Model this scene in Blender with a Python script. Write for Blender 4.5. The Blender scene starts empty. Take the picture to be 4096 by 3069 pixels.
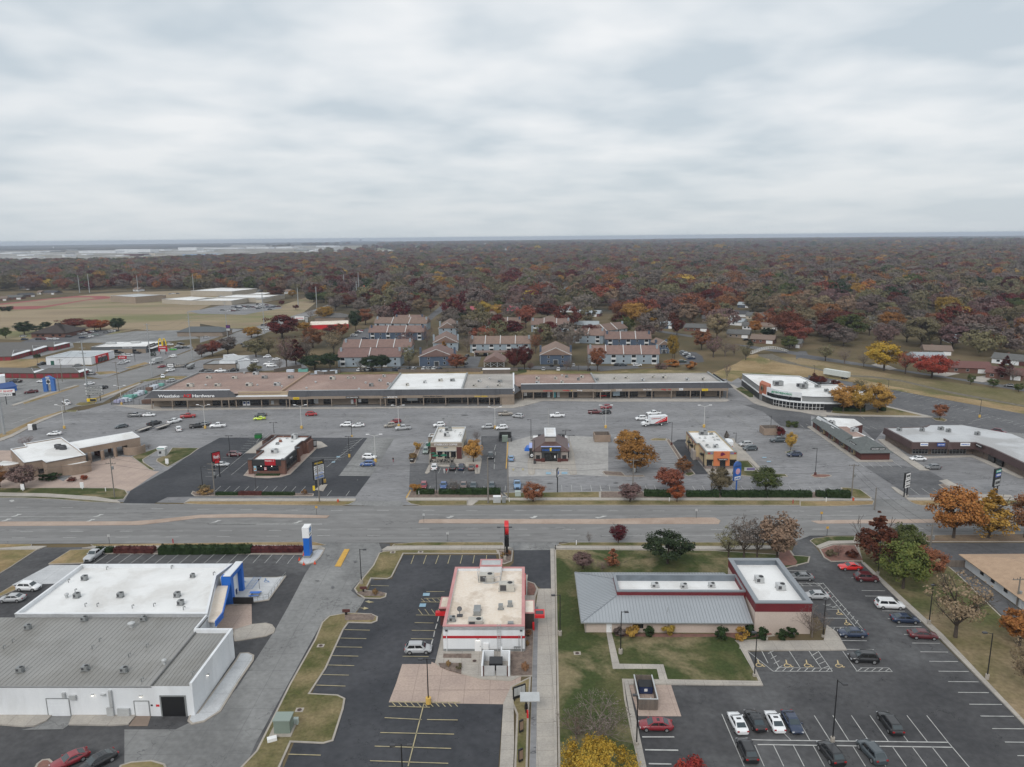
import bpy,math,random
from math import cos,sin,dist,hypot,radians,atan2
def Q_(s):
 v=[int(x) for x in s.split()]; return list(zip(v[::2],v[1::2]))
def T_(s): return [tuple(x if x[0].isalpha() else float(x) if "." in x else int(x) for x in r.split()) for r in s.split(";")]
import numpy as np
from mathutils import Vector,Matrix
random.seed(7)
C=bpy.context.scene.collection
SC=bpy.context.scene
#  camera
F0=2939;CX=2048;CY=1534.5;HC=70;PI=math.pi
PT=math.atan(586.5/F0);RL=.01
sp,cp=sin(PT),cos(PT);sr,cr=sin(RL),cos(RL)
FW=(0,cp,-sp);R_=(cr,-sr*sp,-sr*cp);U_=(sr,cr*sp,cr*cp)
TT=dict(n=(0,0,1),d=(0,0,2211/4096),
 a1=(0,2100,1.71),a2=(1024,2100,1.71),a3=(2048,2100,1.71),a4=(3072,2100,1.71),
 b1=(0,1600,2.7613),b2=(800,1600,2.7613),b3=(1600,1600,2.7613),b4=(2400,1600,2.7613),b5=(3200,1600,2.469),
 c1=(0,1140,2.7613),c2=(800,1140,2.7613),c3=(1600,1140,2.7613),c4=(2400,1140,2.7613),c5=(3200,1140,2.469),
 e1=(0,920,2.16),e2=(1024,920,2.16),e3=(2048,920,2.16),e4=(3072,920,2.16),
 h1=(1740,2200,2.958),h2=(800,2180,4.361),h3=(940,1720,5.027),h4=(1640,1700,6.903),h5=(2080,1690,8.283),h6=(2720,1700,7.9),
 h7=(1180,2080,9.21),h8=(2940,1480,5.53),h9=(1200,1780,7.53),h10=(1980,2070,9.75),h11=(640,1540,6.144),h12=(2540,1630,13.825))
def nat(t,x,y):
 a,b,s=TT[t];return a+x/s,b+y/s
def ray(t,x,y):
 X,Y=nat(t,x,y);u=X-CX;v=Y-CY
 return tuple(FW[i]*F0+R_[i]*u-U_[i]*v for i in range(3))
def g(t,x,y,z=0):
 d=ray(t,x,y);k=(z-HC)/d[2]
 return(d[0]*k,d[1]*k,z)
def hz(bt,bx,by,tt,tx,ty):
 P=g(bt,bx,by);d=ray(tt,tx,ty);k=P[1]/d[1]
 return HC+d[2]*k
def proj(p):
 q=(p[0],p[1],p[2]-HC);a=sum(q[i]*FW[i]for i in range(3));b=sum(q[i]*R_[i]for i in range(3));c=sum(q[i]*U_[i]for i in range(3))
 return CX+F0*b/a,CY-F0*c/a
cam=bpy.data.cameras.new('drone_camera');cam.sensor_width=36;cam.lens=F0/4096*36
cam.clip_start=1;cam.clip_end=40000
co=bpy.data.objects.new('drone_camera',cam);C.objects.link(co)
co.matrix_world=Matrix(((R_[0],U_[0],-FW[0],0),(R_[1],U_[1],-FW[1],0),(R_[2],U_[2],-FW[2],HC),(0,0,0,1)))
SC.camera=co
#  world + sun
SUN_EL,SUN_AZ=radians(42),radians(200)
w=bpy.data.worlds.new('World');SC.world=w;w.use_nodes=True
N=w.node_tree.nodes;Lk=w.node_tree.links;N.clear()
def nd(t,**k):
 n=N.new(t)
 for a,b in k.items():setattr(n,a,b)
 return n
out=nd('ShaderNodeOutputWorld');mixs=nd('ShaderNodeMixShader')
sky=nd('ShaderNodeTexSky',sky_type='NISHITA');sky.sun_disc=False;sky.sun_elevation=SUN_EL;sky.sun_rotation=SUN_AZ
bg1=nd('ShaderNodeBackground');bg1.inputs[1].default_value=.08
bg2=nd('ShaderNodeBackground');bg2.inputs[1].default_value=1.0
Lk.new(sky.outputs[0],bg1.inputs[0])
tc=nd('ShaderNodeTexCoord');sep=nd('ShaderNodeSeparateXYZ');Lk.new(tc.outputs['Generated'],sep.inputs[0])
def mth(op,a,b=None,c=None):
 n=nd('ShaderNodeMath',operation=op)
 for i,v in enumerate((a,b,c)):
  if v is None:continue
  if isinstance(v,(int,float)):n.inputs[i].default_value=v
  else:Lk.new(v,n.inputs[i])
 return n.outputs[0]
zz=mth('ADD',mth('MAXIMUM',sep.outputs[2],0),.15)
px=mth('DIVIDE',sep.outputs[0],zz);py=mth('DIVIDE',sep.outputs[1],zz)
cmb=nd('ShaderNodeCombineXYZ');Lk.new(px,cmb.inputs[0]);Lk.new(py,cmb.inputs[1])
n1=nd('ShaderNodeTexNoise');n1.inputs['Scale'].default_value=.72;n1.inputs['Detail'].default_value=2.5;n1.inputs['Roughness'].default_value=.5;n1.inputs['Distortion'].default_value=.25
n2=nd('ShaderNodeTexNoise');n2.inputs['Scale'].default_value=2.3;n2.inputs['Detail'].default_value=3;n2.inputs['Roughness'].default_value=.48;n2.inputs['Distortion'].default_value=.15
Lk.new(cmb.outputs[0],n1.inputs['Vector']);Lk.new(cmb.outputs[0],n2.inputs['Vector'])
nn=mth('ADD',mth('MULTIPLY',n1.outputs[0],.62),mth('MULTIPLY',n2.outputs[0],.38))
cr_=nd('ShaderNodeValToRGB');Lk.new(nn,cr_.inputs[0])
e=cr_.color_ramp;e.elements[0].position=.4;e.elements[0].color=(.6,.675,.735,1);e.elements[1].position=.61;e.elements[1].color=(.985,.99,.995,1)
m_=e.elements.new(.49);m_.color=(.785,.83,.865,1)
hm=nd('ShaderNodeMixRGB');hm.inputs[2].default_value=(.6,.655,.7,1)
hf=mth('MULTIPLY',mth('POWER',mth('SUBTRACT',1,mth('MINIMUM',mth('MULTIPLY',mth('MAXIMUM',sep.outputs[2],0),3.2),1)),2.2),.85)
Lk.new(hf,hm.inputs[0]);Lk.new(cr_.outputs[0],hm.inputs[1]);Lk.new(hm.outputs[0],bg2.inputs[0])
mixs.inputs[0].default_value=.93;Lk.new(bg1.outputs[0],mixs.inputs[1]);Lk.new(bg2.outputs[0],mixs.inputs[2]);Lk.new(mixs.outputs[0],out.inputs[0])
sl=bpy.data.lights.new('sun','SUN');sl.energy=1.45;sl.angle=radians(25);sl.color=(1,.97,.93)
so=bpy.data.objects.new('sun',sl);C.objects.link(so)
sd=Vector((sin(SUN_AZ)*cos(SUN_EL),cos(SUN_AZ)*cos(SUN_EL),sin(SUN_EL)))
so.rotation_euler=sd.to_track_quat('Z','Y').to_euler()
SC.view_settings.view_transform='Standard';SC.view_settings.look='None';SC.view_settings.exposure=0;SC.view_settings.gamma=1
SC.cycles.max_bounces=5;SC.cycles.diffuse_bounces=2;SC.cycles.glossy_bounces=2;SC.cycles.transmission_bounces=2;SC.cycles.volume_bounces=0;SC.cycles.transparent_max_bounces=6
SC.cycles.use_denoising=True
#  materials
def col(c):return(c[0],c[1],c[2],1)
MATS={}
def mat(name,c1,c2=None,scale=.5,rough=.8,metal=0,detail=4,c3=None,s3=.05,lo=.35,hi=.65,cracks=None,joints=None,stretch=(1,1,1),emit=None,rnd=0,spec=.5,bump=0,spk=0,coat=0,k3=1):
 if name in MATS:return MATS[name]
 m=bpy.data.materials.new(name);m.use_nodes=True;MATS[name]=m
 T=m.node_tree;b=T.nodes['Principled BSDF'];b.inputs['Roughness'].default_value=rough;b.inputs['Metallic'].default_value=metal
 b.inputs['Specular IOR Level'].default_value=spec
 if coat:b.inputs['Coat Weight'].default_value=coat;b.inputs['Coat Roughness'].default_value=.05
 m.diffuse_color=col(c1)
 L=T.links.new
 def new(t):return T.nodes.new(t)
 def math_(op,a,bb):
  n=new('ShaderNodeMath');n.operation=op
  for i,v in enumerate((a,bb)):
   if isinstance(v,(int,float)):n.inputs[i].default_value=v
   else:L(v,n.inputs[i])
  return n.outputs[0]
 tcn=new('ShaderNodeTexCoord');mp=new('ShaderNodeMapping');L(tcn.outputs['Object'],mp.inputs[0]);mp.inputs['Scale'].default_value=stretch
 vec=mp.outputs[0]
 def noise(s,d=4,r=.55,dst=0):
  n=new('ShaderNodeTexNoise');n.inputs['Scale'].default_value=s;n.inputs['Detail'].default_value=d;n.inputs['Roughness'].default_value=r;n.inputs['Distortion'].default_value=dst;L(vec,n.inputs['Vector']);return n.outputs[0]
 def ramp(f,a,bb):
  n=new('ShaderNodeMapRange');n.inputs[1].default_value=a;n.inputs[2].default_value=bb;L(f,n.inputs[0]);return n.outputs[0]
 def mix(f,a,bb,mode='MIX'):
  n=new('ShaderNodeMixRGB');n.blend_type=mode
  if isinstance(f,(int,float)):n.inputs[0].default_value=f
  else:L(f,n.inputs[0])
  for i,v in((1,a),(2,bb)):
   if isinstance(v,tuple):n.inputs[i].default_value=col(v)
   else:L(v,n.inputs[i])
  return n.outputs[0]
 cur=None
 if c2 is not None:
  cur=mix(ramp(noise(scale,detail),lo,hi),tuple(c1),tuple(c2))
  if c3 is not None:cur=mix(math_('MULTIPLY',ramp(noise(s3,5,.6,.4),.5,.62),k3),cur,tuple(c3))
  if spk:cur=mix(spk,cur,mix(ramp(noise(scale*14,2),.3,.7),(.35,.35,.35),(.75,.75,.75)),'OVERLAY')
 if cracks:
  v=new('ShaderNodeTexVoronoi');v.feature='DISTANCE_TO_EDGE';v.inputs['Scale'].default_value=cracks[0]
  wn=new('ShaderNodeTexNoise');wn.inputs['Scale'].default_value=cracks[0]*6;wn.inputs['Detail'].default_value=3;L(vec,wn.inputs['Vector'])
  ad=new('ShaderNodeVectorMath');ad.operation='MULTIPLY_ADD';L(wn.outputs['Color'],ad.inputs[0]);ad.inputs[1].default_value=(.55/cracks[0],)*3;L(vec,ad.inputs[2]);L(ad.outputs[0],v.inputs['Vector'])
  f=math_('MULTIPLY',math_('LESS_THAN',v.outputs[0],cracks[1]),math_('MULTIPLY',ramp(noise(cracks[0]*1.3,2),.42,.55),cracks[2]))
  cur=mix(f,cur,tuple(cracks[3]))
 if joints:
  sx,sy,wd,jc=joints
  sp_=new('ShaderNodeSeparateXYZ');L(vec,sp_.inputs[0])
  fx=math_('LESS_THAN',math_('FRACT',math_('DIVIDE',sp_.outputs[0],sx),0),wd/sx)
  fy=math_('LESS_THAN',math_('FRACT',math_('DIVIDE',sp_.outputs[1],sy),0),wd/sy)
  cur=mix(math_('MULTIPLY',math_('MAXIMUM',fx,fy),.6),cur if cur is not None else tuple(c1),tuple(jc))
 if rnd:
  oi=new('ShaderNodeObjectInfo');hs=new('ShaderNodeHueSaturation')
  L(math_('ADD',math_('MULTIPLY',oi.outputs['Random'],rnd*.12),.5-rnd*.06),hs.inputs['Hue'])
  v2=math_('FRACT',math_('MULTIPLY',oi.outputs['Random'],7.31),0)
  L(math_('ADD',math_('MULTIPLY',v2,rnd),1-rnd*.5),hs.inputs['Value'])
  if cur is None:hs.inputs['Color'].default_value=col(c1)
  else:L(cur,hs.inputs['Color'])
  cur=hs.outputs[0]
 if cur is None:b.inputs['Base Color'].default_value=col(c1)
 else:L(cur,b.inputs['Base Color'])
 if emit:b.inputs['Emission Color'].default_value=col(emit[0]);b.inputs['Emission Strength'].default_value=emit[1]
 if bump and cur is not None:
  bp=new('ShaderNodeBump');bp.inputs['Strength'].default_value=bump;bp.inputs['Distance'].default_value=.3;L(noise(scale*3),bp.inputs['Height']);L(bp.outputs[0],b.inputs['Normal'])
 return m
GR=mat('lawn',(.08,.086,.033),(.225,.18,.1),scale=.16,rough=1,c3=(.24,.19,.105),s3=.045,detail=6,spec=.05,spk=.5)
GRG=mat('green_lawn',(.054,.07,.027),(.14,.122,.062),scale=.14,rough=1,c3=(.205,.17,.1),s3=.075,detail=6,lo=.45,hi=.8,spec=.05,spk=.5)
DRY=mat('dry_grass',(.33,.245,.14),(.235,.17,.09),scale=.07,rough=1,c3=(.13,.13,.055),s3=.03,detail=6,spec=.05,spk=.4)
FIELD=mat('field_grass',(.335,.27,.18),(.25,.195,.135),scale=.014,rough=1,c3=(.19,.185,.095),s3=.009,detail=7,spec=.05,stretch=(.5,1.6,1))
TERR=mat('terrain_grass',(.1,.085,.05),(.17,.13,.08),scale=.03,rough=1,c3=(.07,.075,.04),s3=.01,detail=7,spec=.05)
ROAD=mat('road_asphalt',(.19,.187,.184),(.23,.227,.223),scale=.05,rough=.9,c3=(.17,.167,.163),s3=.03,k3=.6,cracks=(.1,.006,.55,(.08,.08,.08)),spk=.35,spec=.2,stretch=(.35,1,1))
LOT=mat('worn_asphalt',(.195,.194,.199),(.255,.253,.257),scale=.05,rough=.9,c3=(.165,.163,.165),s3=.04,k3=.7,cracks=(.14,.012,.7,(.07,.07,.075)),spk=.35,spec=.2,stretch=(.6,1.5,1))
MID=mat('mid_asphalt',(.1,.1,.104),(.14,.14,.143),scale=.06,rough=.9,c3=(.075,.075,.08),s3=.03,k3=.7,cracks=(.16,.007,.7,(.035,.035,.038)),spk=.4,spec=.2)
DARK=mat('sealed_asphalt',(.038,.04,.046),(.06,.062,.068),scale=.06,rough=.85,c3=(.075,.076,.083),s3=.035,k3=.7,cracks=(.24,.008,.7,(.016,.016,.019)),spk=.35,spec=.25)
DRK2=mat('dark_asphalt',(.056,.056,.059),(.088,.087,.089),scale=.07,rough=.88,c3=(.12,.12,.122),s3=.04,k3=.8,cracks=(.1,.0035,.75,(.028,.028,.03)),spk=.4,spec=.22)
CONC=mat('concrete',(.42,.385,.34),(.34,.315,.285),scale=.25,rough=.9,joints=(3,3,.07,(.2,.18,.16)),spk=.25,spec=.2)
CONL=mat('light_concrete',(.52,.53,.54),(.44,.45,.46),scale=.25,rough=.9,joints=(4.5,4.5,.08,(.26,.26,.26)),spk=.2,spec=.2)
CONG=mat('grey_concrete',(.19,.19,.187),(.26,.26,.255),scale=.08,rough=.9,c3=(.145,.145,.143),s3=.04,k3=.8,joints=(5,5,.09,(.13,.13,.13)),cracks=(.08,.006,.7,(.09,.09,.09)),spk=.3,spec=.2)
PINK=mat('pink_concrete',(.44,.345,.29),(.37,.29,.25),scale=.2,rough=.9,joints=(4,4,.08,(.22,.17,.15)),spk=.25,spec=.2)
KERB=mat('kerb_concrete',(.4,.36,.31),(.33,.3,.265),scale=.6,rough=.9,spk=.2,spec=.2)
MU=mat('rock_mulch',(.23,.18,.15),(.14,.11,.095),scale=1.5,rough=1,spk=.6,spec=.1)
RED_ROCK=mat('red_gravel',(.24,.13,.105),(.17,.1,.085),scale=1.2,rough=1,spk=.5,spec=.1)
YEL=mat('yellow_paint',(.62,.36,.06),(.5,.3,.07),scale=2,rough=.8)
WLINE=mat('white_line_paint',(.52,.52,.5),(.37,.37,.36),scale=.8,rough=.8)
WORNL=mat('faded_line_paint',(.36,.345,.3),(.27,.265,.25),scale=.9,rough=.9)
YLINE=mat('yellow_line_paint',(.45,.38,.22),(.3,.27,.18),scale=.8,rough=.9)
BLUEP=mat('blue_paint_marking',(.1,.2,.42),(.14,.25,.45),scale=1,rough=.8)
WHT=mat('white_stucco',(.75,.765,.78),(.69,.71,.73),scale=.3,rough=.8,c3=(.6,.61,.62),s3=.25,k3=.5,spk=.1,stretch=(1,1,.25))
WR=mat('white_membrane',(.8,.8,.79),(.7,.7,.69),scale=.12,rough=.7,c3=(.56,.54,.51),s3=.11,k3=.55,detail=7,spk=.15)
CREAMR=mat('cream_membrane',(.72,.62,.51),(.76,.68,.59),scale=.15,rough=.8,c3=(.5,.4,.31),s3=.16,k3=.65,detail=7,spk=.25)
GRROOF=mat('gravel_roof',(.4,.37,.34),(.33,.31,.285),scale=.1,rough=1,c3=(.25,.235,.22),s3=.06,k3=.7,spk=.4)
BRR=mat('brown_gravel_roof',(.3,.205,.17),(.245,.17,.145),scale=.08,rough=1,c3=(.36,.265,.225),s3=.05,k3=.7,spk=.35)
GREYM=mat('grey_metal_roofing',(.28,.275,.262),(.32,.312,.295),scale=.1,rough=.5,c3=(.22,.21,.19),s3=.08,k3=.6,metal=.2)
SILM=mat('silver_metal_roofing',(.4,.42,.44),(.36,.38,.4),scale=.1,rough=.4,metal=.35)
SEAM=mat('roof_seam',(.15,.15,.15),rough=.6)
SEAML=mat('light_roof_seam',(.27,.29,.31),rough=.5,metal=.3)
BURG=mat('burgundy_stucco',(.155,.016,.022),(.13,.014,.02),scale=.4,rough=.6)
BEIGE=mat('beige_stucco',(.53,.44,.385),(.49,.405,.35),scale=.25,rough=.9,spk=.15)
TN=mat('tan_stucco',(.27,.215,.17),(.235,.19,.15),scale=.3,rough=.9,spk=.2)
TAN2=mat('bank_brick',(.31,.235,.18),(.26,.195,.15),scale=.4,rough=.9,spk=.3)
BRICK=mat('red_brick',(.175,.085,.062),(.13,.066,.05),scale=3,rough=.9,spk=.4)
DB=mat('dark_red_brick',(.105,.035,.03),(.085,.03,.026),scale=2,rough=.9,spk=.3)
PINKC=mat('faded_red_coping',(.56,.27,.26),(.48,.22,.215),scale=.4,rough=.6)
RED=mat('bright_red',(.6,.02,.025),rough=.45)
RB=mat('red_band',(.42,.015,.025),rough=.5)
BLUE=mat('bright_blue',(.012,.13,.52),rough=.4)
BK=mat('black_metal',(.012,.012,.013),rough=.5)
CH=mat('charcoal_panel',(.035,.036,.038),rough=.6)
DG=mat('dark_grey_metal',(.075,.075,.08),(.06,.06,.065),scale=.4,rough=.5,metal=.2)
GY=mat('grey_metal',(.3,.31,.31),(.25,.26,.26),scale=.7,rough=.5,metal=.3)
LG=mat('light_grey_metal',(.52,.53,.53),(.43,.44,.44),scale=.7,rough=.5,metal=.2)
BM=mat('beige_unit_metal',(.5,.48,.43),(.42,.4,.36),scale=.7,rough=.6)
GL=mat('dark_window_glass',(.012,.014,.017),rough=.06,spec=.8)
CG=mat('vehicle_glass',(.03,.045,.052),rough=.05,spec=.9)
WHP=mat('white_paint',(.8,.8,.8),rough=.5)
TYRE=mat('tyre_rubber',(.012,.012,.012),rough=.9)
RIM=mat('wheel_rim',(.42,.42,.43),rough=.35,metal=.6)
LAMPW=mat('headlight_lens',(.62,.64,.66),rough=.15,spec=.8)
LAMPR=mat('taillight_lens',(.32,.01,.012),rough=.2,spec=.8)
MANS=mat('dark_mansard_metal',(.062,.062,.068),(.05,.05,.056),scale=.5,rough=.5,metal=.2)
BROWNM=mat('brown_mansard_metal',(.088,.055,.052),(.075,.046,.044),scale=.3,rough=.55,metal=.15)
MROOF=mat('brown_standing_seam',(.115,.066,.058),(.095,.056,.05),scale=.3,rough=.45,metal=.2)
SHIN=mat('grey_shingle',(.13,.142,.14),(.1,.11,.108),scale=1.5,rough=.95,spk=.35)
APR=mat('apartment_shingle',(.215,.142,.118),(.175,.118,.1),scale=.6,rough=.95,spk=.35,rnd=.25)
APB=mat('blue_siding',(.075,.105,.155),(.065,.09,.135),scale=.4,rough=.8)
APG=mat('grey_blue_siding',(.3,.355,.4),(.27,.32,.36),scale=.4,rough=.8)
WOOD=mat('weathered_wood',(.19,.155,.13),(.13,.11,.095),scale=1.2,rough=.95,stretch=(3,3,.3),spk=.3)
PW=mat('utility_pole_wood',(.22,.2,.175),(.16,.145,.13),scale=1,rough=.95,stretch=(4,4,.3))
GALV=mat('galvanised_steel',(.42,.44,.45),(.36,.375,.385),scale=.5,rough=.5,metal=.4)
BARK=mat('tree_bark',(.085,.066,.052),(.055,.043,.036),scale=3,rough=1)
#  helpers
class M_:
 def __init__(s):s.v=[];s.f=[];s.mi=[];s.m=0
 def face(s,pts,flip=False):
  i=len(s.v);s.v+=[tuple(p)for p in pts];r=list(range(i,i+len(pts)))
  s.f.append(r[::-1]if flip else r);s.mi.append(s.m)
 def hx(s,p):
  i=len(s.v);s.v+=[tuple(q)for q in p]
  for a in((3,2,1,0),(4,5,6,7),(0,1,5,4),(1,2,6,5),(2,3,7,6),(3,0,4,7)):
   s.f.append([i+k for k in a]);s.mi.append(s.m)
  return s
 def bo(s,x0,y0,z0,x1,y1,z1):
  if x0>x1:x0,x1=x1,x0
  if y0>y1:y0,y1=y1,y0
  if z0>z1:z0,z1=z1,z0
  s.hx([(x0,y0,z0),(x1,y0,z0),(x1,y1,z0),(x0,y1,z0),(x0,y0,z1),(x1,y0,z1),(x1,y1,z1),(x0,y1,z1)]);return s
 def obox(s,p,q,wd,z0,z1):
  dx,dy=q[0]-p[0],q[1]-p[1];l=hypot(dx,dy)or 1;nx,ny=-dy/l*wd/2,dx/l*wd/2
  s.pri([(p[0]-nx,p[1]-ny),(q[0]-nx,q[1]-ny),(q[0]+nx,q[1]+ny),(p[0]+nx,p[1]+ny)],z0,z1);return s
 def pri(s,poly,z0,z1,top=True,bot=True):
  if area(poly)<0:poly=poly[::-1]
  n=len(poly);i=len(s.v)
  s.v+=[(p[0],p[1],z0)for p in poly]+[(p[0],p[1],z1)for p in poly]
  if bot:s.f.append([i+k for k in range(n)][::-1]);s.mi.append(s.m)
  if top:s.f.append([i+n+k for k in range(n)]);s.mi.append(s.m)
  for k in range(n):
   s.f.append([i+k,i+(k+1)%n,i+n+(k+1)%n,i+n+k]);s.mi.append(s.m)
  return s
 def ring(s,poly,inner,z0,z1):
  n=len(poly)
  for k in range(n):
   a,b,c,d=poly[k],poly[(k+1)%n],inner[(k+1)%n],inner[k]
   s.pri([a,b,c,d],z0,z1)
  return s
 def tb(s,p,q,r0,r1=None,n=6):
  if r1 is None:r1=r0
  p=Vector(p);q=Vector(q);d=(q-p)
  if d.length<1e-6:return s
  d.normalize();a=d.orthogonal().normalized();b=d.cross(a);i=len(s.v)
  for c,r in((p,r0),(q,r1)):
   for k in range(n):
    t=2*PI*k/n;s.v.append(tuple(c+(a*cos(t)+b*sin(t))*r))
  for k in range(n):s.f.append([i+k,i+(k+1)%n,i+n+(k+1)%n,i+n+k]);s.mi.append(s.m)
  s.f.append([i+k for k in range(n)][::-1]);s.f.append([i+n+k for k in range(n)]);s.mi+=[s.m,s.m]
  return s
 def dsc(s,c,r,ax,n=12,h=.02):
  a=Vector(c);d=Vector(ax).normalized()*h/2;s.tb(a-d,a+d,r,r,n);return s
 def gable(s,x0,y0,x1,y1,z0,zr,along='x',ov=.4,th=.12,hip=0):
  x0-=ov;y0-=ov;x1+=ov;y1+=ov
  if along=='x':ym=(y0+y1)/2;R=[(x0+hip,ym,zr),(x1-hip,ym,zr)]
  else:xm=(x0+x1)/2;R=[(xm,y0+hip,zr),(xm,y1-hip,zr)]
  b=[(x0,y0,z0),(x1,y0,z0),(x1,y1,z0),(x0,y1,z0)];lo=[(p[0],p[1],z0-th)for p in b]
  i=len(s.v);s.v+=lo+b+R
  F=[[3,2,1,0],[0,1,5,4],[1,2,6,5],[2,3,7,6],[3,0,4,7]]
  if along=='x':F+=[[4,5,9,8],[5,6,9],[6,7,8,9],[7,4,8]]
  else:F+=[[4,5,8],[5,6,9,8],[6,7,9],[7,4,8,9]]
  for f in F:s.f.append([i+k for k in f]);s.mi.append(s.m)
  return s
 def bd(s,name,m=None,parent=None,loc=None,rot=0,smooth=False):
  me=bpy.data.meshes.new(name);me.from_pydata(s.v,[],s.f)
  ms=m if isinstance(m,(list,tuple))else[m]
  for x in ms:me.materials.append(x)
  if len(ms)>1:me.polygons.foreach_set('material_index',s.mi)
  if smooth:me.polygons.foreach_set('use_smooth',[True]*len(s.f))
  me.update()
  o=bpy.data.objects.new(name,me);C.objects.link(o)
  if parent is not None:o.parent=parent
  if loc is not None:o.location=loc
  if rot:o.rotation_euler=(0,0,rot)
  return o
def area(p):
 return sum(p[i][0]*p[(i+1)%len(p)][1]-p[(i+1)%len(p)][0]*p[i][1]for i in range(len(p)))/2
def ins(poly,d):
 P=poly if area(poly)>0 else poly[::-1]
 n=len(P);out_=[]
 for i in range(n):
  a,b,c=P[i-1],P[i],P[(i+1)%n]
  e1=(b[0]-a[0],b[1]-a[1]);e2=(c[0]-b[0],c[1]-b[1]);l1=hypot(*e1)or 1;l2=hypot(*e2)or 1
  n1_=(-e1[1]/l1,e1[0]/l1);n2_=(-e2[1]/l2,e2[0]/l2)
  bx,by=n1_[0]+n2_[0],n1_[1]+n2_[1];k=1+n1_[0]*n2_[0]+n1_[1]*n2_[1];k=max(k,.35)
  out_.append((b[0]+bx*d/k,b[1]+by*d/k))
 return out_
def tag(o,label=None,cat=None,group=None,kind=None):
 if label:o['label']=label
 if cat:o['category']=cat
 if group:o['group']=group
 if kind:o['kind']=kind
 return o
def thg(name,label,cat,loc=(0,0,0),rot=0,group=None):
 o=bpy.data.objects.new(name,None);C.objects.link(o);o.location=loc;o.rotation_euler=(0,0,rot);o.empty_display_size=.5
 return tag(o,label,cat,group)
class Frame:
 def __init__(s,p0,p1):
  s.o=(p0[0],p0[1]);s.a=atan2(p1[1]-p0[1],p1[0]-p0[0]);s.c=cos(s.a);s.s=sin(s.a)
 def __call__(s,p):
  x,y=p[0]-s.o[0],p[1]-s.o[1];return(x*s.c+y*s.s,-x*s.s+y*s.c)
 def w(s,x,y,z=0):return(s.o[0]+x*s.c-y*s.s,s.o[1]+x*s.s+y*s.c,z)
def G(t,pts,z=0):return[g(t,x,y,z)[:2]for x,y in pts]
def txt(parent,s,m,x,y,z,h,width=None,rot=0,name='lettering',bold=True,depth=.05,shear=0,center=True,tilt=0,label=None):
 cu=bpy.data.curves.new('lettering','FONT');cu.body=s;cu.size=1;cu.extrude=.5;cu.shear=shear
 if bold:cu.offset=.018
 o=bpy.data.objects.new('tmp_text',cu);C.objects.link(o)
 dg=bpy.context.evaluated_depsgraph_get();me=bpy.data.meshes.new_from_object(o.evaluated_get(dg))
 bpy.data.objects.remove(o);bpy.data.curves.remove(cu)
 n=len(me.vertices);a=np.empty(n*3,dtype=np.float32);me.vertices.foreach_get('co',a);a=a.reshape(-1,3)
 mn,mx=a.min(0),a.max(0);sy=h/max(.74,mx[1]-0)if mx[1]>0 else h
 sy=h/(mx[1]-max(mn[1],0));sx=sy if width is None else width/(mx[0]-mn[0])
 b=np.empty_like(a);b[:,0]=(a[:,0]-mn[0])*sx-(width or(mx[0]-mn[0])*sx)*(.5 if center else 0);b[:,2]=a[:,1]*sy;b[:,1]=-a[:,2]*depth
 me.vertices.foreach_set('co',b.ravel());me.materials.clear();me.materials.append(m);me.update()
 t=bpy.data.objects.new(name,me);C.objects.link(t);t.parent=parent;t.location=(x,y,z);t.rotation_euler=(tilt,0,rot)
 if label:t['label']=label
 return t
ZL=[.012]
HL=[0]
def hl():
 HL[0]=(HL[0]+.0013)%.05;return HL[0]
def sht(name,t,pts,m,world=False,kind='structure'):
 P=pts if world else G(t,pts)
 ZL[0]+=.004
 o=M_().pri(P,ZL[0]-.0035,ZL[0],bot=False).bd(name,m)
 return tag(o,kind=kind)
def isl(name,t,pts,m,h=.13,kw=.3,world=False,kerb=KERB,z0=0):
 P=pts if world else G(t,pts)
 if area(P)<0:P=P[::-1]
 I=ins(P,kw);h+=hl()
 k=M_().pri(P,z0,h).bd('kerb',kerb);tag(k,kind='structure')
 gm=M_().pri(I,h-.02,h+.02,bot=False).bd(name,m);tag(gm,kind='structure')
def lns(name,m,segs,wd=.12,z=None):
 b=M_();ZL[0]+=.004;zt=ZL[0]if z is None else z
 for sg in segs:
  t,x0,y0,x1,y1=sg[:5];w_=sg[5]if len(sg)>5 else wd
  p,q=g(t,x0,y0),g(t,x1,y1);dx,dy=q[0]-p[0],q[1]-p[1];l=hypot(dx,dy)or 1;nx,ny=-dy/l*w_/2,dx/l*w_/2
  b.face([(p[0]-nx,p[1]-ny,zt),(q[0]-nx,q[1]-ny,zt),(q[0]+nx,q[1]+ny,zt),(p[0]+nx,p[1]+ny,zt)])
 return tag(b.bd(name,m),kind='structure')
def sta(t,a0,a1,b0,b1,n):
 o=[]
 for i in range(n+1):
  f=i/n;p=[a0[0]+(b0[0]-a0[0])*f,a0[1]+(b0[1]-a0[1])*f,a1[0]+(b1[0]-a1[0])*f,a1[1]+(b1[1]-a1[1])*f];o.append((t,*p))
 return o
#  ground, roads, lots
rg=M_();
ringd=[0,200,500,1000,2000,3500,6000,10000,17000]
na=64
rg.v=[(0,0,-.02)]
for r in ringd[1:]:
 for k in range(na):
  a=2*PI*k/na;rg.v.append((r*cos(a),r*sin(a),-.02))
for k in range(na):rg.f.append([0,1+k,1+(k+1)%na])
for j in range(len(ringd)-2):
 for k in range(na):rg.f.append([1+j*na+k,1+(j+1)*na+k,1+(j+1)*na+(k+1)%na,1+j*na+(k+1)%na])
rg.mi=[0]*len(rg.f)
tm=mat('terrain',(.1,.085,.05),(.17,.13,.08),scale=.03,rough=1,c3=(.05,.048,.04),s3=.004,detail=7,spec=.03)
FARG=mat('far_terrain',(.055,.052,.05),(.078,.068,.058),scale=.003,rough=1,c3=(.23,.19,.14),s3=.0011,detail=8,spec=.02,lo=.3,hi=.7)
rg.m=1
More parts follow.
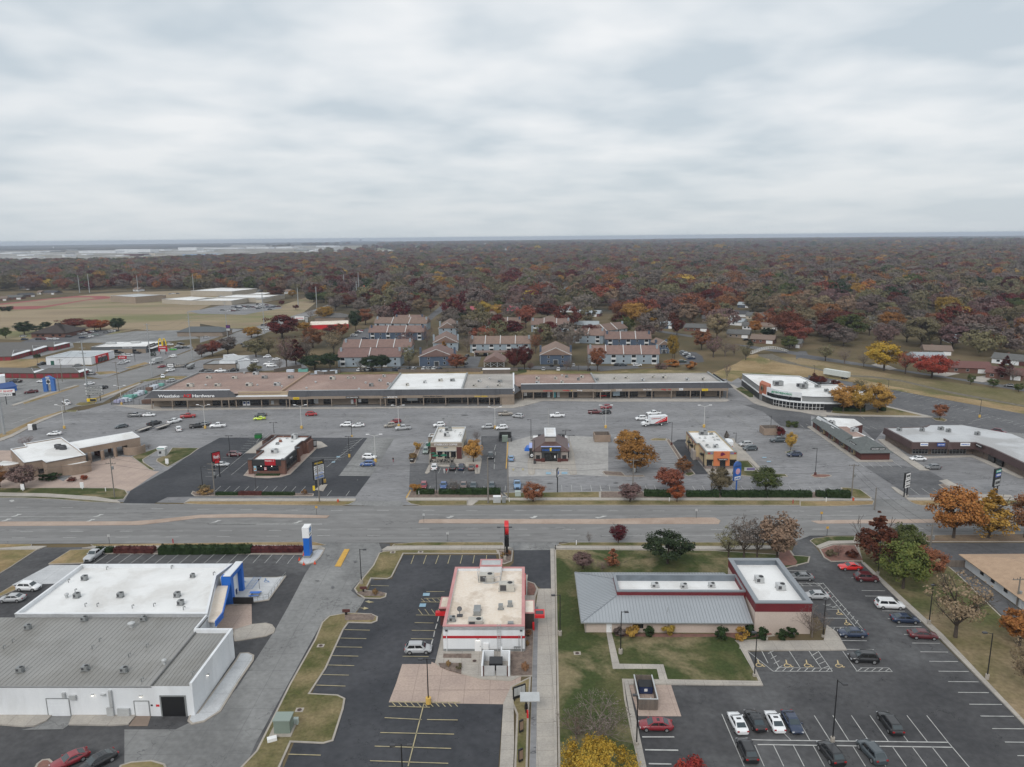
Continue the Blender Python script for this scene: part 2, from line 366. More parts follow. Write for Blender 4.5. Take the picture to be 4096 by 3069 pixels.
rg.mi=[0]*na+[1 if j>=3 else 0 for j in range(len(ringd)-2)for k in range(na)]
tag(rg.bd('terrain',[tm,FARG]),kind='structure')
sht('field','c1',Q_('-600 60 0 215 500 160 1100 95 1500 80 2209 60 2500 160 2209 270 2209 470 1900 520 1500 490 900 620 0 600 -700 560'),FIELD)
sht('field','c2',Q_('-50 230 0 300 300 330 700 290 1200 130 1290 190 1150 300 700 480 300 480 -50 420'),FIELD)
sht('field','c4',Q_('1180 1000 1500 870 1650 780 1730 760 2209 890 2300 900 2300 1020 1560 1010 1450 1070 1300 1030'),DRY)
sht('field','c5',Q_('-300 700 0 720 900 880 2212 1060 2700 1130 2700 1330 2212 1260 900 1020 300 860 0 880 -300 880'),mat('verge_grass',(.17,.145,.08),(.12,.11,.05),scale=.06,rough=1,c3=(.26,.2,.12),s3=.02,detail=6,spec=.05,spk=.4))
sht('field','c5',Q_('-300 760 0 800 300 850 500 910 900 1000 2212 1210 2700 1280 2700 1360 2212 1275 900 1035 450 950 0 880 -300 880'),DRY)
sht('creek','c5',Q_('-60 775 150 820 450 890 700 900 1000 940 1500 1055 2212 1190 2212 1205 1500 1075 1000 955 700 915 450 903 150 835 -60 788'),mat('creek_bed',(.09,.08,.055),(.16,.14,.11),scale=.6,rough=1,spk=.6))
sht('creek','c4',Q_('1740 770 1900 760 2050 830 2209 880 2209 892 2000 860 1850 815 1760 790'),MATS['creek_bed'])
sht('field','c3',Q_('-20 950 500 965 1400 940 2209 960 2209 1030 1500 1030 -20 1000'),DRY)
sht('field','c2',Q_('1540 970 2300 960 2300 1040 1380 1030'),DRY)
sht('lawn','c4',Q_('0 960 600 930 1150 960 1300 1030 1150 1010 0 1020'),GR)
sht('lawn','c3',Q_('1050 945 1400 935 1400 965 1250 1000 1100 990'),GRG)
sht('running_track','c1',Q_('-200 240 0 208 600 145 850 122 1150 122 1225 132 1210 150 1040 165 950 172 400 268 0 275 -200 280'),mat('red_track',(.28,.07,.06),(.24,.06,.055),scale=.1,rough=.9))
sht('field','c1',Q_('-160 240 60 216 600 155 850 140 1000 138 1060 148 900 172 500 232 0 240 -160 246'),FIELD)
ZL[0]=.0131
sht('street','c3',Q_('270 380 470 215 530 220 520 260 400 340 350 385'),MID)
sht('street','c4',Q_('530 490 640 520 1020 580 1020 560 650 500 560 485'),MID)
sht('street','c4',Q_('1490 655 1640 670 1800 690 2209 745 2209 780 1800 720 1650 700'),MID)
sht('street','c5',Q_('-40 665 0 655 60 655 80 690 700 790 1400 900 1900 970 2212 1020 2600 1080 2600 1115 2212 1052 1500 930 700 812 0 720 -40 735'),MID)
sht('driveway','c5',Q_('700 790 800 765 960 830 880 840'),CONC)
sht('driveway','c5',Q_('1320 870 1480 858 1580 875 1440 905 1300 885'),CONC)
sht('driveway','c5',Q_('1690 915 1830 895 1950 935 1800 962 1700 945'),CONC)
sht('street','c3',Q_('-200 905 500 915 1200 930 2209 940 2209 895 1480 895 1440 915 700 910 760 790 900 790 860 905 -200 890'),MID)
sht('street','c4',Q_('0 935 300 930 760 900 1150 850 1130 790 1060 745 900 735 870 760 960 830 800 880 500 915 0 900'),MID)
sht('parking_lot','c4',Q_('0 900 420 890 420 912 0 955'),MID)
sht('street','c2',Q_('1300 925 2300 915 2300 955 1560 960 1200 930'),MID)
sht('street','c2',Q_('1580 610 1850 470 1870 500 1870 610 1780 620'),MID)
ZL[0]=.0142
sht('avenue_lot','c1',Q_('-300 1100 0 1030 560 1040 1130 1040 880 1110 240 1310 0 1370 -300 1440'),CONG)
sht('avenue_lot','c1',Q_('390 880 520 870 1010 900 1260 820 1700 620 1900 720 2100 660 2140 700 1700 870 1450 920 1130 1040 900 1000 500 960'),LOT)
sht('avenue_lot','c1',Q_('700 640 1100 560 1500 510 2000 500 2209 590 1700 640 1000 640'),CONG)
sht('parking_lot','c1',Q_('200 640 400 580 760 540 1100 500 1330 500 1100 570 800 640'),MID)
sht('avenue_lot','c1',Q_('0 760 300 650 800 640 820 690 300 830 0 900'),CONG)
sht('street','c2',Q_('0 490 300 480 480 490 0 640'),LOT)
sht('parking_lot','c2',Q_('-150 290 0 275 210 230 700 200 900 235 900 262 700 290 500 330 0 320'),LOT)
sht('parking_lot','c2',Q_('0 830 600 770 1100 850 1200 920 560 960 -100 1000 -420 1010 -300 930'),LOT)
sht('avenue','n',Q_('-420 1755 -100 1662 0 1636 87 1614 319 1542 616 1455 688 1430 800 1390 945 1330 1090 1287 1267 1236 1325 1214 1340 1216 1267 1259 1162 1292 1053 1337 956 1375 800 1436 724 1462 652 1495 554 1531 463 1582 410 1612 300 1628 254 1645 145 1682 20 1733 -60 1765 -500 1900'),ROAD)
sht('street','e2',Q_('845 600 900 545 960 530 985 545 940 590 880 640'),ROAD)
lns('avenue_markings',WLINE,[('c1',120,1282+120,280,1360),*T_('c1 120 1540 260 1490;c1 330 1465 440 1430;c1 500 1305 600 1275;c1 700 1235 800 1205;c1 1200 1060 1290 1030;c1 1500 950 1560 930;c1 240 1500 370 1452;c1 0 1440 70 1418'),],wd=.18)
ZL[0]=.0153
sht('parking_lot','n',Q_('-500 2000 -500 1945 -40 1775 30 1742 150 1690 254 1652 340 1640 440 1612 520 1560 600 1515 700 1490 2930 1500 3010 1545 3200 1640 3400 1660 4700 1780 4700 2030 3300 2026 1500 2022 400 2008'),LOT)
sht('parking_lot','c5',Q_('-400 1060 -20 880 0 885 300 880 700 1000 2212 1275 2700 1365 2700 1600 2000 1560 1200 1480 650 1420 160 1310 0 1250 -330 1180'),MID)
sht('parking_lot','b5',Q_('560 240 900 200 2212 330 2212 440 1850 330 1250 235 830 290 740 400'),MID)
sht('back_lot','b5',Q_('1820 300 2300 340 2700 420 2700 640 2212 470'),CONG)
sht('drive_lane','b4',Q_('1430 0 1650 0 1740 60 2209 130 2330 160 2330 330 2209 312 2000 292 1900 210 1800 130'),MID)
sht('drive_lane','c4',Q_('1230 1030 1400 1040 1450 1120 1600 1240 1750 1320 1500 1330 1300 1080'),LOT)
sht('parking_lot','b1',Q_('2209 535 2050 640 1860 770 1440 1005 1360 1140 1700 1148 1850 1075 2209 1068 3926 1068 4094 845 3750 840 4060 420 2430 418'),DARK)
sht('parking_lot','b3',Q_('110 700 900 700 900 400 1170 400 1185 1000 1170 1060 110 1080 100 990'),MID)
sht('parking_lot','b3',Q_('1200 760 1960 830 2209 850 2209 1015 1230 1030 1190 950'),LOT)
sht('parking_lot','b3',Q_('1190 470 1440 400 1960 400 2300 420 2300 850 1960 830 1200 850'),mat('pale_asphalt',(.33,.32,.305),(.38,.365,.35),scale=.06,rough=.9,c3=(.26,.25,.24),s3=.05,k3=.6,cracks=(.12,.008,.7,(.15,.145,.14)),spk=.3))
sht('bank_forecourt','b1',Q_('980 700 1290 625 1440 630 1700 790 1760 790 1440 1005 1400 1010 1290 975 640 970 0 975 -300 960 -300 640 0 560 120 560 120 640 700 900'),PINK)
sht('drive_lane','b4',Q_('795 480 860 440 965 438 955 520 1195 820 1060 825'),DARK)
sht('patch','b2',Q_('1850 420 2150 420 1885 845 1535 840'),CONG)
sht('parking_lot','b5',Q_('640 660 1000 650 1270 700 1500 830 1500 930 1080 940 900 830'),MID)
sht('arterial_road','n',Q_('-700 1980 0 1993 110 1994 250 2000 450 2013 800 2019 1400 2026 1700 2025 2400 2023 3200 2027 4100 2023 4900 2012 4900 2132 4096 2141 3240 2144 3170 2171 2000 2171 1200 2173 0 2177 -700 2190'),ROAD)
for t,p in(('b1',Q_('1360 1146 1710 1150 1640 1165 1400 1160')),('b2',Q_('1600 1166 1720 1120 2209 1120 2270 1160 2209 1182')),('b5',Q_('700 975 1080 995 1180 1030 1150 1058 560 1058 640 1035'))):
 sht('driveway_apron',t,p,CONG)
ZL[0]=.0117
sht('parking_lot','n',Q_('-800 2192 0 2192 1210 2182 1500 2172 1560 2174 1560 2260 1300 2500 1150 2900 1100 3300 -1500 3300'),DRK2)
sht('concrete_drive','a1',Q_('340 275 560 275 380 402 80 412'),CONL)
sht('access_drive','a2',Q_('430 122 840 122 860 170 810 270 690 400 650 450 700 490 760 505 680 600 600 600 460 650 350 850 0 1490 -120 1760 -900 1760 -900 1400 -550 1400 -260 1260 -130 1120 130 720 220 560 340 330 400 240 420 160'),CONG)
sht('parking_lot','a2',Q_('1010 207 1640 207 1660 290 1790 290 1790 380 1930 560 1790 700 1260 900 1230 955 1690 1230 1650 1760 150 1760 260 1490 560 1200 380 1160 620 680 690 600 750 500 790 380 930 370'),DARK)
sht('concrete_pad','a2',Q_('1000 953 1235 953 1420 1010 1780 1020 1751 1100 1690 1228 908 1215 960 1080'),PINK)
sht('drive_lane','a3',Q_('15 170 262 170 266 437 200 437 110 380 -20 290 10 260'),DARK)
sht('driveway_apron','a3',Q_('-70 112 330 112 292 172 -20 175'),CONG)
sht('drive_lane','a3',Q_('180 437 266 437 303 1657 305 1760 115 1760 150 650'),CONC)
sht('drive_lane_edge','a3',Q_('150 560 180 560 172 1000 165 1657 165 1760 118 1760 140 1000'),LOT)
sht('parking_lot','a4',Q_('200 75 400 75 290 110 390 235 640 260 780 400 1751 1370 2400 2000 -600 2000 -1150 1760 -1240 1095 -33 1103 -145 868 540 862 480 800 380 690 280 540 60 235 215 260 160 200'),DRK2)
sht('parking_lot','a4',Q_('1080 125 1751 125 2400 120 2400 260 1330 290 1190 240 1050 150'),MID)
sht('back_yard_drive','a4',Q_('1240 290 1340 290 1751 600 2000 790 2000 880 1640 660 1500 520'),MID)
SW=CONC
def wlk(t,pts):
 P=G(t,pts);o=M_().pri(P,0,.21+hl()).bd('sidewalk',SW);tag(o,kind='structure')
isl('lawn','b1',Q_('-400 940 0 975 640 975 1290 978 1390 1000 1415 1040 1370 1100 1250 1110 1050 1075 500 1040 0 1030 -400 1020'),GRG)
wlk('b1',Q_('-400 1022 0 1032 500 1042 1050 1078 1290 1112 1330 1140 1150 1128 700 1085 400 1068 0 1066 -400 1056'))
isl('lawn','b1',Q_('-400 1058 0 1070 400 1072 700 1088 1000 1112 1250 1135 1000 1130 600 1098 250 1083 0 1083 -400 1070'),GRG,kw=.15)
isl('lawn','b1',Q_('1450 630 1570 590 1740 535 1750 560 1580 660 1590 690 1710 770 1690 785 1640 770'),GRG)
isl('lawn','b1',Q_('1730 655 1850 600 1900 530 2200 535 2100 610 1860 742 1820 735 1725 680'),GRG)
wlk('b2',Q_('-110 1096 1722 1096 1715 1120 -110 1122 -180 1145'))
isl('dry_verge','b2',Q_('-180 1147 -110 1125 1715 1123 1640 1160 1560 1168 0 1158'),DRY,kw=.15)
wlk('b3',Q_('70 1090 2209 1092 4420 1095 4420 1113 2209 1112 70 1112'))
isl('dry_verge','b3',Q_('70 1118 745 1116 742 1166 230 1172 120 1150'),GR,kw=.15)
isl('dry_verge','b3',Q_('870 1115 2209 1115 4420 1116 4420 1168 2209 1166 800 1166'),GR,kw=.15)
wlk('b3',Q_('752 1112 868 1112 800 1170 745 1170'))
wlk('b5',Q_('0 978 700 985 725 998 0 1000'))
isl('dry_verge','b5',Q_('0 1004 730 1002 720 1038 400 1052 0 1054'),DRY,kw=.15)
wlk('b5',Q_('1040 972 2212 975 2600 970 2600 990 2212 995 1070 995'))
isl('dry_verge','b5',Q_('1070 998 2212 998 2600 994 2600 1046 2212 1048 1200 1045 1130 1030'),DRY,kw=.15)
isl('lawn','b5',Q_('400 868 470 870 600 890 710 972 700 980 540 975 420 900'),GR)
isl('planting_strip','b3',Q_('75 1088 120 1000 1100 1000 1130 1050 1165 1088'),MU)
isl('lawn','b3',Q_('1140 1030 2209 1018 2209 1085 1200 1090'),GR)
isl('lawn','b4',Q_('0 1015 480 1015 500 1040 2209 1040 2430 1010 2470 1050 2470 1090 0 1090'),MU)
isl('planting_strip','b2',Q_('-80 1010 0 1035 1190 1035 1260 1040 1250 1066 -60 1066 -100 1040'),MU)
isl('brick_apron','b2',Q_('480 838 520 790 560 740 700 600 1000 400 1240 450 1310 480 1300 530 1000 825 900 855 750 868 600 862'),PINK)
isl('kerbed_pad','b2',Q_('500 592 680 455 760 440 640 590'),CONC,kerb=CONC)
isl('kerbed_pad','b2',Q_('1260 455 1340 465 1410 515 1300 542 1270 500'),CONC,kerb=CONC)
isl('sign_island','b2',Q_('1270 995 1345 938 1407 938 1360 1012'),CONC)
isl('patio','b3',Q_('320 660 330 450 700 450 905 655 880 815 830 818 820 750 620 745 345 735 330 800 300 820 275 812 320 720'),CONC)
isl('planting_strip','b3',Q_('110 680 130 620 185 520 240 470 262 480 215 570 165 700 112 705'),MU)
isl('concrete_apron','b3',Q_('1420 825 1410 700 1440 560 1470 460 1880 460 1920 600 1955 820 1930 832 1880 825 1855 762 1490 762 1490 815 1470 832'),CONC)
isl('planting_strip','b4',Q_('20 800 40 790 240 800 280 840 480 835 495 850 300 850 60 835'),MU)
isl('lawn','b4',Q_('550 440 600 425 740 430 730 452 570 452'),GR)
isl('rock_strip','b4',Q_('730 450 760 432 800 480 940 700 1050 820 1000 845 940 800 860 650'),MU)
isl('lawn','b4',Q_('940 810 1030 800 1050 825 980 848 930 830'),GRG)
isl('restaurant_base','b4',Q_('940 470 970 430 1480 430 1530 560 1530 680 1500 815 1200 825 1190 815 1100 680'),CONC)
isl('lawn','b4',Q_('1480 560 1560 570 1600 640 1500 650'),GRG)
isl('lawn','b4',Q_('1500 680 1640 675 1740 790 1780 815 2050 825 2075 850 1740 855 1440 830'),GRG)
isl('sidewalk_pad','b4',Q_('1480 470 1540 500 1790 775 1750 780 1640 672 1500 670'),CONC)
isl('lawn','b4',Q_('2040 580 2120 560 2209 575 2209 600 2080 605'),GRG)
isl('lawn','b5',Q_('800 60 1230 165 600 165 480 150 300 130 320 100'),GR)
wlk('b5',Q_('180 120 500 150 1300 165 1320 178 1000 172 200 152 140 130'))
wlk('b5',Q_('810 52 1320 172 1290 180 800 62'))
isl('lawn','b5',Q_('1300 180 1400 178 1455 200 1430 215 1340 205'),GR)
wlk('b5',Q_('70 270 120 262 600 575 910 595 920 612 560 615'))
wlk('b5',Q_('770 395 840 390 1060 560 1280 700 1180 700 900 510'))
wlk('b5',Q_('1060 570 1700 550 2212 730 2212 775 2160 775 1690 565 1080 585'))
isl('planting_island','b5',Q_('1365 840 1420 830 1530 900 1480 925'),MU)
wlk('b5',Q_('1370 805 1450 790 1520 830 1720 935 2080 945 2100 965 1720 965 1560 905 1420 830'))
wlk('b5',Q_('900 865 940 868 1075 950 1040 968 960 920'))
isl('planting_island','b5',Q_('105 750 130 735 290 740 315 755 250 770 140 768'),RED_ROCK)
wlk('c4',Q_('-1050 1262 -900 1258 1400 1262 1430 1280 1390 1290 0 1290 -620 1282 -880 1350 -1090 1350'))
wlk('c1',Q_('1250 1330 1740 1330 1790 1372 2300 1372 2300 1385 1700 1390'))
wlk('c2',Q_('-60 1365 2209 1352 2300 1352 2300 1362 2209 1364 -60 1380'))
wlk('c3',Q_('0 1350 1340 1345 1250 1362 0 1362'))
isl('church_walk','c4',Q_('1440 1100 1480 1110 1750 1270 1900 1330 2209 1385 2400 1370 2500 1330 2500 1460 2330 1430 2209 1405 1900 1370 1700 1310 1450 1130'),CONC)
isl('lawn','c4',Q_('1490 1150 1560 1125 1700 1200 1700 1245 1650 1250'),GRG)
wlk('c1',Q_('-400 1800 0 1700 120 1660 430 1500 690 1405 700 1415 440 1520 140 1680 -30 1745 -400 1860'))
isl('dry_verge','c1',Q_('-400 1760 0 1650 80 1625 400 1480 690 1390 860 1385 840 1405 700 1403 430 1497 120 1657 0 1697 -400 1795'),DRY,kw=.2)
isl('dry_verge','c1',Q_('830 1325 880 1300 1050 1300 1060 1312 900 1340'),DRY,kw=.2)
isl('dry_verge','c1',Q_('1000 1265 1080 1240 1530 1075 1545 1085 1300 1180 1080 1265'),DRY,kw=.2)
wlk('c1',Q_('1080 1266 1300 1183 1545 1088 1560 1095 1310 1200 1080 1280'))
isl('dry_verge','c1',Q_('1530 1062 1850 1010 2209 1012 2170 1050 2040 1045 1740 1050 1620 1070'),DRY,kw=.2)
isl('dry_verge','c1',Q_('240 1305 500 1225 870 1112 885 1120 600 1215 270 1320'),DRY,kw=.2)
wlk('c1',Q_('130 1330 500 1205 830 1110 870 1110 500 1224 150 1342'))
isl('dry_verge','c1',Q_('1380 920 1600 855 1650 870 1450 925'),DRY,kw=.2)
isl('dry_verge','c1',Q_('1030 965 1250 955 1330 970 1100 995'),DRY,kw=.2)
isl('dry_verge','c1',Q_('-100 830 500 815 510 870 250 925 -100 930'),DRY,kw=.2)
MEDI=mat('median_brick',(.36,.27,.215),(.42,.33,.27),scale=.2,rough=.9,c3=(.3,.22,.17),s3=.05,spk=.2)
def med(t,pts):
 P=G(t,pts);o=M_().pri(P,0,.16).bd('median',MEDI);tag(o,kind='structure')
med('b1',Q_('-900 1345 0 1350 1450 1347 1700 1330 2209 1275 2800 1262 3000 1266 3640 1283 3610 1310 2800 1300 2209 1308 1850 1352 1550 1386 0 1398 -900 1398'))
med('b3',Q_('205 1365 215 1332 270 1322 2209 1322 3150 1304 3480 1306 3540 1340 3520 1376 2209 1376'))
med('b5',Q_('110 1200 320 1192 1330 1182 1360 1172 2212 1172 3000 1165 3000 1205 2212 1214 180 1226'))
isl('dry_verge','a1',Q_('-300 137 0 135 220 135 215 148 0 162 -300 165'),DRY,kw=.15)
wlk('a1',Q_('-300 168 0 165 215 150 320 150 260 172 0 172 -300 176'))
isl('dry_verge','a1',Q_('-300 178 0 175 255 172 60 300 0 335 -300 500'),DRY,kw=.2)
isl('dry_verge','a1',Q_('330 270 480 175 640 168 620 200 570 265 340 273'),DRY,kw=.2)
isl('dry_verge','a1',Q_('620 138 1751 123 2150 121 2230 140 2190 146 1751 142 640 150'),DRY,kw=.15)
wlk('a1',Q_('560 163 640 152 1751 144 2190 148 2225 165 2215 175 2080 165 1751 158 660 163'))
isl('planting_bed','a1',Q_('620 172 660 165 1751 160 2080 167 2080 205 1751 203 640 200'),MU)
isl('sign_island','a2',Q_('290 262 330 210 440 160 470 175 440 225 400 262 340 277'),CONL)
isl('median_nose','a2',Q_('540 285 605 170 640 170 580 287'),YEL,kerb=YEL)
isl('dry_verge','a1',Q_('-200 490 0 470 90 415 130 440 0 495 -200 560'),DRY,kw=.2)
isl('dry_verge','a2',Q_('945 135 1100 122 1690 122 1700 146 930 148'),GR,kw=.2)
wlk('a2',Q_('860 176 900 152 1700 149 1760 168 1000 170 870 182'))
isl('lawn','a2',Q_('870 184 1000 172 1650 172 1660 200 1010 198 930 358 900 372 790 368 750 450 830 458 895 470 890 495 850 508 740 505 690 470 670 440 700 400 800 280 840 195'),GR)
isl('rock_bed','a2',Q_('1660 200 1650 175 1760 175 1751 250 1700 270 1668 262'),MU)
isl('lawn','a2',Q_('600 607 640 603 790 610 835 630 830 660 790 676 635 672 600 720 480 985 370 1155 560 1165 612 1190 600 1260 530 1480 460 1500 240 1490 120 1760 -200 1760 0 1550 230 1090 360 860 400 790 450 670 500 625'),GR)
isl('rock_bed','a2',Q_('605 615 790 614 815 632 805 655 610 658'),MU,h=.16,kw=.05,kerb=MU)
isl('rock_bed','a2',Q_('690 468 730 455 850 460 885 472 870 492 740 492'),MU,h=.16,kw=.05,kerb=MU)
isl('building_apron','h1',Q_('0 1345 60 1100 100 900 200 400 270 300 1100 300 1090 370 1180 400 1225 470 1190 560 1170 900 1150 1500 1020 1500 900 1560 560 1540 330 1480 60 1390'),CONC)
isl('rock_bed','h1',Q_('1065 880 1165 880 1145 1490 900 1500 895 1215 1055 1215'),MU,h=.2,kerb=MU,kw=.1)
isl('rock_bed','h1',Q_('100 1240 430 1240 430 1290 95 1285'),MU,h=.2,kerb=MU,kw=.1)
isl('rock_bed','h1',Q_('40 1350 320 1350 310 1475 150 1430 60 1390'),MU,h=.2,kerb=MU,kw=.1)
isl('rock_bed','h1',Q_('1095 385 1170 410 1200 470 1175 545 1090 545'),RED_ROCK,h=.2,kerb=MU,kw=.1)
sht('concrete_pad','h1',Q_('-40 1330 330 1480 560 1540 900 1560 1020 1500 1000 1657 -100 1657'),PINK)
isl('lawn','a3',Q_('130 1040 115 1300 105 1760 10 1760 30 1300 -20 1180 -10 1110'),GR)
wlk('a3',Q_('-60 1230 -10 1120 10 1150 15 1500 5 1760 -90 1760'))
wlk('a3',Q_('262 168 290 168 312 1760 292 1760'))
isl('lawn','a3',Q_('292 170 1380 178 1751 200 1900 210 1990 215 2040 220 2030 260 1751 330 1751 700 1751 790 1540 800 1600 860 1700 1080 1060 1068 985 1068 765 1065 780 1200 830 1440 905 1760 318 1760'),GRG)
isl('dry_verge','a3',Q_('310 138 400 122 1420 122 1751 125 1850 140 1420 150 340 147'),GR,kw=.2)
wlk('a3',Q_('290 150 1420 153 1850 145 1860 165 1420 175 300 166'))
wlk('a3',Q_('645 740 680 740 735 958 1035 962 1066 1072 1008 1068 990 992 690 992'))
wlk('a3',Q_('765 1067 985 1070 1066 1072 1688 1075 1560 850 1545 800 1640 800 1650 850 1610 870 1718 1105 1050 1098 800 1100 830 1250 940 1760 905 1760 830 1450'))
sht('dumpster_pad','a3',Q_('800 1098 1088 1098 1158 1312 865 1310'),PINK)
wlk('a4',Q_('-110 800 380 797 400 690 470 740 540 862 -160 862 -200 850'))
isl('gravel_bed','a3',Q_('700 770 690 740 1380 745 1751 720 1800 760 1540 795 1480 775 1100 780 860 775 800 775'),RED_ROCK)
isl('lawn','a4',Q_('285 112 310 95 450 80 600 80 590 112 420 115 330 150'),GRG,kw=.2)
wlk('a4',Q_('330 152 420 116 640 112 640 128 440 135 350 168'))
isl('gravel_bed','a4',Q_('350 170 440 140 600 140 660 250 430 255 380 225'),RED_ROCK)
isl('lawn','a4',Q_('640 260 610 140 700 130 1050 150 1180 240 1300 340 1640 670 2100 960 2600 1500 2600 1900 2300 1760 1751 1360 1170 760 900 520 780 390'),mat('leafy_grass',(.12,.11,.05),(.27,.205,.13),scale=.1,rough=1,c3=(.065,.085,.03),s3=.035,detail=7,spec=.05,spk=.5,k3=.8))
wlk('a4',Q_('640 262 660 262 950 530 1195 755 1751 1345 2400 1980 2370 2000 1751 1375 1170 775 940 565 780 405'))
isl('dry_verge','a4',Q_('1080 75 1751 65 2400 60 2400 118 1751 118 1090 118 1060 100'),mat('brown_verge',(.16,.11,.075),(.22,.16,.1),scale=.15,rough=1,spk=.4),kw=.2)
isl('planter_nose','a4',Q_('60 190 150 170 215 260 200 285 60 290'),RED_ROCK,kw=.4)
isl('concrete_deck','h2',Q_('590 1065 480 1040 500 900 670 575 1340 572 1510 545 1205 970 900 1020'),CONL)
sht('concrete_drive','h2',Q_('350 1060 900 1020 905 1390 1000 1420 560 1480 250 1470 300 1200'),PINK)
isl('end_island','h2',Q_('580 1560 580 1490 900 1395 1150 1370 1260 1400 1315 1470 1290 1540 1160 1600 700 1680 600 1690'),CONC)
isl('end_island','a1',Q_('1310 1370 1282 1345 1300 1300 1350 1290 1610 930 1640 880 1700 877 1740 895 1735 930 1640 1070 1510 1280 1400 1350'),CONL)
wlk('a1',Q_('-400 1305 0 1305 365 1300 320 1345 240 1380 160 1385 0 1372 -400 1372'))
wlk('a1',Q_('500 1298 760 1300 940 1300 880 1370 760 1378 470 1372'))
sht('driveway_ramp','a1',Q_('365 1296 500 1296 470 1372 430 1400 150 1405 240 1385 325 1345'),CONG)
sht('driveway_ramp','a1',Q_('940 1290 1040 1290 1010 1380 880 1380'),mat('brown_concrete',(.25,.19,.15),(.2,.155,.125),scale=.3,rough=.95))
isl('dry_verge','a1',Q_('250 1640 290 1610 340 1605 380 1640 390 1700 220 1700'),RED_ROCK,kw=.3)
isl('dry_verge','a1',Q_('820 1650 900 1625 1040 1615 1130 1640 1160 1700 800 1700'),DRY,kw=.3)
#  trees
rs=np.random.RandomState(11)
def leafmesh(name,cen,size,m):
 n=len(cen);cc=cen.mean(0);cc[2]-=cen[:,2].std()*.9;N_=cen-cc;N_/=np.linalg.norm(N_,axis=1)[:,None]+1e-6;N_+=rs.normal(size=(n,3))*.55
 a=np.cross(N_,rs.normal(size=(n,3)));a/=np.linalg.norm(a,axis=1)[:,None]
 b=np.cross(N_,a);b/=np.linalg.norm(b,axis=1)[:,None]
 s=(size*(.6+.8*rs.rand(n)))[:,None]
 V=np.stack([cen-a*s,cen-b*s*.6,cen+a*s,cen+b*s*.6],1).reshape(-1,3)
 nv=len(V);F=np.arange(nv,dtype=np.int32);nf=n
 me=bpy.data.meshes.new(name)
 me.vertices.add(nv);me.vertices.foreach_set('co',V.astype(np.float32).ravel())
 me.loops.add(nv);me.loops.foreach_set('vertex_index',F)
 me.polygons.add(nf);me.polygons.foreach_set('loop_start',np.arange(0,nv,4,dtype=np.int32));me.polygons.foreach_set('loop_total',np.full(nf,4,dtype=np.int32))
 me.update(calc_edges=True);me.materials.append(m);return me
def crown_pts(n,W,H,z0,nc,rc,shape='round',fill=.35,droop=0):
 cs=[]
 while len(cs)<nc:
  d=rs.normal(size=3);d/=np.linalg.norm(d);r=(fill+(1-fill)*rs.rand())**.6
  x,y,z=d*r
  if shape=='round':f=1;zz=(z+1)/2
  elif shape=='cone':zz=(z+1)/2;f=max(.08,1.15-zz*1.1)*1.25;
  elif shape=='spread':zz=((z+1)/2)**.8;f=.75+.5*sin(zz*2.6)
  elif shape=='vase':zz=(z+1)/2;f=.55+.6*zz
  cs.append((x*f*W/2,y*f*W/2,z0+zz*H,rc*(.6+.7*rs.rand())*(f if shape=='cone'else 1)))
 cs=np.array(cs);cs[:,0:2]+=rs.normal(size=(nc,2))*W*.03
 k=rs.randint(0,nc,n);d=rs.normal(size=(n,3));d/=np.linalg.norm(d,axis=1)[:,None];r=rs.rand(n)**.45
 P=cs[k,:3]+d*(r*cs[k,3])[:,None]*np.array([1,1,.7])
 if droop:P[:,2]-=droop*rs.rand(n)
 P[:,2]=np.maximum(P[:,2],z0*.75)
 return P
def branches(W,H,z0,n,r,seed=0,depth=2,up=.6,twig=0,lean=.0):
 rr=random.Random(seed);b=M_()
 b.tb((0,0,-.1),(0,0,z0),r*1.25,r*.9,7)
 def grow(p,d,l,rad,dep):
  q=(p[0]+d[0]*l,p[1]+d[1]*l,p[2]+d[2]*l);b.tb(p,q,rad,rad*.6,5 if dep>1 else 3)
  if dep<=0:return
  for i in range(rr.choice((2,3))if dep>1 else 3):
   e=Vector((d[0]+rr.uniform(-.75,.75),d[1]+rr.uniform(-.75,.75),d[2]+rr.uniform(-.25,.45))).normalized()
   grow(q,e,l*rr.uniform(.55,.8),rad*.6,dep-1)
 for i in range(n):
  a=2*PI*i/n+rr.uniform(-.3,.3);k=rr.uniform(.45,.95);e=Vector((cos(a)*k,sin(a)*k,up+rr.random()*.7)).normalized()
  zs=z0*(.75+.25*rr.random())
  grow((0,0,zs),e,H*.36*rr.uniform(.75,1.1),r*.5,depth)
 grow((0,0,z0),Vector((rr.uniform(-.15,.15),rr.uniform(-.15,.15),1)),H*.42,r*.75,depth)
 return b
def lm(name,c1,c2,rnd=.35,sc=.9):
 m=mat(name,c1,c2,scale=sc,rough=.85,detail=2,lo=.4,hi=.6,rnd=rnd,spec=.12)
 return m
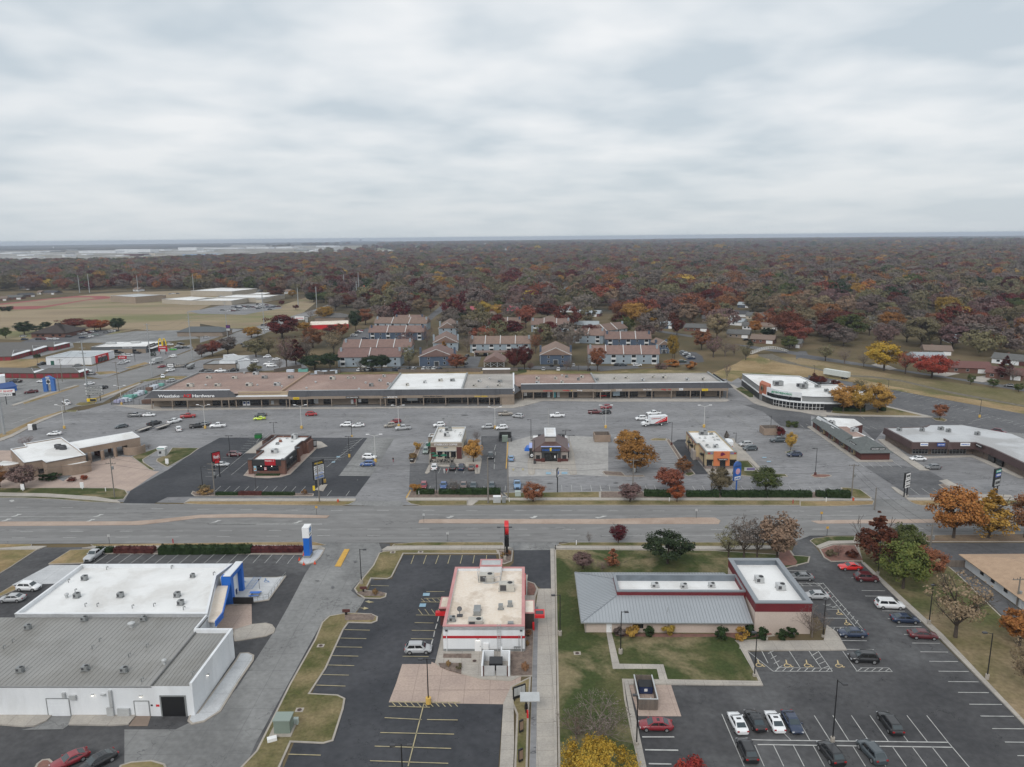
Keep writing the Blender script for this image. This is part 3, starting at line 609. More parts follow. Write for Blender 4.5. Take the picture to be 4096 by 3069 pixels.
LM=dict(
 dred=lm('dark_red_leaves',(.085,.022,.02),(.135,.036,.028)),red=lm('red_leaves',(.2,.035,.026),(.29,.065,.035)),
 brick=lm('russet_leaves',(.18,.068,.04),(.27,.115,.06)),org=lm('orange_leaves',(.27,.125,.036),(.38,.195,.055)),lime=lm('lime_leaves',(.105,.125,.035),(.18,.18,.05)),
 gold=lm('golden_leaves',(.36,.22,.055),(.52,.33,.08)),yel=lm('yellow_leaves',(.5,.33,.045),(.42,.31,.055)),
 amber=lm('amber_leaves',(.25,.13,.035),(.36,.2,.055)),
 olive=lm('olive_leaves',(.13,.115,.068),(.2,.175,.1)),grn=lm('green_leaves',(.055,.075,.026),(.1,.115,.04)),
 pine=lm('pine_needles',(.022,.036,.018),(.038,.055,.026),rnd=.25),tan=lm('tan_leaves',(.2,.15,.1),(.27,.195,.125)),
 twig=lm('bare_twigs',(.13,.105,.09),(.2,.165,.145)),plum=lm('plum_twigs',(.13,.082,.075),(.19,.125,.115)),
 hedge=lm('hedge_leaves',(.022,.04,.015),(.038,.062,.024),rnd=.2,sc=1.5),rhedge=lm('red_hedge_leaves',(.085,.028,.028),(.12,.042,.038),rnd=.2,sc=1.5),
 gras=lm('dry_ornamental_grass',(.3,.18,.09),(.22,.13,.07),sc=2))
PROTO={}
HID=bpy.data.collections.new('tree_kinds')
TK=dict(round=(9,8.2,2.6,6500,60,1.5,.26,'round',.26,6),spread=(11,7.6,2.4,7000,72,1.5,.27,'spread',.3,7),cone=(6.5,10.5,1.6,5200,70,1.15,.25,'cone',.2,6),
 small=(4.6,4.2,1.5,2600,34,.8,.19,'round',.12,5),pine=(7.5,6.5,2,6000,46,1.25,.24,'spread',.25,6),vase=(8,7.5,2.4,5200,55,1.25,.25,'vase',.22,7),
 thin=(9,8,2.6,1700,70,1.2,.21,'vase',.24,8),bare=(8.5,8,2.4,1200,90,1.2,.12,'vase',.2,9),big=(12,9,2.6,20000,150,1.4,.17,'spread',.3,7),shrub=(2,1.5,.1,1300,16,.45,.12,'round',.05,4),cypress=(3,8,.5,2600,60,.6,.2,'cone',.12,3))
def proto(kind,leaf):
 k=(kind,leaf)
 if k in PROTO:return PROTO[k]
 W,H,z0,n,nc,rc,ls,sh,tr,nb=TK[kind]
 P=crown_pts(n,W,H,z0,nc,rc,sh,fill=.25 if kind in('thin','bare')else .45)
 cm=leafmesh('crown',P,ls,LM[leaf])
 dep=3 if kind in('bare','thin','vase')else 2
 tk=branches(W,H,z0,nb,tr,seed=len(PROTO),depth=dep);me=bpy.data.meshes.new('trunk');me.from_pydata(tk.v,[],tk.f);me.materials.append(BARK if kind!='bare'else MATS['bare_twigs']);me.update()
 PROTO[k]=(cm,me,W,z0+H);return PROTO[k]
TR=[]
def tree(p,kind,leaf,w=None,h=None,label=None,cat='tree',name=None,group=None,rot=None):
 cm,tm_,W,H=proto(kind,leaf)
 sx=(w/W)if w else 1;sz=(h/H)if h else sx
 nm=name or{'pine':'pine_tree','shrub':'shrub','cypress':'conifer','cone':'upright_tree'}.get(kind,'bare_tree'if kind=='bare'else 'leafy_tree')
 t=thg(nm,label,cat,(p[0],p[1],p[2]if len(p)>2 else 0),random.uniform(0,6.28)if rot is None else rot,group)
 for nn,me in(('trunk',tm_),('crown',cm)):
  o=bpy.data.objects.new(nn,me);C.objects.link(o);o.parent=t;o.scale=(sx,sx,sz)
 TR.append((p[0],p[1],max(w or W,3)/2));return t
def tpx(t,bx,by,kind,leaf,wpx,ytop,label,group=None,cat='tree',z=.12,name=None,hmul=1):
 """trunk foot at a picture point; crown width in picture px and top row turned into metres"""
 p=g(t,bx,by);X0,Y0=nat(t,bx,by);s=TT[t][2]
 dd=math.sqrt(p[0]**2+p[1]**2+HC**2);ww=wpx/s*p[1]/F0*1.0
 h=hz(t,bx,by,t,bx,ytop)
 return tree((p[0],p[1],z),kind,leaf,ww/.98,max(h,1)*hmul,label,cat,name,group)
for a in '''a3 527 130 bare twig 50 48 tiny leafless sapling on the verge across from the pale driveway mouth
a3 727 130 vase dred 118 5 thin young dark red tree on the verge strip beside the arterial road
a3 485 305 vase plum 150 195 rounded purplish bare shrub tree at left end of the grey-roofed building
a3 615 320 bare plum 110 250 low bare plum bush between the purplish shrub tree and the rusty conifer
a3 688 285 cypress brick 95 155 small rusty brown conifer standing in a rock ring on the green lawn
a3 1065 268 pine pine 270 75 large dark green pine on the green lawn by the arterial road sidewalk
a3 1480 225 thin olive 190 25 sparse olive tree left of the bare pair behind the grey-roofed building
a3 1585 232 thin twig 240 -45 tall grey-brown nearly bare tree behind the grey-roofed building
a4 -75 225 thin twig 200 -30 second greyish sparse tree next to the tan-orange one
a4 60 245 vase tan 300 -55 tall tan-orange tree hanging over the driveway beside the burgundy-banded building
a4 430 215 shrub olive 70 170 pale olive ornamental grass mound in the corner bed by the driveway
a4 480 215 bare dred 100 140 dark leafless shrub in the corner bed by the driveway
a4 570 222 shrub dred 80 180 low crimson shrub in the corner bed by the driveway
a4 745 270 cone dred 300 -90 tall dark maroon oak by the driveway, its top over the road
a4 945 210 round grn 230 15 dark olive-green tree behind the bright green one
a4 922 440 round lime 320 130 broad bright green maple right of the red cars
a4 1090 360 round brick 220 165 rusty orange tree right of the bright green maple
a4 1280 775 thin tan 450 350 wide pale tan half-bare tree between two lamp posts on the slope
a4 1720 830 vase org 300 600 orange tree cut by the right edge of the view
a4 1790 1180 thin tan 330 780 sparse brown tree low at the right edge of the view
a3 590 1500 bare twig 480 1190 wide bare grey-brown tree on the lawn at the bottom of the view
a3 440 1480 bare plum 300 1280 low plum-grey bare tree left of the big bare one at the bottom
a3 590 1960 big yel 500 1545 bright golden yellow tree top at the bottom edge of the view
a3 1220 1850 small red 230 1620 red shrub tree top at the bottom edge beside the parked cars
a4 300 770 bare twig 260 565 tangled bare tree in the bed at the corner of the burgundy-banded building
b5 1515 1370 round org 470 870 big orange-brown maple on the brown verge by the arterial road
b5 1865 1370 cone org 430 880 orange upright maple right of the biggest orange one
b5 2215 1365 round brick 330 940 purplish-brown tree cut by the right edge, next in the maple row
b4 333 1135 vase plum 270 935 dull plum half-bare tree on the verge left of the dark clipped hedge
b4 780 1020 vase brick 330 765 wide maroon vase-shaped tree behind the dark clipped hedge
b4 850 1130 vase red 190 955 small red tree in front of the dark clipped hedge
b4 925 800 cone brick 180 610 small red-orange tree on the island beside the drive-through lane
b4 1318 1040 round olive 250 760 grey-olive round tree in front of the orange-fronted restaurant
b4 1830 1020 round grn 300 765 dark green round tree behind the hedge right of the blue oval sign
b4 390 800 round amber 390 480 large golden tree nearest the road on the parking island
b4 330 620 round amber 300 350 golden tree just behind the largest golden one on the parking island
b3 1470 1130 round brick 240 925 rounded rust-red tree on the sidewalk verge by the blue pickup
b3 600 1040 bare twig 170 870 bare grey tree in the hedge row facing the coffee shop
b3 170 1010 shrub gold 120 930 yellow-brown shrub at the driveway end of the coffee shop hedge
b3 810 690 round gold 215 445 round golden tree beside the coffee shop patio
b3 850 470 bare twig 110 330 bare grey tree behind the golden one at the coffee shop
b3 190 550 shrub gold 75 468 tall ornamental grass clump at far end of the coffee drive-through strip
b3 148 660 shrub gras 80 595 reddish ornamental grass clump at near end of the coffee drive-through strip
b4 2105 560 round gold 110 360 small orange tree left of the strip with the grey hipped roof
b4 1395 440 cypress twig 60 340 narrow dark shrub behind the orange-fronted restaurant
b1 268 970 vase plum 330 730 wide plum-brown tree in front of the beige bank
b1 0 965 round brick 210 750 rusty tree at the left edge of the view beside the plum-brown one
b1 300 520 bare plum 190 400 bare purplish bush behind the beige bank
b1 1640 540 bare twig 90 490 grey bare shrub at the canopy end of the beige bank
c4 1400 1055 bare plum 100 860 lone bare tree at the rear corner of the long shopping strip
c4 800 815 round amber 110 560 thin yellowish tree beside the apartment parking loop
c4 820 815 thin olive 120 580 olive thin tree at end of the grey-blue apartment block
c5 425 1255 round gold 230 985 left golden tree of the three before the curved church wall
c5 595 1262 round gold 210 990 middle golden tree of the three before the curved church wall
c5 765 1265 round gold 240 985 right golden tree of the three before the curved church wall
c5 580 1040 thin olive 150 930 grey-olive half-bare tree behind the three golden trees
c5 135 975 cone dred 90 860 dark red upright tree behind the church beside the white trailer
c5 205 985 round dred 120 905 round maroon bush tree behind the church roof
c5 350 990 shrub dred 85 945 crimson shrub beside the white car behind the church
c5 1380 1330 small brick 130 1175 lone small russet tree on the kerb island in the church parking lot
c5 828 845 round yel 310 570 bright yellow tree by the creek road
c5 1300 920 spread red 320 705 spreading scarlet tree by the creek road
c5 1040 880 thin brick 190 650 thin rusty tree between the yellow and scarlet ones
c5 250 750 thin olive 190 590 pale olive tree by the creek road, leftmost of that row
c5 437 780 bare twig 160 610 leafless grey tree second along the creek road
c5 628 810 bare twig 130 650 small leafless tree just left of the bright yellow one
c5 1683 985 small grn 70 890 small green sapling by the creek road below the brick house
c5 1905 1015 small grn 95 930 round green sapling between the driveway and the creek road
c5 2157 1060 small grn 90 975 green sapling nearest the right edge by the creek road
c5 2020 930 cypress dred 150 690 tall narrow crimson tree in front of the open garage house
c5 2100 950 bare twig 210 800 grey bare tree at the right edge before the houses
c3 625 930 round brick 190 770 rusty tree at the street behind the shopping strip, left of the gazebo
c3 1260 945 vase dred 190 710 dark red tree left of the pair behind the cream roof strip
c3 1375 935 vase dred 180 680 dark red tree right of the pair behind the cream roof strip
c3 745 745 bare twig 180 520 tall bare tree left of the long grey-blue apartment row
c3 490 800 cypress amber 120 610 feathery brown conifer in front of the navy gable
c3 1075 560 round dred 180 330 maroon tree between the upper apartment rows
c3 1240 570 round dred 260 400 broad purple-red tree between the upper apartment rows
c3 1660 610 round dred 240 410 dark maroon tree above the navy double gable
c3 1500 760 thin brick 170 530 brownish sparse tree left of the navy double gable
c3 1880 960 bare twig 90 790 bare tree at the right corner of the navy double gable
c3 1835 955 bare plum 100 830 short bare tree before the navy double gable
c3 2080 960 bare twig 90 760 bare tree left of the last grey-blue apartment row
c3 2180 955 vase brick 170 700 rusty brown tree at the corner of the last apartment row
c3 610 330 round brick 140 185 bright orange-red tree beside the red-roofed school
c3 915 355 round gold 160 180 golden tree before the red-roofed school
c3 1080 340 round gold 150 215 second golden tree before the red-roofed school
c3 1390 480 vase brick 210 230 tall russet tree right of the red-roofed school
c3 1630 370 round dred 260 200 big dark red tree uphill of the angled apartment roofs
c3 1425 210 round yel 150 60 yellow tree among the far houses, brightest in the middle of the woods
c3 100 900 thin olive 210 670 olive tree at the left navy gable apartment
c3 300 680 bare plum 170 450 bare tree left of the stepped navy gables
c3 130 600 thin brick 200 480 rusty half-bare tree beside the leftmost apartment rows
c3 80 720 thin plum 230 520 plum half-bare tree beside the leftmost apartment rows
c3 230 330 vase tan 200 160 tan tree cluster beside the curving street
c3 340 300 vase brick 140 160 brown tree nearest the curving street
c3 830 300 thin plum 120 240 small plum tree in front of the red-roofed school
c3 670 400 round pine 150 310 dark green tree left of the red-roofed school
c3 770 520 thin twig 150 400 bare tree at the head of the stepped gable row
c3 1440 950 thin plum 100 850 thin shrub by the street before the long apartment row
c3 1870 720 bare twig 200 520 grey bare tree behind the navy double gable
c3 2080 620 vase dred 230 440 purple-red tree right of the angled apartment roofs
c2 910 590 round dred 330 335 largest dark maroon tree left of the convenience store
c2 1150 500 round org 150 415 orange tree behind the largest maroon one
c2 570 585 round amber 150 465 amber tree beside the avenue
c2 640 570 small gold 90 480 small yellow tree beside the avenue
c2 140 790 vase brick 190 620 rusty tree left of the white garage building
c2 310 765 vase twig 200 580 wide bare-limbed tree right of the rusty one by the avenue
c2 20 800 round plum 140 660 plum tree at the end of the low garage building
c2 620 800 vase olive 230 600 olive-brown tree above the parked trucks
c2 760 760 thin olive 200 590 faded olive tree behind the parked trucks
c2 960 920 thin plum 230 560 tall plum-brown tree beside the dark carport
c2 1060 880 cone dred 200 570 maroon upright tree behind the storage yard
c2 1180 860 thin twig 200 560 grey thin tree behind the storage yard
c2 1250 700 round brick 220 480 russet tree left of the first apartment roof
c2 1480 760 thin tan 230 500 tan bare tree at the corner of the first apartment roof
c2 1270 935 pine pine 250 780 spreading dark pine left of the two behind the big brown roof
c2 1440 940 pine pine 170 760 dark pine right of the two behind the big brown roof
c2 880 940 bare twig 90 800 short leafless tree before the storage yard
c2 1770 960 bare twig 120 790 bare leaning tree before the first apartment row
c2 1900 955 pine pine 200 790 dark pine before the first apartment row
c2 2010 950 pine pine 150 780 second dark pine before the first apartment row
c2 610 950 shrub olive 160 870 olive bush at the edge of the truck lot
c2 1385 390 round amber 170 240 orange-brown tree behind the convenience store
c2 1220 380 bare twig 110 260 bare tree by the far end of the avenue
c2 1460 540 round dred 170 445 maroon tree right of the convenience store roof
c2 1570 600 vase brick 150 430 reddish tree beside the apartment side street
c2 1720 500 round pine 130 280 dark green tree beside the apartment side street
c2 1830 440 round brick 170 270 orange-brown tree above the upper apartment row
c2 1970 400 bare tan 180 260 pale bare tree above the upper apartment row
c2 2090 470 small dred 110 385 small dark red tree on the upper apartment roofs edge
c2 1260 190 round pine 170 80 dark round evergreen left of the traffic signal street
c2 1370 195 round grn 170 85 dark green tree second of that evergreen group
c2 1500 290 vase twig 170 120 bare wide tree right of the evergreen group
c2 1620 250 round dred 200 110 dark brown-red tree right of the evergreen group
c2 1940 220 round dred 110 145 red tree by the fenced channel
c2 905 230 small dred 60 170 small dark tree on the verge of the curved school road
c2 1060 275 small dred 65 220 small dark tree by the ditch beside the avenue
c2 840 150 round dred 170 20 big maroon tree behind the school parking
c2 1020 135 round org 90 60 orange tree behind the school road
c1 270 550 round pine 180 405 dark evergreen left of the brown hipped roof
c1 400 520 pine pine 140 455 low dark pine beside the brown hipped roof
c1 510 480 round pine 105 410 small evergreen peeking over the brown hipped roof
c1 65 590 round grn 110 475 dark tree at the left edge before the field
c1 830 480 spread dred 290 378 wide dark red tree behind the brown hipped roof
c1 1045 505 spread red 150 390 reddish tree left of the pair by the field
c1 1110 500 spread red 200 395 reddish tree right of the pair by the field
c1 1310 505 round pine 150 365 lone dark green tree at the field edge
c1 1680 795 cypress pine 28 735 left small cypress by the burger restaurant
c1 1710 795 cypress pine 30 730 right small cypress by the burger restaurant
c1 35 290 shrub pine 60 240 left round evergreen bush by the running track
c1 100 290 shrub pine 75 235 right round evergreen bush by the running track
c4 455 370 round dred 240 185 rounded crimson tree among the hillside houses
c4 850 555 vase dred 150 380 dark purple tree by the residential street
c4 660 525 small red 60 465 small red tree on a lawn by the residential street
c4 1120 720 vase brick 210 510 russet tree at the edge of the thicket
c4 1250 800 thin plum 230 560 plum bare tree in the thicket beside the ditch
c4 1380 790 bare twig 220 600 grey bare tree in the thicket beside the ditch
c4 1480 780 bare plum 180 640 low bare tree right in the thicket beside the ditch
c4 1610 830 thin olive 140 650 olive sapling tree nearest the white footbridge
c4 1710 530 round org 130 395 orange tree between the white houses
c4 2090 710 round grn 170 570 weeping green willow by the creek road
c4 2060 590 spread dred 330 300 very large dark red tree right of the brick garage house
c4 2050 370 spread brick 280 240 russet tree above the very large dark red one
c4 1230 430 vase brick 190 195 salmon-orange tree among the houses
c4 1290 600 vase tan 240 330 tall tan tree above the thicket
c4 980 380 cypress grn 100 250 dark green conifer among the hillside houses
c4 1660 680 cypress pine 70 600 small dark conifer by the creek road
c4 1850 570 round pine 170 480 dark evergreen behind the red-trimmed garage
c4 810 900 shrub org 170 830 orange shrub mass on the bank behind the strip
c4 1000 930 shrub org 120 850 yellow-orange shrub on the bank behind the strip
c4 670 930 shrub plum 110 870 brown shrub on the bank behind the strip
c4 600 440 vase org 190 310 orange tree left of the dark-roofed house
c4 860 380 vase brick 190 235 orange-brown tree among the hillside houses'''.split('\n'):
 t,bx,by,kd,lf,wd,yt,lb=a.split(' ',7);tpx(t,int(bx),int(by),kd,lf,int(wd),int(yt),lb,cat='shrub'if kd=='shrub'else 'tree')
for i,(x,y,wd,yt,lf,lb)in enumerate([(735,765,85,722,'twig','silvery blue-grey shrub left of the beige wall shrubs'),(823,772,90,708,'gold','yellow-green shrub right of the silvery one by the beige wall'),(938,765,72,712,'hedge','dark green ball shrub below the black window'),
  (1075,758,88,695,'gold','orange-yellow shrub in the middle of the gravel bed'),(1432,785,92,720,'hedge','dark green ball shrub left of the orange one'),(1563,795,95,722,'org','bright orange shrub near the building entrance'),(1626,765,70,702,'hedge','dark green ball shrub behind the blue access sign'),(1710,790,80,724,'hedge','dark green ball shrub by the tall lamp post')]):
 tpx('a3',x,y,'shrub',lf,wd,yt,lb,cat='shrub',hmul=1.15)
for x,y,wd,yt,lb in[(95,790,72,725,'dark green ball shrub left of the blue access sign post'),(160,770,76,712,'dark green ball shrub behind the blue access sign post')]:
 tpx('a4',x,y,'shrub','hedge',wd,yt,lb,cat='shrub')
for t,x,y,wd,yt,lf,lb in[('a3',88,1000,50,945,'gras','reddish grass tuft largest in the rock bed by the drive-through'),('a3',115,765,38,725,'gras','upper brown grass tuft in the rock bed by the drive-through'),('a3',105,830,26,803,'gras','small green-brown tuft in the rock bed by the drive-through'),
   ('a2',815,478,38,442,'gras','brown grass tuft on the curved rock island'),('a2',1316,970,32,938,'gras','small brown tuft beside the dumpster walk'),('a2',1388,990,38,962,'olive','small green tuft beside the dumpster walk'),('a2',1688,232,34,195,'gras','left brown grass tuft at the red road sign'),('a2',1725,212,34,178,'gras','right brown grass tuft at the red road sign')]:
 tpx(t,x,y,'shrub',lf,wd,yt,lb,cat='shrub')
tpx('b2',1150,1050,'shrub','gras',55,995,'brown ornamental tuft at the end of the low hedge',cat='shrub')
tpx('b2',45,980,'shrub','olive',110,940,'olive bush at the corner of the burger restaurant lot',cat='shrub');tpx('b2',70,1040,'shrub','gras',150,990,'brown shrub at the corner of the burger restaurant lot',cat='shrub')
tpx('b1',575,880,'shrub','hedge',160,820,'dark green bush under the bank window',cat='shrub');tpx('b1',470,890,'shrub','hedge',80,830,'second dark bush under the bank window',cat='shrub')
tpx('b1',925,885,'shrub','red',75,835,'crimson bush at the bank curved wall',cat='shrub');tpx('b1',790,900,'shrub','dred',90,862,'dull red bush at the bank curved wall',cat='shrub')
tpx('b4',2080,300,'shrub','grn',70,235,'left green bush on the kerb island in the lot',cat='shrub');tpx('b4',2150,305,'shrub','grn',80,242,'right green bush on the kerb island in the lot',cat='shrub')
tpx('b4',1990,405,'shrub','dred',90,300,'dark red bush beside the wooden dumpster screen',cat='shrub')
def hedge(t,pts,h,wd,leaf,label,dens=26,group=None):
 P=[g(t,x,y)for x,y in pts];o0=P[0]
 th=thg('hedge',label,'hedge',(o0[0],o0[1],.1),group=group);cs=[];b=M_()
 for a,c in zip(P[:-1],P[1:]):
  L=dist(a,c);n=int(L*wd*h*dens*2.2)
  u=rs.rand(n);s=rs.rand(n,2);face=rs.randint(0,4,n)
  dx,dy=(c[0]-a[0])/L,(c[1]-a[1])/L;nx,ny=-dy,dx
  ww=np.where(face<1,-1,np.where(face<2,1,s[:,0]*2-1))*wd/2*(1+.12*np.sin(u*L*1.7));zz=np.where(face>=2,h*(.93+.07*np.sin(u*L*2.1+ww)),s[:,1]*h)+rs.normal(size=n)*.05
  X=a[0]+dx*u*L+nx*ww-o0[0];Y=a[1]+dy*u*L+ny*ww-o0[1];cs.append(np.stack([X,Y,zz],1))
  b.obox((a[0]-o0[0],a[1]-o0[1]),(c[0]-o0[0],c[1]-o0[1]),wd*.85,-.1,h*.9)
 me=leafmesh('foliage',np.concatenate(cs),.13,LM[leaf]);o=bpy.data.objects.new('foliage',me);C.objects.link(o);o.parent=th
 b.bd('hedge_core',LM[leaf],th)
hedge('a1',[(655,190),(775,188)],1.2,1.6,'hedge','short dark hedge behind the silver pickup')
hedge('a1',[(790,190),(1060,190)],1.3,1.9,'rhedge','dull red-brown hedge between the two green ones')
hedge('a1',[(1095,195),(1722,190)],1.7,2.2,'hedge','long dark green clipped hedge behind the white building')
hedge('a2',Q_('-280 190 -140 188 -10 186 320 184'),1.2,1.9,'rhedge','long maroon hedge running up to the blue pylon sign')
hedge('b4',[(485,1060),(780,1070)],1.6,2.2,'hedge','dark hedge section left of the maroon vase-shaped tree')
hedge('b4',[(950,1066),(1235,1070)],1.5,2,'hedge','dark hedge section right of the small red tree');hedge('b4',[(1243,1068),(1310,1070)],1.8,2.2,'hedge','short hedge section below the grey-olive tree')
hedge('b4',[(1335,1068),(1835,1072)],1.6,2.2,'hedge','longest dark hedge section by the blue oval sign');hedge('b4',[(1845,1070),(2209,1072),(2330,1072)],1.6,2.2,'hedge','dark hedge section below the dark green round tree')
hedge('b5',[(155,955),(245,958)],1.6,1.8,'hedge','small rounded hedge near the driveway corner');hedge('b5',[(255,955),(490,962)],1.8,2.2,'hedge','rounded hedge ending at the wooden utility pole')
hedge('b3',[(185,1040),(380,1040)],1.3,1.8,'hedge','short green hedge left of the lamp post before the coffee shop');hedge('b3',[(430,1040),(660,1040)],1.2,1.8,'hedge','green hedge under the bare tree before the coffee shop');hedge('b3',[(660,1042),(1110,1042)],1.6,2,'hedge','longest green hedge before the coffee shop')
hedge('b2',[(180,1055),(420,1055)],.9,1.2,'hedge','low green hedge left of the red one before the burger restaurant');hedge('b2',[(430,1055),(685,1055)],1.1,1.2,'rhedge','low red hedge before the burger restaurant');hedge('b2',[(690,1055),(1045,1055)],.9,1.2,'hedge','low green hedge right of the red one before the burger restaurant')
hedge('c1',[(385,800),(435,800)],1.6,3,'pine','low dark hedge beside the white store');hedge('b2',[(620,838),(880,838)],.5,1.2,'hedge','low planting under the burger restaurant front windows')
hedge('c5',[(320,1245),(640,1255)],1.5,1.6,'hedge','dark hedge under the three golden trees');hedge('c5',[(780,1235),(830,1250)],1.9,2.2,'hedge','dark hedge at the church wall end')
#  vehicles
PAINT={}
for n_,c_ in dict(white=(.78,.79,.8),silver=(.42,.43,.44),grey=(.16,.165,.17),black=(.014,.014,.016),red=(.36,.02,.022),maroon=(.1,.014,.018),navy=(.022,.036,.075),blue=(.04,.1,.28),lblue=(.17,.29,.46),
 tan=(.3,.27,.23),dgreen=(.03,.05,.04),sage=(.25,.3,.28),neon=(.62,.8,.05),brown=(.16,.11,.095),lime=(.1,.5,.08),scarlet=(.62,.02,.018),brick=(.24,.02,.03),slate=(.06,.075,.085)).items():
 PAINT[n_]=mat(n_+'_car_paint',c_,rough=.28,spec=.6,coat=.5)
CHROME=mat('dark_grille',(.03,.03,.032),rough=.35);BED=mat('pickup_bed_liner',(.02,.02,.021),rough=.8)
CK=dict(sedan=(4.8,1.86,1.46,.9,.98,(1.3,.42,-1,-1.95),1.03,.35,(.92,.98)),coupe=(4.7,1.9,1.36,.88,.95,(.95,.05,-.95,-2),.99,.36,(.95,1)),
  suv=(4.65,1.92,1.72,1.02,1.1,(1.35,.62,-1.6,-2.18),1.12,.385,(.9,.93)),hatch=(4.3,1.82,1.55,.96,1.03,(1.3,.55,-1.4,-2),1.04,.33,(.85,.82)),
  van=(5.15,1.98,1.76,1.02,1.08,(1.6,.7,-2.1,-2.45),1.08,.35,(.98,1.05)),pickup=(5.8,2.02,1.88,1.2,1.24,(1.15,.55,-.75,-.95),1.26,.41,(1,1.25)),wagon=(4.95,1.92,1.6,.98,1.06,(1.3,.5,-1.75,-2.3),1.06,.34,(.95,1)))
CPROTO={}
def car_meshes(kind):
 if kind in CPROTO:return CPROTO[kind]
 L,W,H,hz_,bz,(xa,xb,xc,xd),tz,wr,(fi,ri)=CK[kind]
 R={};hl_=L/2;w=W/2
 def ring(x,wd,zb,zs,zt):return[(x,-wd*.8,zb),(x,-wd*.97,zb+.1),(x,-wd,(zb+zs)/2+.02),(x,-wd*.95,zs-.06),(x,-wd*.82,zt),(x,0,zt+.025),(x,wd*.82,zt),(x,wd*.95,zs-.06),(x,wd,(zb+zs)/2+.02),(x,wd*.97,zb+.1),(x,wd*.8,zb)]
 pk=kind=='pickup'
 st=[(hl_,.72,.36,hz_-.3,hz_-.34),(hl_-.12,.88,.27,hz_-.14,hz_-.17),(hl_-.5,.96,.22,hz_-.03,hz_-.04),(xa+.15,1,.2,hz_+.02,hz_+.03),(xb,1,.19,bz,bz),(0,1,.19,bz,bz),(xc,1,.19,bz,bz),(xd,1,.2,tz,tz+.0),(-hl_+.35,.97,.24,tz-.01,tz-.02),(-hl_+.08,.9,.3,tz-.08,tz-.14),(-hl_,.8,.38,tz-.22,tz-.3)]
 if pk:st=st[:6]+[(xd-.02,1,.22,tz,tz),(xd-.06,1,.22,tz,tz),(-hl_+.1,.99,.26,tz,tz),(-hl_,.95,.34,tz-.05,tz-.06)]
 b=M_();n=11
 for x,k,zb,zs,zt in st:b.v+=ring(x,w*k,zb,zs,zt)
 for i in range(len(st)-1):
  for j in range(n-1):
   if pk and i>=7 and i<8 and j in(4,5):continue
   b.f.append([i*n+j,(i+1)*n+j,(i+1)*n+j+1,i*n+j+1]);b.mi.append(0)
  b.f.append([i*n+n-1,(i+1)*n+n-1,(i+1)*n,i*n]);b.mi.append(0)
 b.f.append(list(range(n)));b.f.append([(len(st)-1)*n+j for j in range(n)][::-1]);b.mi+=[0,0]
 wt=w*.74 if not pk else w*.78;wb_=w*.9;zr=H
 A=[(xa,-wb_,bz-.03),(xa,wb_,bz-.03),(xd,wb_,bz-.03),(xd,-wb_,bz-.03)];T=[(xb,-wt,zr-.05),(xb,wt,zr-.05),(xc,wt,zr-.05),(xc,-wt,zr-.05)]
 i=len(b.v);b.v+=A+T+[(xb-.25,-wt*.8,zr),(xb-.25,wt*.8,zr),(xc+.2,wt*.8,zr),(xc+.2,-wt*.8,zr)]
 for f in((0,1,5,4),(1,2,6,5),(2,3,7,6),(3,0,4,7),(4,5,9,8),(5,6,10,9),(6,7,11,10),(7,4,8,11),(8,9,10,11)):b.f.append([i+k for k in f]);b.mi.append(0)
 if kind in('suv','wagon','van'):
  for s in(-1,1):b.bo(xc+.1,s*wt*.88-.02,zr-.02,xb-.15,s*wt*.88+.02,zr+.05)
 for s in(-1,1):b.bo(xa-.25,s*(w-.02),bz-.02,xa-.45,s*(w+.16),bz+.12)
 R['body']=b
 def lerp(p,q,f):return tuple(p[k]+(q[k]-p[k])*f for k in range(3))
 def pane(a,b_,c,d,mx,my0,my1,off):
  P=[lerp(lerp(a,b_,mx),lerp(d,c,mx),my0),lerp(lerp(a,b_,1-mx),lerp(d,c,1-mx),my0),lerp(lerp(a,b_,1-mx),lerp(d,c,1-mx),my1),lerp(lerp(a,b_,mx),lerp(d,c,mx),my1)]
  P=[(p[0]+off[0],p[1]+off[1],p[2]+off[2])for p in P];return P
 q=M_();q.face(pane(A[0],A[1],T[1],T[0],.06,.1,.95,(.02,0,.015)));R['windshield']=q
 q=M_();q.face(pane(A[2],A[3],T[3],T[2],.08,.2,.93,(-.02,0,.012)));R['rear_window']=q
 for(a,b_,c,d,sg)in((A[3],A[0],T[0],T[3],-1),(A[1],A[2],T[2],T[1],1)):
  q=M_();R['side_window'+('_b'if sg>0 else '')]=q
  m1=.07;lo_,hi_=.16,.90
  for u0,u1 in(((.08,.47),(.51,.9))if kind!='coupe'else((.1,.66),(.7,.88))):
   P=[lerp(lerp(a,b_,u),lerp(d,c,u),v)for u,v in((u0,lo_),(u1,lo_),(u1,hi_),(u0,hi_))]
   q.face([(p[0],p[1]+sg*.015,p[2])for p in P])
 q=M_();q.bo(hl_-.03,-w*.45,.42,hl_+.015,w*.45,hz_-.38);R['grille']=q
 for nm,x,z,c_ in(('headlight',hl_-.1,hz_-.3,0),('taillight',-hl_+.04,tz-.22,1)):
  q=M_();q.bo(x-.06,-.16,-.07+z,x+.085,.16,.07+z)if not c_ else q.bo(x-.07,-.15,z-.08,x+.05,.15,z+.1);R[nm]=q
 q=M_();q.dsc((0,0,0),wr,(0,1,0),14,.22);R['tyre']=q
 q=M_();q.dsc((0,0,0),wr*.62,(0,1,0),10,.235);R['rim']=q
 if pk:q=M_();q.bo(-hl_+.12,-w*.8,tz-.42,xd-.1,w*.8,tz-.4);q.bo(-hl_+.1,-w*.82,tz-.42,-hl_+.12,w*.82,tz-.02);q.bo(xd-.1,-w*.82,tz-.42,xd-.08,w*.82,tz-.02);R['cargo_bed']=q
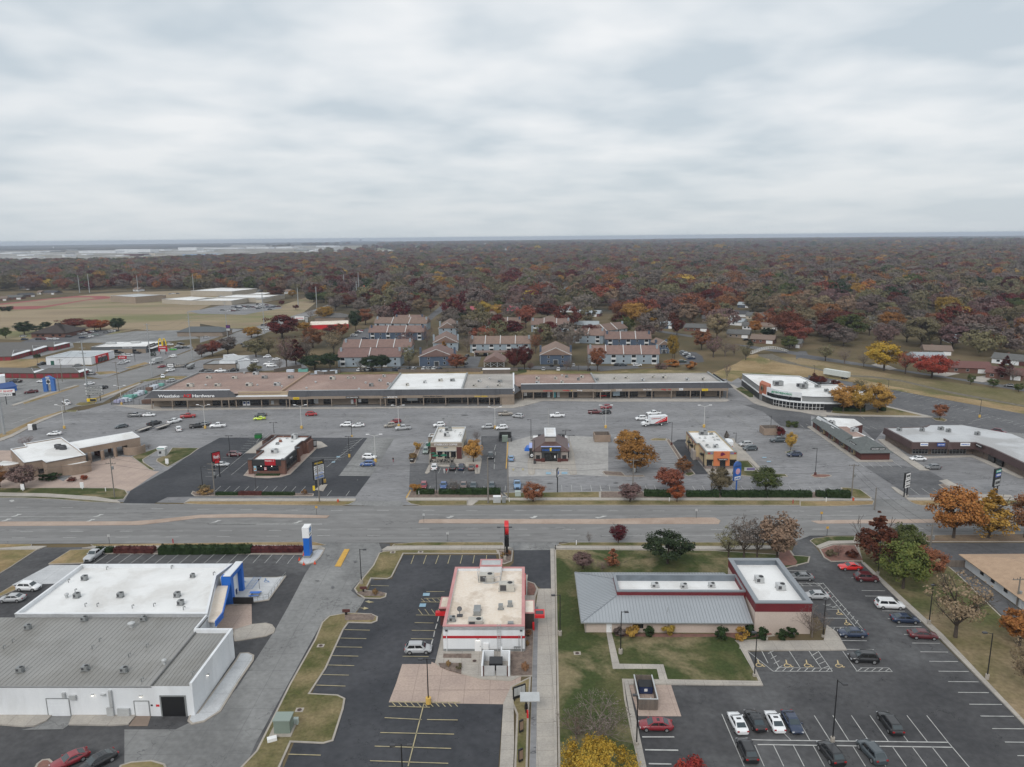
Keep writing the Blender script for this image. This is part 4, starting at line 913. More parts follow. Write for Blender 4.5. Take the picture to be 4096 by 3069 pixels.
 if kind=='sedan'or kind=='suv':q=M_();q.bo(xc+.5,-wt*.5,zr-.01,xb-.5,wt*.5,zr+.012);R['sunroof']=q
 me={}
 for k,bb in R.items():
  m=bpy.data.meshes.new(k);m.from_pydata(bb.v,[],bb.f)
  m.materials.append(dict(body=WHP,windshield=CG,rear_window=CG,side_window=GL,grille=CHROME,headlight=LAMPW,taillight=LAMPR,tyre=TYRE,rim=RIM,cargo_bed=BED,sunroof=GL).get(k,GL))
  if k=='body':
   m.polygons.foreach_set('use_smooth',[j<len(st)*n-n for j in range(len(bb.f))])
  m.update();me[k]=m
 CPROTO[kind]=me;return me
def mo(name,me,parent,loc=(0,0,0),paint=None):
 o=bpy.data.objects.new(name,me);C.objects.link(o);o.parent=parent;o.location=loc
 if paint:o.material_slots[0].link='OBJECT';o.material_slots[0].material=paint
 return o
def place(t,xr,yr,xf,yf,W,center):
 p=g(t,xr,yr);q=g(t,xf,yf);dx,dy=q[0]-p[0],q[1]-p[1];l=hypot(dx,dy)or 1;dx/=l;dy/=l
 x,y=(p[0]+q[0])/2,(p[1]+q[1])/2
 if not center:
  nx,ny=(-dy,dx)if dx>0 else(dy,-dx);x+=nx*W*.44;y+=ny*W*.44
 return x,y,atan2(dy,dx)
def car(t,xr,yr,xf,yf,kind,paint,label,center=False,sc=1,group=None,roof=None):
 L,W,H,hz_,bz,_,tz,wr,(fi,ri)=CK[kind];me=car_meshes(kind);x,y,a=place(t,xr,yr,xf,yf,W,center)
 nm={'pickup':'pickup_truck','suv':'suv','van':'minivan'}.get(kind,'parked_car');z=.07
 th=thg(nm,label,{'pickup':'pickup truck','suv':'suv','van':'minivan'}.get(kind,'car'),(x,y,z),a,group or 'parked vehicles');th.scale=(sc,sc,sc)
 mo('body',me['body'],th,(0,0,0),PAINT[paint])
 for k in('windshield','rear_window','side_window','side_window_b','grille'):mo(k.replace('_b',''),me[k],th)
 if 'cargo_bed'in me:mo('cargo_bed',me['cargo_bed'],th)
 if roof and 'sunroof'in me:mo('sunroof',me['sunroof'],th)
 for s in(-1,1):
  mo('headlight',me['headlight'],th,(0,s*W*.35,0));mo('taillight',me['taillight'],th,(0,s*W*.37,0))
  for ax in(L/2-fi,-L/2+ri):
   w=mo('wheel',me['tyre'],th,(ax,s*(W/2-.07),wr));mo('rim',me['rim'],w)
 return th
for r in '''a1 695 192 602 258 pickup silver 1 silver crew pickup with black bed parked by the hedges beside the white building
a1 108 457 252 460 suv white 0 white suv parked beside the left wall of the white building
a1 142 533 -5 538 sedan silver 0 silver sedan parked below the white suv at the left edge
a1 552 1600 410 1665 coupe brick 1 red coupe at the bottom edge below the white building
a1 722 1618 625 1670 sedan black 1 black car at the bottom edge right of the red coupe
a2 1030 890 1185 888 suv silver 0 silver suv parked alone beside the red and white restaurant
a3 1098 1422 880 1418 sedan brick 0 red sedan below the wooden dumpster enclosure
a3 1578 1448 1508 1312 sedan white 1 white sedan left of a black one in the lower lot
a3 1700 1428 1625 1300 sedan black 1 black sedan between two white ones in the lower lot
a4 82 1442 8 1300 sedan white 1 white sedan between black and navy ones in the lower lot
a4 122 1300 207 1452 sedan navy 1 navy sedan at the right end of the front row of four
a3 1648 1660 1565 1485 suv black 1 black suv with roof rails in the back row behind the white sedan
a4 890 1458 778 1310 wagon black 1 black wagon parked alone in the front row right of the lamp post
a4 492 1670 368 1512 suv black 1 black suv directly below the tall lamp post
a4 775 1655 640 1508 suv slate 1 dark grey suv in the back row right of the lamp post
a4 302 388 168 386 sedan grey 0 grey sedan beside the white flat roof end
a4 410 517 265 515 sedan silver 0 silver sedan beside the hatched parking bays
a4 648 317 495 316 coupe scarlet 0 bright red coupe by the corner bed of the driveway
a4 608 392 758 398 suv maroon 0 maroon suv right of the bright red coupe
a4 748 578 938 586 van white 0 white minivan along the right kerb of the lot
a4 858 676 1038 684 sedan navy 0 navy sedan below the white minivan
a4 978 784 1165 796 sedan maroon 0 maroon sedan below the navy one on the right kerb
a4 685 780 492 776 sedan navy 0 dark blue sedan at the building corner by the disabled bays
a4 768 958 562 948 suv black 0 black suv with light roof at the end of the disabled bays
b1 682 390 508 403 sedan white 0 white sedan alone behind the beige bank roof
b1 1417 302 1278 324 sedan slate 0 slate sedan left of the trailers
b1 1403 196 1572 189 pickup grey 0 grey pickup nose to tail with a white sedan near the hardware store
b1 1573 191 1712 184 sedan white 0 white sedan in front of the grey pickup near the hardware store
b1 1645 302 1803 257 pickup black 0 black pickup hitched to the left flatbed trailer
b1 1885 272 2008 240 pickup white 0 white pickup hitched to the right flatbed trailer
b1 1988 209 2165 196 pickup red 0 red pickup near the person by the hardware store
b1 1985 366 1962 318 suv white 1 white suv seen from behind right of the trailers
b1 2105 321 2262 306 pickup black 0 black pickup left of the white utility pickup
b1 775 62 695 32 pickup white 1 white pickup driving on the avenue
b2 105 285 -20 290 sedan slate 0 dark sedan behind the black pickup in the main lot
b2 283 304 106 316 pickup white 0 white utility pickup right of the black pickup
b2 735 184 598 192 sedan slate 0 dark teal sedan behind the neon yellow coupe
b2 723 222 588 229 coupe neon 0 neon yellow coupe in the main lot
b2 1158 184 1300 177 suv red 0 red suv alone near the storefronts
b2 1677 300 1547 302 suv white 0 white suv left of a white sedan by the thin black lamp post
b2 1818 299 1678 309 sedan white 0 white sedan right of the white suv by the thin black lamp post
b2 2168 303 2037 313 suv tan 0 tan suv beside a red car in the main lot
b3 2 258 -95 262 hatch brick 0 red car partly behind the tan suv in the main lot
b3 115 331 -45 342 pickup silver 0 silver pickup right of the tan suv
b2 298 632 447 630 suv maroon 0 maroon suv on the left side of the burger restaurant
b2 165 744 292 742 sedan silver 0 silver sedan behind the red burger sign posts
b2 1788 660 1938 664 suv white 0 white suv above the blue one beside the burger restaurant lot
b2 1932 738 1763 742 suv blue 0 blue suv with lit tail lamps below the white one
b3 507 297 368 307 suv white 0 white suv behind the coffee shop roof
b3 1028 321 913 326 suv silver 0 silver suv left of a white suv behind the bare tree
b3 1197 327 1062 337 suv white 0 white suv right of the silver one behind the bare tree
b3 1088 181 1247 176 pickup tan 0 tan pickup beside a silver suv near the storefronts
b3 1355 208 1233 195 suv silver 0 silver suv right of the tan pickup
b3 1828 194 1650 200 pickup white 0 white pickup alone behind the brown-roofed chicken restaurant
b3 2073 159 2242 159 pickup maroon 0 maroon pickup left of the black suv in the main lot
b4 127 102 13 106 suv brick 0 dark red suv above the black one in the main lot
b4 123 158 3 163 suv black 0 black suv below the dark red one in the main lot
b4 683 166 520 178 pickup white 0 white pickup behind the box truck
b4 522 226 400 230 suv white 0 white suv ahead of the white pickup by the box truck
b3 318 500 303 545 hatch sage 1 pale car behind another in the coffee drive-through lane
b3 296 555 278 612 suv sage 1 sage green suv first in the coffee drive-through lane
b3 375 793 386 735 suv white 1 white suv parked nose-in at the coffee patio
b3 578 797 588 738 suv black 1 black suv parked nose-in right of the two walkers
b3 672 795 688 738 suv navy 1 navy suv third in the nose-in row at the coffee shop
b3 784 793 796 738 sedan brown 1 brown-grey sedan at the right end of the nose-in row
b3 1002 612 1000 668 suv black 1 black suv coming down the lane right of the golden tree
b3 270 938 257 998 hatch brick 1 red hatchback at left in the row facing the hedge
b3 487 935 478 995 sedan blue 1 blue sedan facing the hedge right of the lamp post
b3 592 935 585 995 sedan black 1 black sedan half hidden by the bare tree at the hedge
b3 706 935 699 995 sedan brown 1 brown sedan facing the long hedge
b3 815 938 808 998 sedan slate 1 slate sedan facing the long hedge
b3 1015 938 1013 998 sedan slate 1 slate blue sedan at the right end facing the hedge
b3 1228 692 1225 638 sedan lblue 1 light blue sedan by the yellow kerb line
b3 1291 912 1298 1014 pickup lblue 1 light blue pickup with black bed facing the road
b4 1702 518 1538 522 suv silver 0 silver suv upper of two beside the orange-fronted restaurant
b4 1745 563 1590 567 suv slate 0 grey-green suv lower of two beside the orange-fronted restaurant
b4 2065 472 1898 474 pickup slate 0 dark pickup behind the small orange tree
b4 2230 633 2083 633 suv navy 0 navy suv below the small orange tree
b5 1262 608 1088 606 sedan white 0 white sedan before the brown mansard storefronts
b5 1398 692 1252 692 hatch grey 0 grey boxy car before the brown mansard storefronts
b5 1898 326 2018 346 suv maroon 0 dark maroon suv behind the brown mansard strip
c5 385 985 292 975 hatch white 0 white car half hidden by the crimson shrub behind the church
c5 2125 1015 2022 1008 sedan black 0 black sedan parked on the creek road at the right edge
c1 235 1082 92 1083 pickup black 0 black pickup at the left edge beside the storage buildings
c1 490 1080 428 1082 sedan white 0 white sedan behind the blue arch sign
c1 412 1193 282 1208 pickup maroon 0 maroon pickup left of the blue arch sign
c1 1187 1145 1085 1165 pickup black 0 black pickup driving on the avenue by the plaza sign
c1 1042 1100 958 1115 sedan white 0 white sedan on the avenue by the tall steel pole
c1 1938 952 1848 966 suv white 0 white suv waiting by the avenue near the dump truck
c1 1825 912 1762 922 hatch brick 0 small red car on the avenue near the white lorry
c1 2008 912 1928 918 pickup tan 0 tan pickup beside the small roadside board
c1 2100 908 2038 915 suv black 0 black suv right of the tan pickup
c1 1935 800 1888 800 suv white 1 white suv on the avenue ahead of the lorry
c1 1800 1010 1800 1045 suv white 1 white suv nose-out behind the garden yard
c1 1945 1072 1838 1082 suv silver 0 silver suv behind the garden yard
c1 1415 860 1365 868 pickup white 0 white pickup by the red board of the white store
c1 1372 878 1322 882 suv silver 0 silver suv by the red board of the white store
c1 888 900 808 905 sedan grey 0 grey sedan at the wall of the white store
c1 515 880 445 890 pickup black 0 black pickup at the rear corner of the white store
c1 1035 998 960 1000 suv grey 0 grey suv by the storage office
c1 985 965 905 970 pickup white 0 white pickup by the storage office
c2 265 965 180 968 pickup white 0 white pickup behind the hardware store roof
c2 402 958 332 962 pickup black 0 black pickup behind the hardware store roof
c2 70 958 10 962 sedan black 0 black sedan behind the hardware store, left of the grey one
c2 135 960 65 966 sedan grey 0 grey sedan behind the hardware store
c2 825 888 690 892 pickup white 0 upper white pickup in the truck lot
c2 848 908 728 912 pickup white 0 lower white pickup in the truck lot
c2 635 862 565 865 suv white 0 white suv at the corner of the garage building
c2 775 805 715 810 suv white 0 white suv under the olive tree
c2 875 832 815 836 sedan white 0 white sedan in the truck lot behind the trees'''.split('\n'):
 r=r.split(' ',8);car(r[0],*map(int,r[1:5]),r[5],r[6],r[8],center=r[7]=='1',roof=r[5]=='sedan'and r[6]in('brick','white','black'))
FARM={}
def fcr(t,x,y,paint,label,side=1,L=4.7,H=1.5,group='distant parked cars'):
 k=(L,H)
 if k not in FARM:
  b=M_();b.m=0
  b.pri([(L/2,-.8),(L/2,.8),(L/2-.25,.92),(-L/2+.2,.92),(-L/2,.8),(-L/2,-.8),(-L/2+.2,-.92),(L/2-.25,-.92)],.28,.9)
  def fr(x0,x1,w0,z0,X0,X1,w1,z1):
   b.hx([(x0,-w0,z0),(x1,-w0,z0),(x1,w0,z0),(x0,w0,z0),(X0,-w1,z1),(X1,-w1,z1),(X1,w1,z1),(X0,w1,z1)])
  b.m=1;fr(-L/2+.3,L/2-1.2,.82,.9,-L/2+.8,L/2-1.8,.66,H-.08)
  b.m=0;fr(-L/2+.8,L/2-1.8,.67,H-.08,-L/2+.85,L/2-1.85,.62,H)
  b.m=2
  for sx in(-L/2+.85,L/2-.9):
   for sy in(-.82,.82):b.dsc((sx,sy,.33),.33,(0,1,0),8,.2)
  me=bpy.data.meshes.new('distant_car');me.from_pydata(b.v,[],b.f)
  for m in(WHP,GL,TYRE):me.materials.append(m)
  me.polygons.foreach_set('material_index',b.mi);me.update();FARM[k]=me
 p=g(t,x,y+2);o=bpy.data.objects.new('parked_car',FARM[k]);C.objects.link(o);o.location=(p[0],p[1]+.8,.06);o.rotation_euler=(0,0,side if side!=1 else .05)
 o.material_slots[0].link='OBJECT';o.material_slots[0].material=PAINT[paint];tag(o,label,'car',group);return o
def fars(t,pts,where,cols='white silver black grey white navy maroon white slate black'.split(),side=1):
 for i,(x,y,*c)in enumerate(pts):
  p=c[0]if c else cols[(i*7+int(x))%len(cols)]
  fcr(t,x,y,p,'small %s car %s'%({'lblue':'light blue','brick':'red','slate':'dark grey'}.get(p,p),where),side)
fars('c1',[(865,550,'white'),(922,540,'white'),(970,530,'maroon'),(1003,521,'white'),(1040,520,'slate'),(1170,530,'grey'),(1203,522,'silver'),(1236,518,'white'),(1275,513,'black'),(752,578,'black'),(993,574,'white'),(1052,558,'sage'),(950,586,'silver'),(905,590,'navy'),(520,604,'white'),(470,606,'brick'),(425,607,'black'),(605,604,'white'),(265,608,'navy'),(250,575,'silver')],'parked around the brown hipped roof building')
fars('c1',[(1870,668,'white'),(1905,722,'lime'),(1968,690,'white'),(1990,702,'black'),(2045,700,'slate'),(1960,705,'slate'),(1325,755,'black'),(1510,760,'black'),(1290,790,'silver'),(1365,783,'white'),(1420,788,'white'),(2057,562,'white'),(1990,660,'black')],'beside the burger restaurant with the yellow arches')
fars('c2',[(x,y)for x,y in((642,218),(670,218),(700,223),(735,226),(365,250),(400,243),(432,243),(470,240),(500,243),(530,237),(562,247),(600,243),(640,240),(692,257),(747,250),(800,250),(830,243),(867,243),(247,283),(340,278),(370,274),(412,258),(330,290),(365,290),(415,285),(492,270),(640,266),(770,275),(590,250),(660,250),(445,258),(525,250))],'in the school parking lot')
fars('c2',[(722,500,'white'),(700,450,'slate'),(690,495,'silver'),(65,588,'silver'),(1700,563,'white'),(1740,535,'black'),(1768,512,'brick'),(1760,525,'white'),(1818,598,'navy'),(1695,570,'silver'),(500,690,'slate'),(480,660,'grey'),(520,640,'black')],'by the trees beside the avenue')
fars('c2',[(1757,950,'white'),(1806,948,'tan'),(1860,944,'white'),(1915,946,'black'),(2147,944,'slate'),(2185,944,'navy')],'in front of the first apartment row',side=1.4)
fars('c3',[(95,938,'slate'),(148,938,'silver'),(265,934,'white'),(320,936,'silver'),(377,934,'white'),(435,940,'navy'),(845,772,'maroon'),(742,795,'black'),(727,815,'black'),(945,778,'navy'),(725,880,'black')],'behind the wooden fence of the strip',side=1.35)
fars('c3',[(1585,942,'silver'),(1750,945,'white'),(1675,898,'black'),(1862,900,'black'),(1915,900,'silver'),(1785,900,'navy'),(2087,944,'black')],'on the street before the navy double gable',side=1.5)
fars('c4',[(200,895,'black'),(253,897,'slate'),(415,897,'white'),(910,858,'dgreen'),(1010,822,'navy'),(1000,806,'silver'),(968,788,'black'),(957,774,'white'),(940,762,'slate'),(922,752,'grey')],'at the grey-blue apartment end lot',side=.1)
fars('c4',[(1620,615,'black'),(742,475,'navy'),(745,210,'white'),(1160,190,'silver'),(1340,0,'white'),(470,415,'silver'),(1690,360,'navy')],'among the houses beyond the ditch')
fars('c3',[(1300,203,'white'),(2135,345,'slate'),(1480,265,'white')],'at the far houses in the middle')
fars('e1',[(1500,552,'white'),(1470,556,'silver'),(1535,553,'grey'),(1910,575,'white')],'behind the school')
def bxtruck(t,xr,yr,xf,yf,label,L=9.8,bo=(6.9,2.5,2.75),graphics=False,name='box_truck'):
 x,y,a=place(t,xr,yr,xf,yf,2.4,False);th=thg(name,label,'truck',(x,y,.07),a)
 b=M_();x0=-L/2;b.bo(x0,-1.22,1.05,x0+bo[0],1.22,1.05+bo[2]-.0);b.bd('cargo_box',LG if not graphics else WHT,th)
 b=M_();b.bo(x0,-.45,.55,L/2-.6,.45,.95);b.bo(x0-.3,-1.1,.6,x0,1.1,.75);b.bd('chassis',BK,th)
 c=M_();xc=x0+bo[0]+.15
 c.bo(xc,-1.05,.85,xc+1.3,1.05,2.45);c.hx([(xc+1.3,-1,.75),(L/2,-.85,.7),(L/2,.85,.7),(xc+1.3,1,.75),(xc+1.3,-1,1.75),(L/2-.05,-.75,1.45),(L/2-.05,.75,1.45),(xc+1.3,1,1.75)]);c.bd('cab',PAINT['white'],th)
 q=M_();q.face([(xc+1.32,-.95,1.75),(xc+1.32,.95,1.75),(xc+1.2,.9,2.4),(xc+1.2,-.9,2.4)]);
 q.bo(xc+1.3,-.95,1.78,xc+1.32,.95,2.36);q.bd('windshield',CG,th)
 [M_().bo(xc+.45,s*1.05-.015,1.65,xc+1.15,s*1.05+.015,2.2).bd('side_window',GL,th)for s in(-1,1)]
 for s in(-1,1):
  q=M_();q.bo(L/2-.1,s*.7-.12,1,L/2+.02,s*.7+.12,1.2);q.bd('headlight',LAMPW,th)
  for ax in(L/2-1.2,x0+2.3):
   q=M_();q.dsc((0,0,0),.5,(0,1,0),14,.3);w=q.bd('wheel',TYRE,th,(ax,s*.98,.5));q=M_();q.dsc((0,0,0),.27,(0,1,0),10,.33);q.bd('rim',WHP,w)
 if graphics:
  sy=1.235
  q=M_();q.face([(x0+.1,sy,1.15),(x0+.1,sy,2.55),(x0+5,sy,1.15)]);q.bd('black_decal',BK,th)
  q=M_();q.face([(x0+.1,sy+.01,1.9),(x0+.1,sy+.01,3.55),(x0+5.3,sy+.01,1.15),(x0+4.2,sy+.01,1.15)]);q.bd('red_decal',RED,th)
  txt(th,'RELEVANT',mat('truck_letter_red',(.45,.08,.08),rough=.6),x0+4.1,sy+.01,2.8,.42,3.1,rot=PI)
  q=M_();q.bo(x0+5.8,sy,2.75,x0+6.4,sy+.02,3.3);q.bd('emblem',RB,th);q=M_();q.bo(x0+5.9,sy+.02,2.85,x0+6.3,sy+.03,3.2);q.bd('emblem_centre',WHT,th);
  txt(th,'LOCAL  LOGISTICS  STORAGE',WHP,x0+2.3,sy+.03,2,.2,3.6,rot=PI).rotation_euler=(0,-.46,PI)
bxtruck('b4',770,282,443,304,'white box truck with red and black diagonal graphics in the main lot',graphics=True)
bxtruck('c1',1800,862,1680,885,'white lorry driving on the avenue past the steel poles',L=8,bo=(5.4,2.4,2.3))
def flatbed(t,xr,yr,xf,yf,label):
 x,y,a=place(t,xr,yr,xf,yf,2,True);L=dist(g(t,xr,yr),g(t,xf,yf));th=thg('flatbed_trailer',label,'trailer',(x,y,.07),a)
 b=M_();b.bo(-L/2,-1.1,.72,L/2-1.6,1.1,.84);[b.bo(-L/2,s*1.1-.05,.6,L/2-1.6,s*1.1+.05,.95)for s in(-1,1)];b.bd('deck',DG,th)
 b=M_();b.bo(-L/2+.2,-.9,.845,L/2-1.8,.9,.86);b.bd('deck_boards',GRROOF,th)
 b=M_();b.tb((L/2-1.6,-1,.72),(L/2,0,.72),.07);b.tb((L/2-1.6,1,.72),(L/2,0,.72),.07);b.bd('hitch',BK,th)
 for s in(-1,1):
  for ax in(-.9,.1):q=M_();q.dsc((0,0,0),.36,(0,1,0),12,.2);q.bd('wheel',TYRE,th,(ax-.5,s*1.22,.36))
flatbed('b1',1525,366,1705,303,'grey flatbed trailer behind the black pickup');flatbed('b1',1725,338,1900,280,'grey flatbed trailer behind the white pickup')
x,y,a=place('c1',2080,945,2175,915,2.2,False);th=thg('dump_trailer','grey dump trailer with raised body by the avenue','trailer',(x,y,.07),a)
b=M_();b.hx([(-2.8,-1,1),(2.2,-1,1),(2.2,1,1),(-2.8,1,1),(-3.2,-1.1,2),(2.4,-1.1,2.9),(2.4,1.1,2.9),(-3.2,1.1,2)]);b.bd('dump_body',GY,th);b=M_();b.bo(-2.6,-.5,.6,3.4,.5,.95);b.bd('chassis',BK,th)
for s in(-1,1):
 for ax in(-1.2,.2):q=M_();q.dsc((0,0,0),.42,(0,1,0),12,.25);q.bd('wheel',TYRE,th,(ax,s*.95,.42))
p=g('c5',228,900);q_=g('c5',465,940);f=Frame(p,q_);L=dist(p,q_);th=thg('freight_trailer','long white freight trailer parked behind the church','trailer',f.w(0,0,.05),f.a)
b=M_();b.bo(0,0,1.1,L,2.5,3.7);b.bd('cargo_box',mat('pale_trailer_white',(.6,.63,.6),(.55,.58,.55),scale=.8,rough=.5),th);b=M_();b.bo(.3,.6,.7,L-.3,1.9,1.1);b.bd('chassis',BK,th)
for ax in(1.6,2.8):
 for s in(.25,2.25):q=M_();q.dsc((0,0,0),.5,(0,1,0),12,.3);q.bd('wheel',TYRE,th,(L-ax,s,.5))
#  buildings
def prt(b,name,m,th,**k):return b.bd(name,m,th,**k)
def bx(th,name,m,x0,y0,z0,x1,y1,z1,parent=None):return M_().bo(x0,y0,z0,x1,y1,z1).bd(name,m,parent or th)
def fla(name,label,cat,F,poly,h,wall,roof,cop,par=.5,base=None,th=None,cw=.35):
 if area(poly)<0:poly=poly[::-1]
 if th is None:th=thg(name,label,cat,F.w(0,0,.02),F.a)
 I=ins(poly,cw)
 M_().pri(poly,0,h-.06,top=False).bd('wall',wall,th)
 b=M_().ring(poly,I,h-par-.1,h-.06);b.bd('parapet',wall,th)
 M_().ring(ins(poly,-.04),ins(poly,cw+.03),h-.06,h+.04).bd('coping',cop,th)
 M_().pri(ins(poly,cw-.02),h-par-.25,h-par).bd('roof',roof,th)
 if base:M_().ring(ins(poly,-.03),ins(poly,.1),0,base[0]).bd('wall_base',base[1],th)
 return th
def unt(th,F,t,x,y,z,w=1.8,d=1.4,h=1.1,m=None,fan=True):
 p=F(g(t,x,y,z));m=m or BM
 o=M_().bo(p[0]-w/2,p[1]-d/2,z+.12,p[0]+w/2,p[1]+d/2,z+h).bo(p[0]-w/2-.15,p[1]-d/2+.1,z-.02,p[0]+w/2+.15,p[1]-d/2+.3,z+.12).bo(p[0]-w/2-.15,p[1]+d/2-.3,z-.02,p[0]+w/2+.15,p[1]+d/2-.1,z+.12).bd('rooftop_unit',m,th)
 if fan:
  M_().dsc((p[0]+w*.22,p[1],z+h+.03),min(w,d)*.3,(0,0,1),12,.07).bd('fan',BK,o)
  M_().bo(p[0]-w*.42,p[1]-d/2-.02,z+.3,p[0]-w*.02,p[1]-d/2,z+h-.15).bd('grille',DG,o)
def vnt(th,F,t,x,y,z,r=.35,h=.8,m=None):
 p=F(g(t,x,y,z));b=M_();b.tb((p[0],p[1],z-.05),(p[0],p[1],z+h*.65),r*.6,r*.6,8);b.tb((p[0],p[1],z+h*.6),(p[0],p[1],z+h*.8),r,r,10);b.tb((p[0],p[1],z+h*.8),(p[0],p[1],z+h),r,r*.3,10);b.bd('roof_vent',m or LG,th)
def pip(th,F,t,x,y,z,m=None):
 p=F(g(t,x,y,z));b=M_();b.tb((p[0],p[1],z-.05),(p[0],p[1],z+.6),.08,.08,6);b.tb((p[0],p[1],z+.6),(p[0]+.3,p[1],z+.75),.08,.08,6);b.tb((p[0]+.3,p[1],z+.75),(p[0]+.35,p[1],z+.5),.09,.09,6);b.bd('vent_pipe',m or GY,th)
def win(th,face,u0,u1,z0,z1,at=0,frame=None,name='window',glass=GL,mull=0,sill=False,trans=0):
 """window or door on a facade: 'f' faces -y at y=at, 'b' +y, 'r' +x at x=at, 'l' -x"""
 s={'f':-1,'l':-1,'b':1,'r':1}[face];fr=frame or BK
 def bb(b,a,c,d0,d1,e0,e1):
  if face in 'fb':b.bo(a,at+s*d0,e0,c,at+s*d1,e1)
  else:b.bo(at+s*d0,a,e0,at+s*d1,c,e1)
 b=M_();w=.07
 bb(b,u0,u0+w,-.05,.05,z0,z1);bb(b,u1-w,u1,-.05,.05,z0,z1);bb(b,u0+w,u1-w,-.05,.05,z0,z0+w);bb(b,u0+w,u1-w,-.05,.05,z1-w,z1)
 for i in range(1,mull+1):x=u0+(u1-u0)*i/(mull+1);bb(b,x-.03,x+.03,-.05,.045,z0+w,z1-w)
 if trans:bb(b,u0+w,u1-w,-.05,.042,trans-.03,trans+.03)
 o=b.bd(name,fr,th);q=M_();bb(q,u0+w,u1-w,-.05,.02,z0+w,z1-w);q.bd('pane',glass,o)
 if sill:q=M_();bb(q,u0-.1,u1+.1,0,.12,z0-.12,z0);q.bd('sill',WHP,o)
 return o
def door(th,face,u0,u1,z1,at=0,m=None,z0=.02):
 s={'f':-1,'l':-1,'b':1,'r':1}[face];b=M_();q=M_()
 if face in 'fb':b.bo(u0,at-.02*s,z0,u1,at+s*.07,z1);q.bo(u1-.25,at+s*.07,1,u1-.15,at+s*.14,1.15)
 else:b.bo(at-.02*s,u0,z0,at+s*.07,u1,z1);q.bo(at+s*.07,u1-.25,1,at+s*.14,u1-.15,1.15)
 o=b.bd('door',m or WHP,th);q.bd('handle',GY,o);return o
def seams(b,x0,x1,step,fn,w=.05,h=.06):
 x=x0
 while x<=x1:fn(b,x,w,h);x+=step
F=Frame(g('a1',-560,1112,5.2),g('a1',1305,1112,5.2));Y0=.6
th=thg('dealership_building','large white service building with grey metal roof and blue entrance portal','building',F.w(0,Y0,.02),F.a)
F=Frame(F.w(0,Y0),F.w(1,Y0))
M_().pri([(-16,0),(35.8,0),(39.4,0),(40.7,0),(40.7,15.6),(34.2,15.6),(34.2,20.2),(-16,20.2)],0,5,top=False).bd('wall',WHT,th)
b=M_();b.pri([(-16,.05),(34.6,.05),(34.6,20.2),(-16,20.2)],4.85,5);b.pri([(34.6,.05),(40.3,.05),(40.3,15.2),(34.6,15.2)],4.6,4.8)
x=-15.5
while x<34.4:b.bo(x-.02,.05,5,x+.02,20.1,5.045);x+=.78
x=35.2
while x<40.2:b.bo(x-.02,.05,4.8,x+.02,15.1,4.845);x+=.6
b.bd('metal_roof',[GREYM],th)
M_().bo(34.45,.05,5,34.62,20,5.12).bo(-16,-.08,4.8,34.6,.04,4.95).bd('gutter',SEAM,th)
M_().bo(40.35,-.02,4.4,40.75,15.6,5.5).bo(34.25,15.2,4.4,40.35,15.6,5.5).bo(34.2,15.6,4.6,34.5,20.3,5.5).bd('parapet',WHT,th)
poly=[(-16,20.2),(34.4,20.2),(34.6,21.5),(29.9,34.8),(29.9,34.9),(31,40.2),(-16,40.2)]
poly=[(.3,20.2),(34.5,20.2),(30,34.9),(31.1,40.2),(.3,40.2)]
fla('',None,None,F,poly,5.7,WHT,WR,WHT,par=.7,th=th)
pp=F(g('h2',515,1025));X=pp[0]
M_().bo(31.3,34,0,33.2,35.2,5.9).bo(31.9,35.2,5.2,33.2,40.3,6).bo(31.3,39.4,0,33.2,40.3,5.2).bd('portal',BLUE,th)
M_().bo(31.8,33.9,6,33.2,40.4,6.15).bd('portal_cap',WHT,th)
M_().bo(30.6,35.2,0,32.3,39.4,5.2).bd('entrance_wall',WHT,th)
b=M_();b.pri([(32.6,20.3),(35.7,20.3),(35.7,23.2),(34.9,26),(32.6,33.9),(30.6,33.9)],3.9,4.1);b.bd('canopy',CREAMR,th)
b=M_();b.obox((35.8,20.2),(35.8,23.4),.2,3.2,4.25);b.obox((35.8,23.4),(32.8,34.1),.2,3.7,4.25);b.bd('canopy_fascia',BLUE,th)
M_().pri([(31,20.3),(34.6,20.3),(34.2,23.2),(31.1,33.8),(30.5,33.8)],0,3.9).bd('entry_wall',WHT,th)
M_().bo(33.6,33.2,.6,37.5,33.5,1.9).bd('railing_screen',BK,th)
bb=M_();bb.bo(35.9,-.06,.02,39.4,.02,3.3);bb.bd('garage_shade_panel',BK,th)  # flat black panel on the wall paints the shade inside the garage
M_().bo(35.7,-.12,0,35.9,.1,3.5).bo(39.4,-.12,0,39.6,.1,3.5).bo(35.9,-.12,3.3,39.4,.1,3.5).bd('door_frame',GY,th)
for x0,x1,h_ in((18.6,21.9,2.9),(31.8,33.9,2.5)):M_().bo(x0-.12,-.08,0,x0,.02,h_+.1).bo(x1,-.08,0,x1+.12,.02,h_+.1).bo(x0,-.08,h_,x1,.02,h_+.12).bd('door_frame',GY,th);
for x0,x1,h_ in((18.6,21.9,2.9),(31.8,33.9,2.5)):
 d_=M_();d_.bo(x0,-.05,.02,x1,.0,h_)
 for i in range(1,5):d_.bo(x0,-.07,h_*i/5-.02,x1,-.05,h_*i/5+.02)
 d_.bd('garage_door',WHT,th)
for x,z in((25.7,3.6),(32.9,3.4)):o=bx(th,'wall_lamp',LG,x-.2,-.3,z,x+.2,0,z+.18);M_().bo(x-.17,-.27,z-.05,x+.17,-.05,z).bd('lit_lens',mat('warm_lit_lens',(1,.95,.85),emit=((1,.93,.8),6)),o)
o=bx(th,'wall_lamp',LG,40.7,4.9,3.6,41,5.3,3.78);M_().bo(40.72,4.93,3.54,40.95,5.27,3.6).bd('lit_lens',MATS['warm_lit_lens'],o)
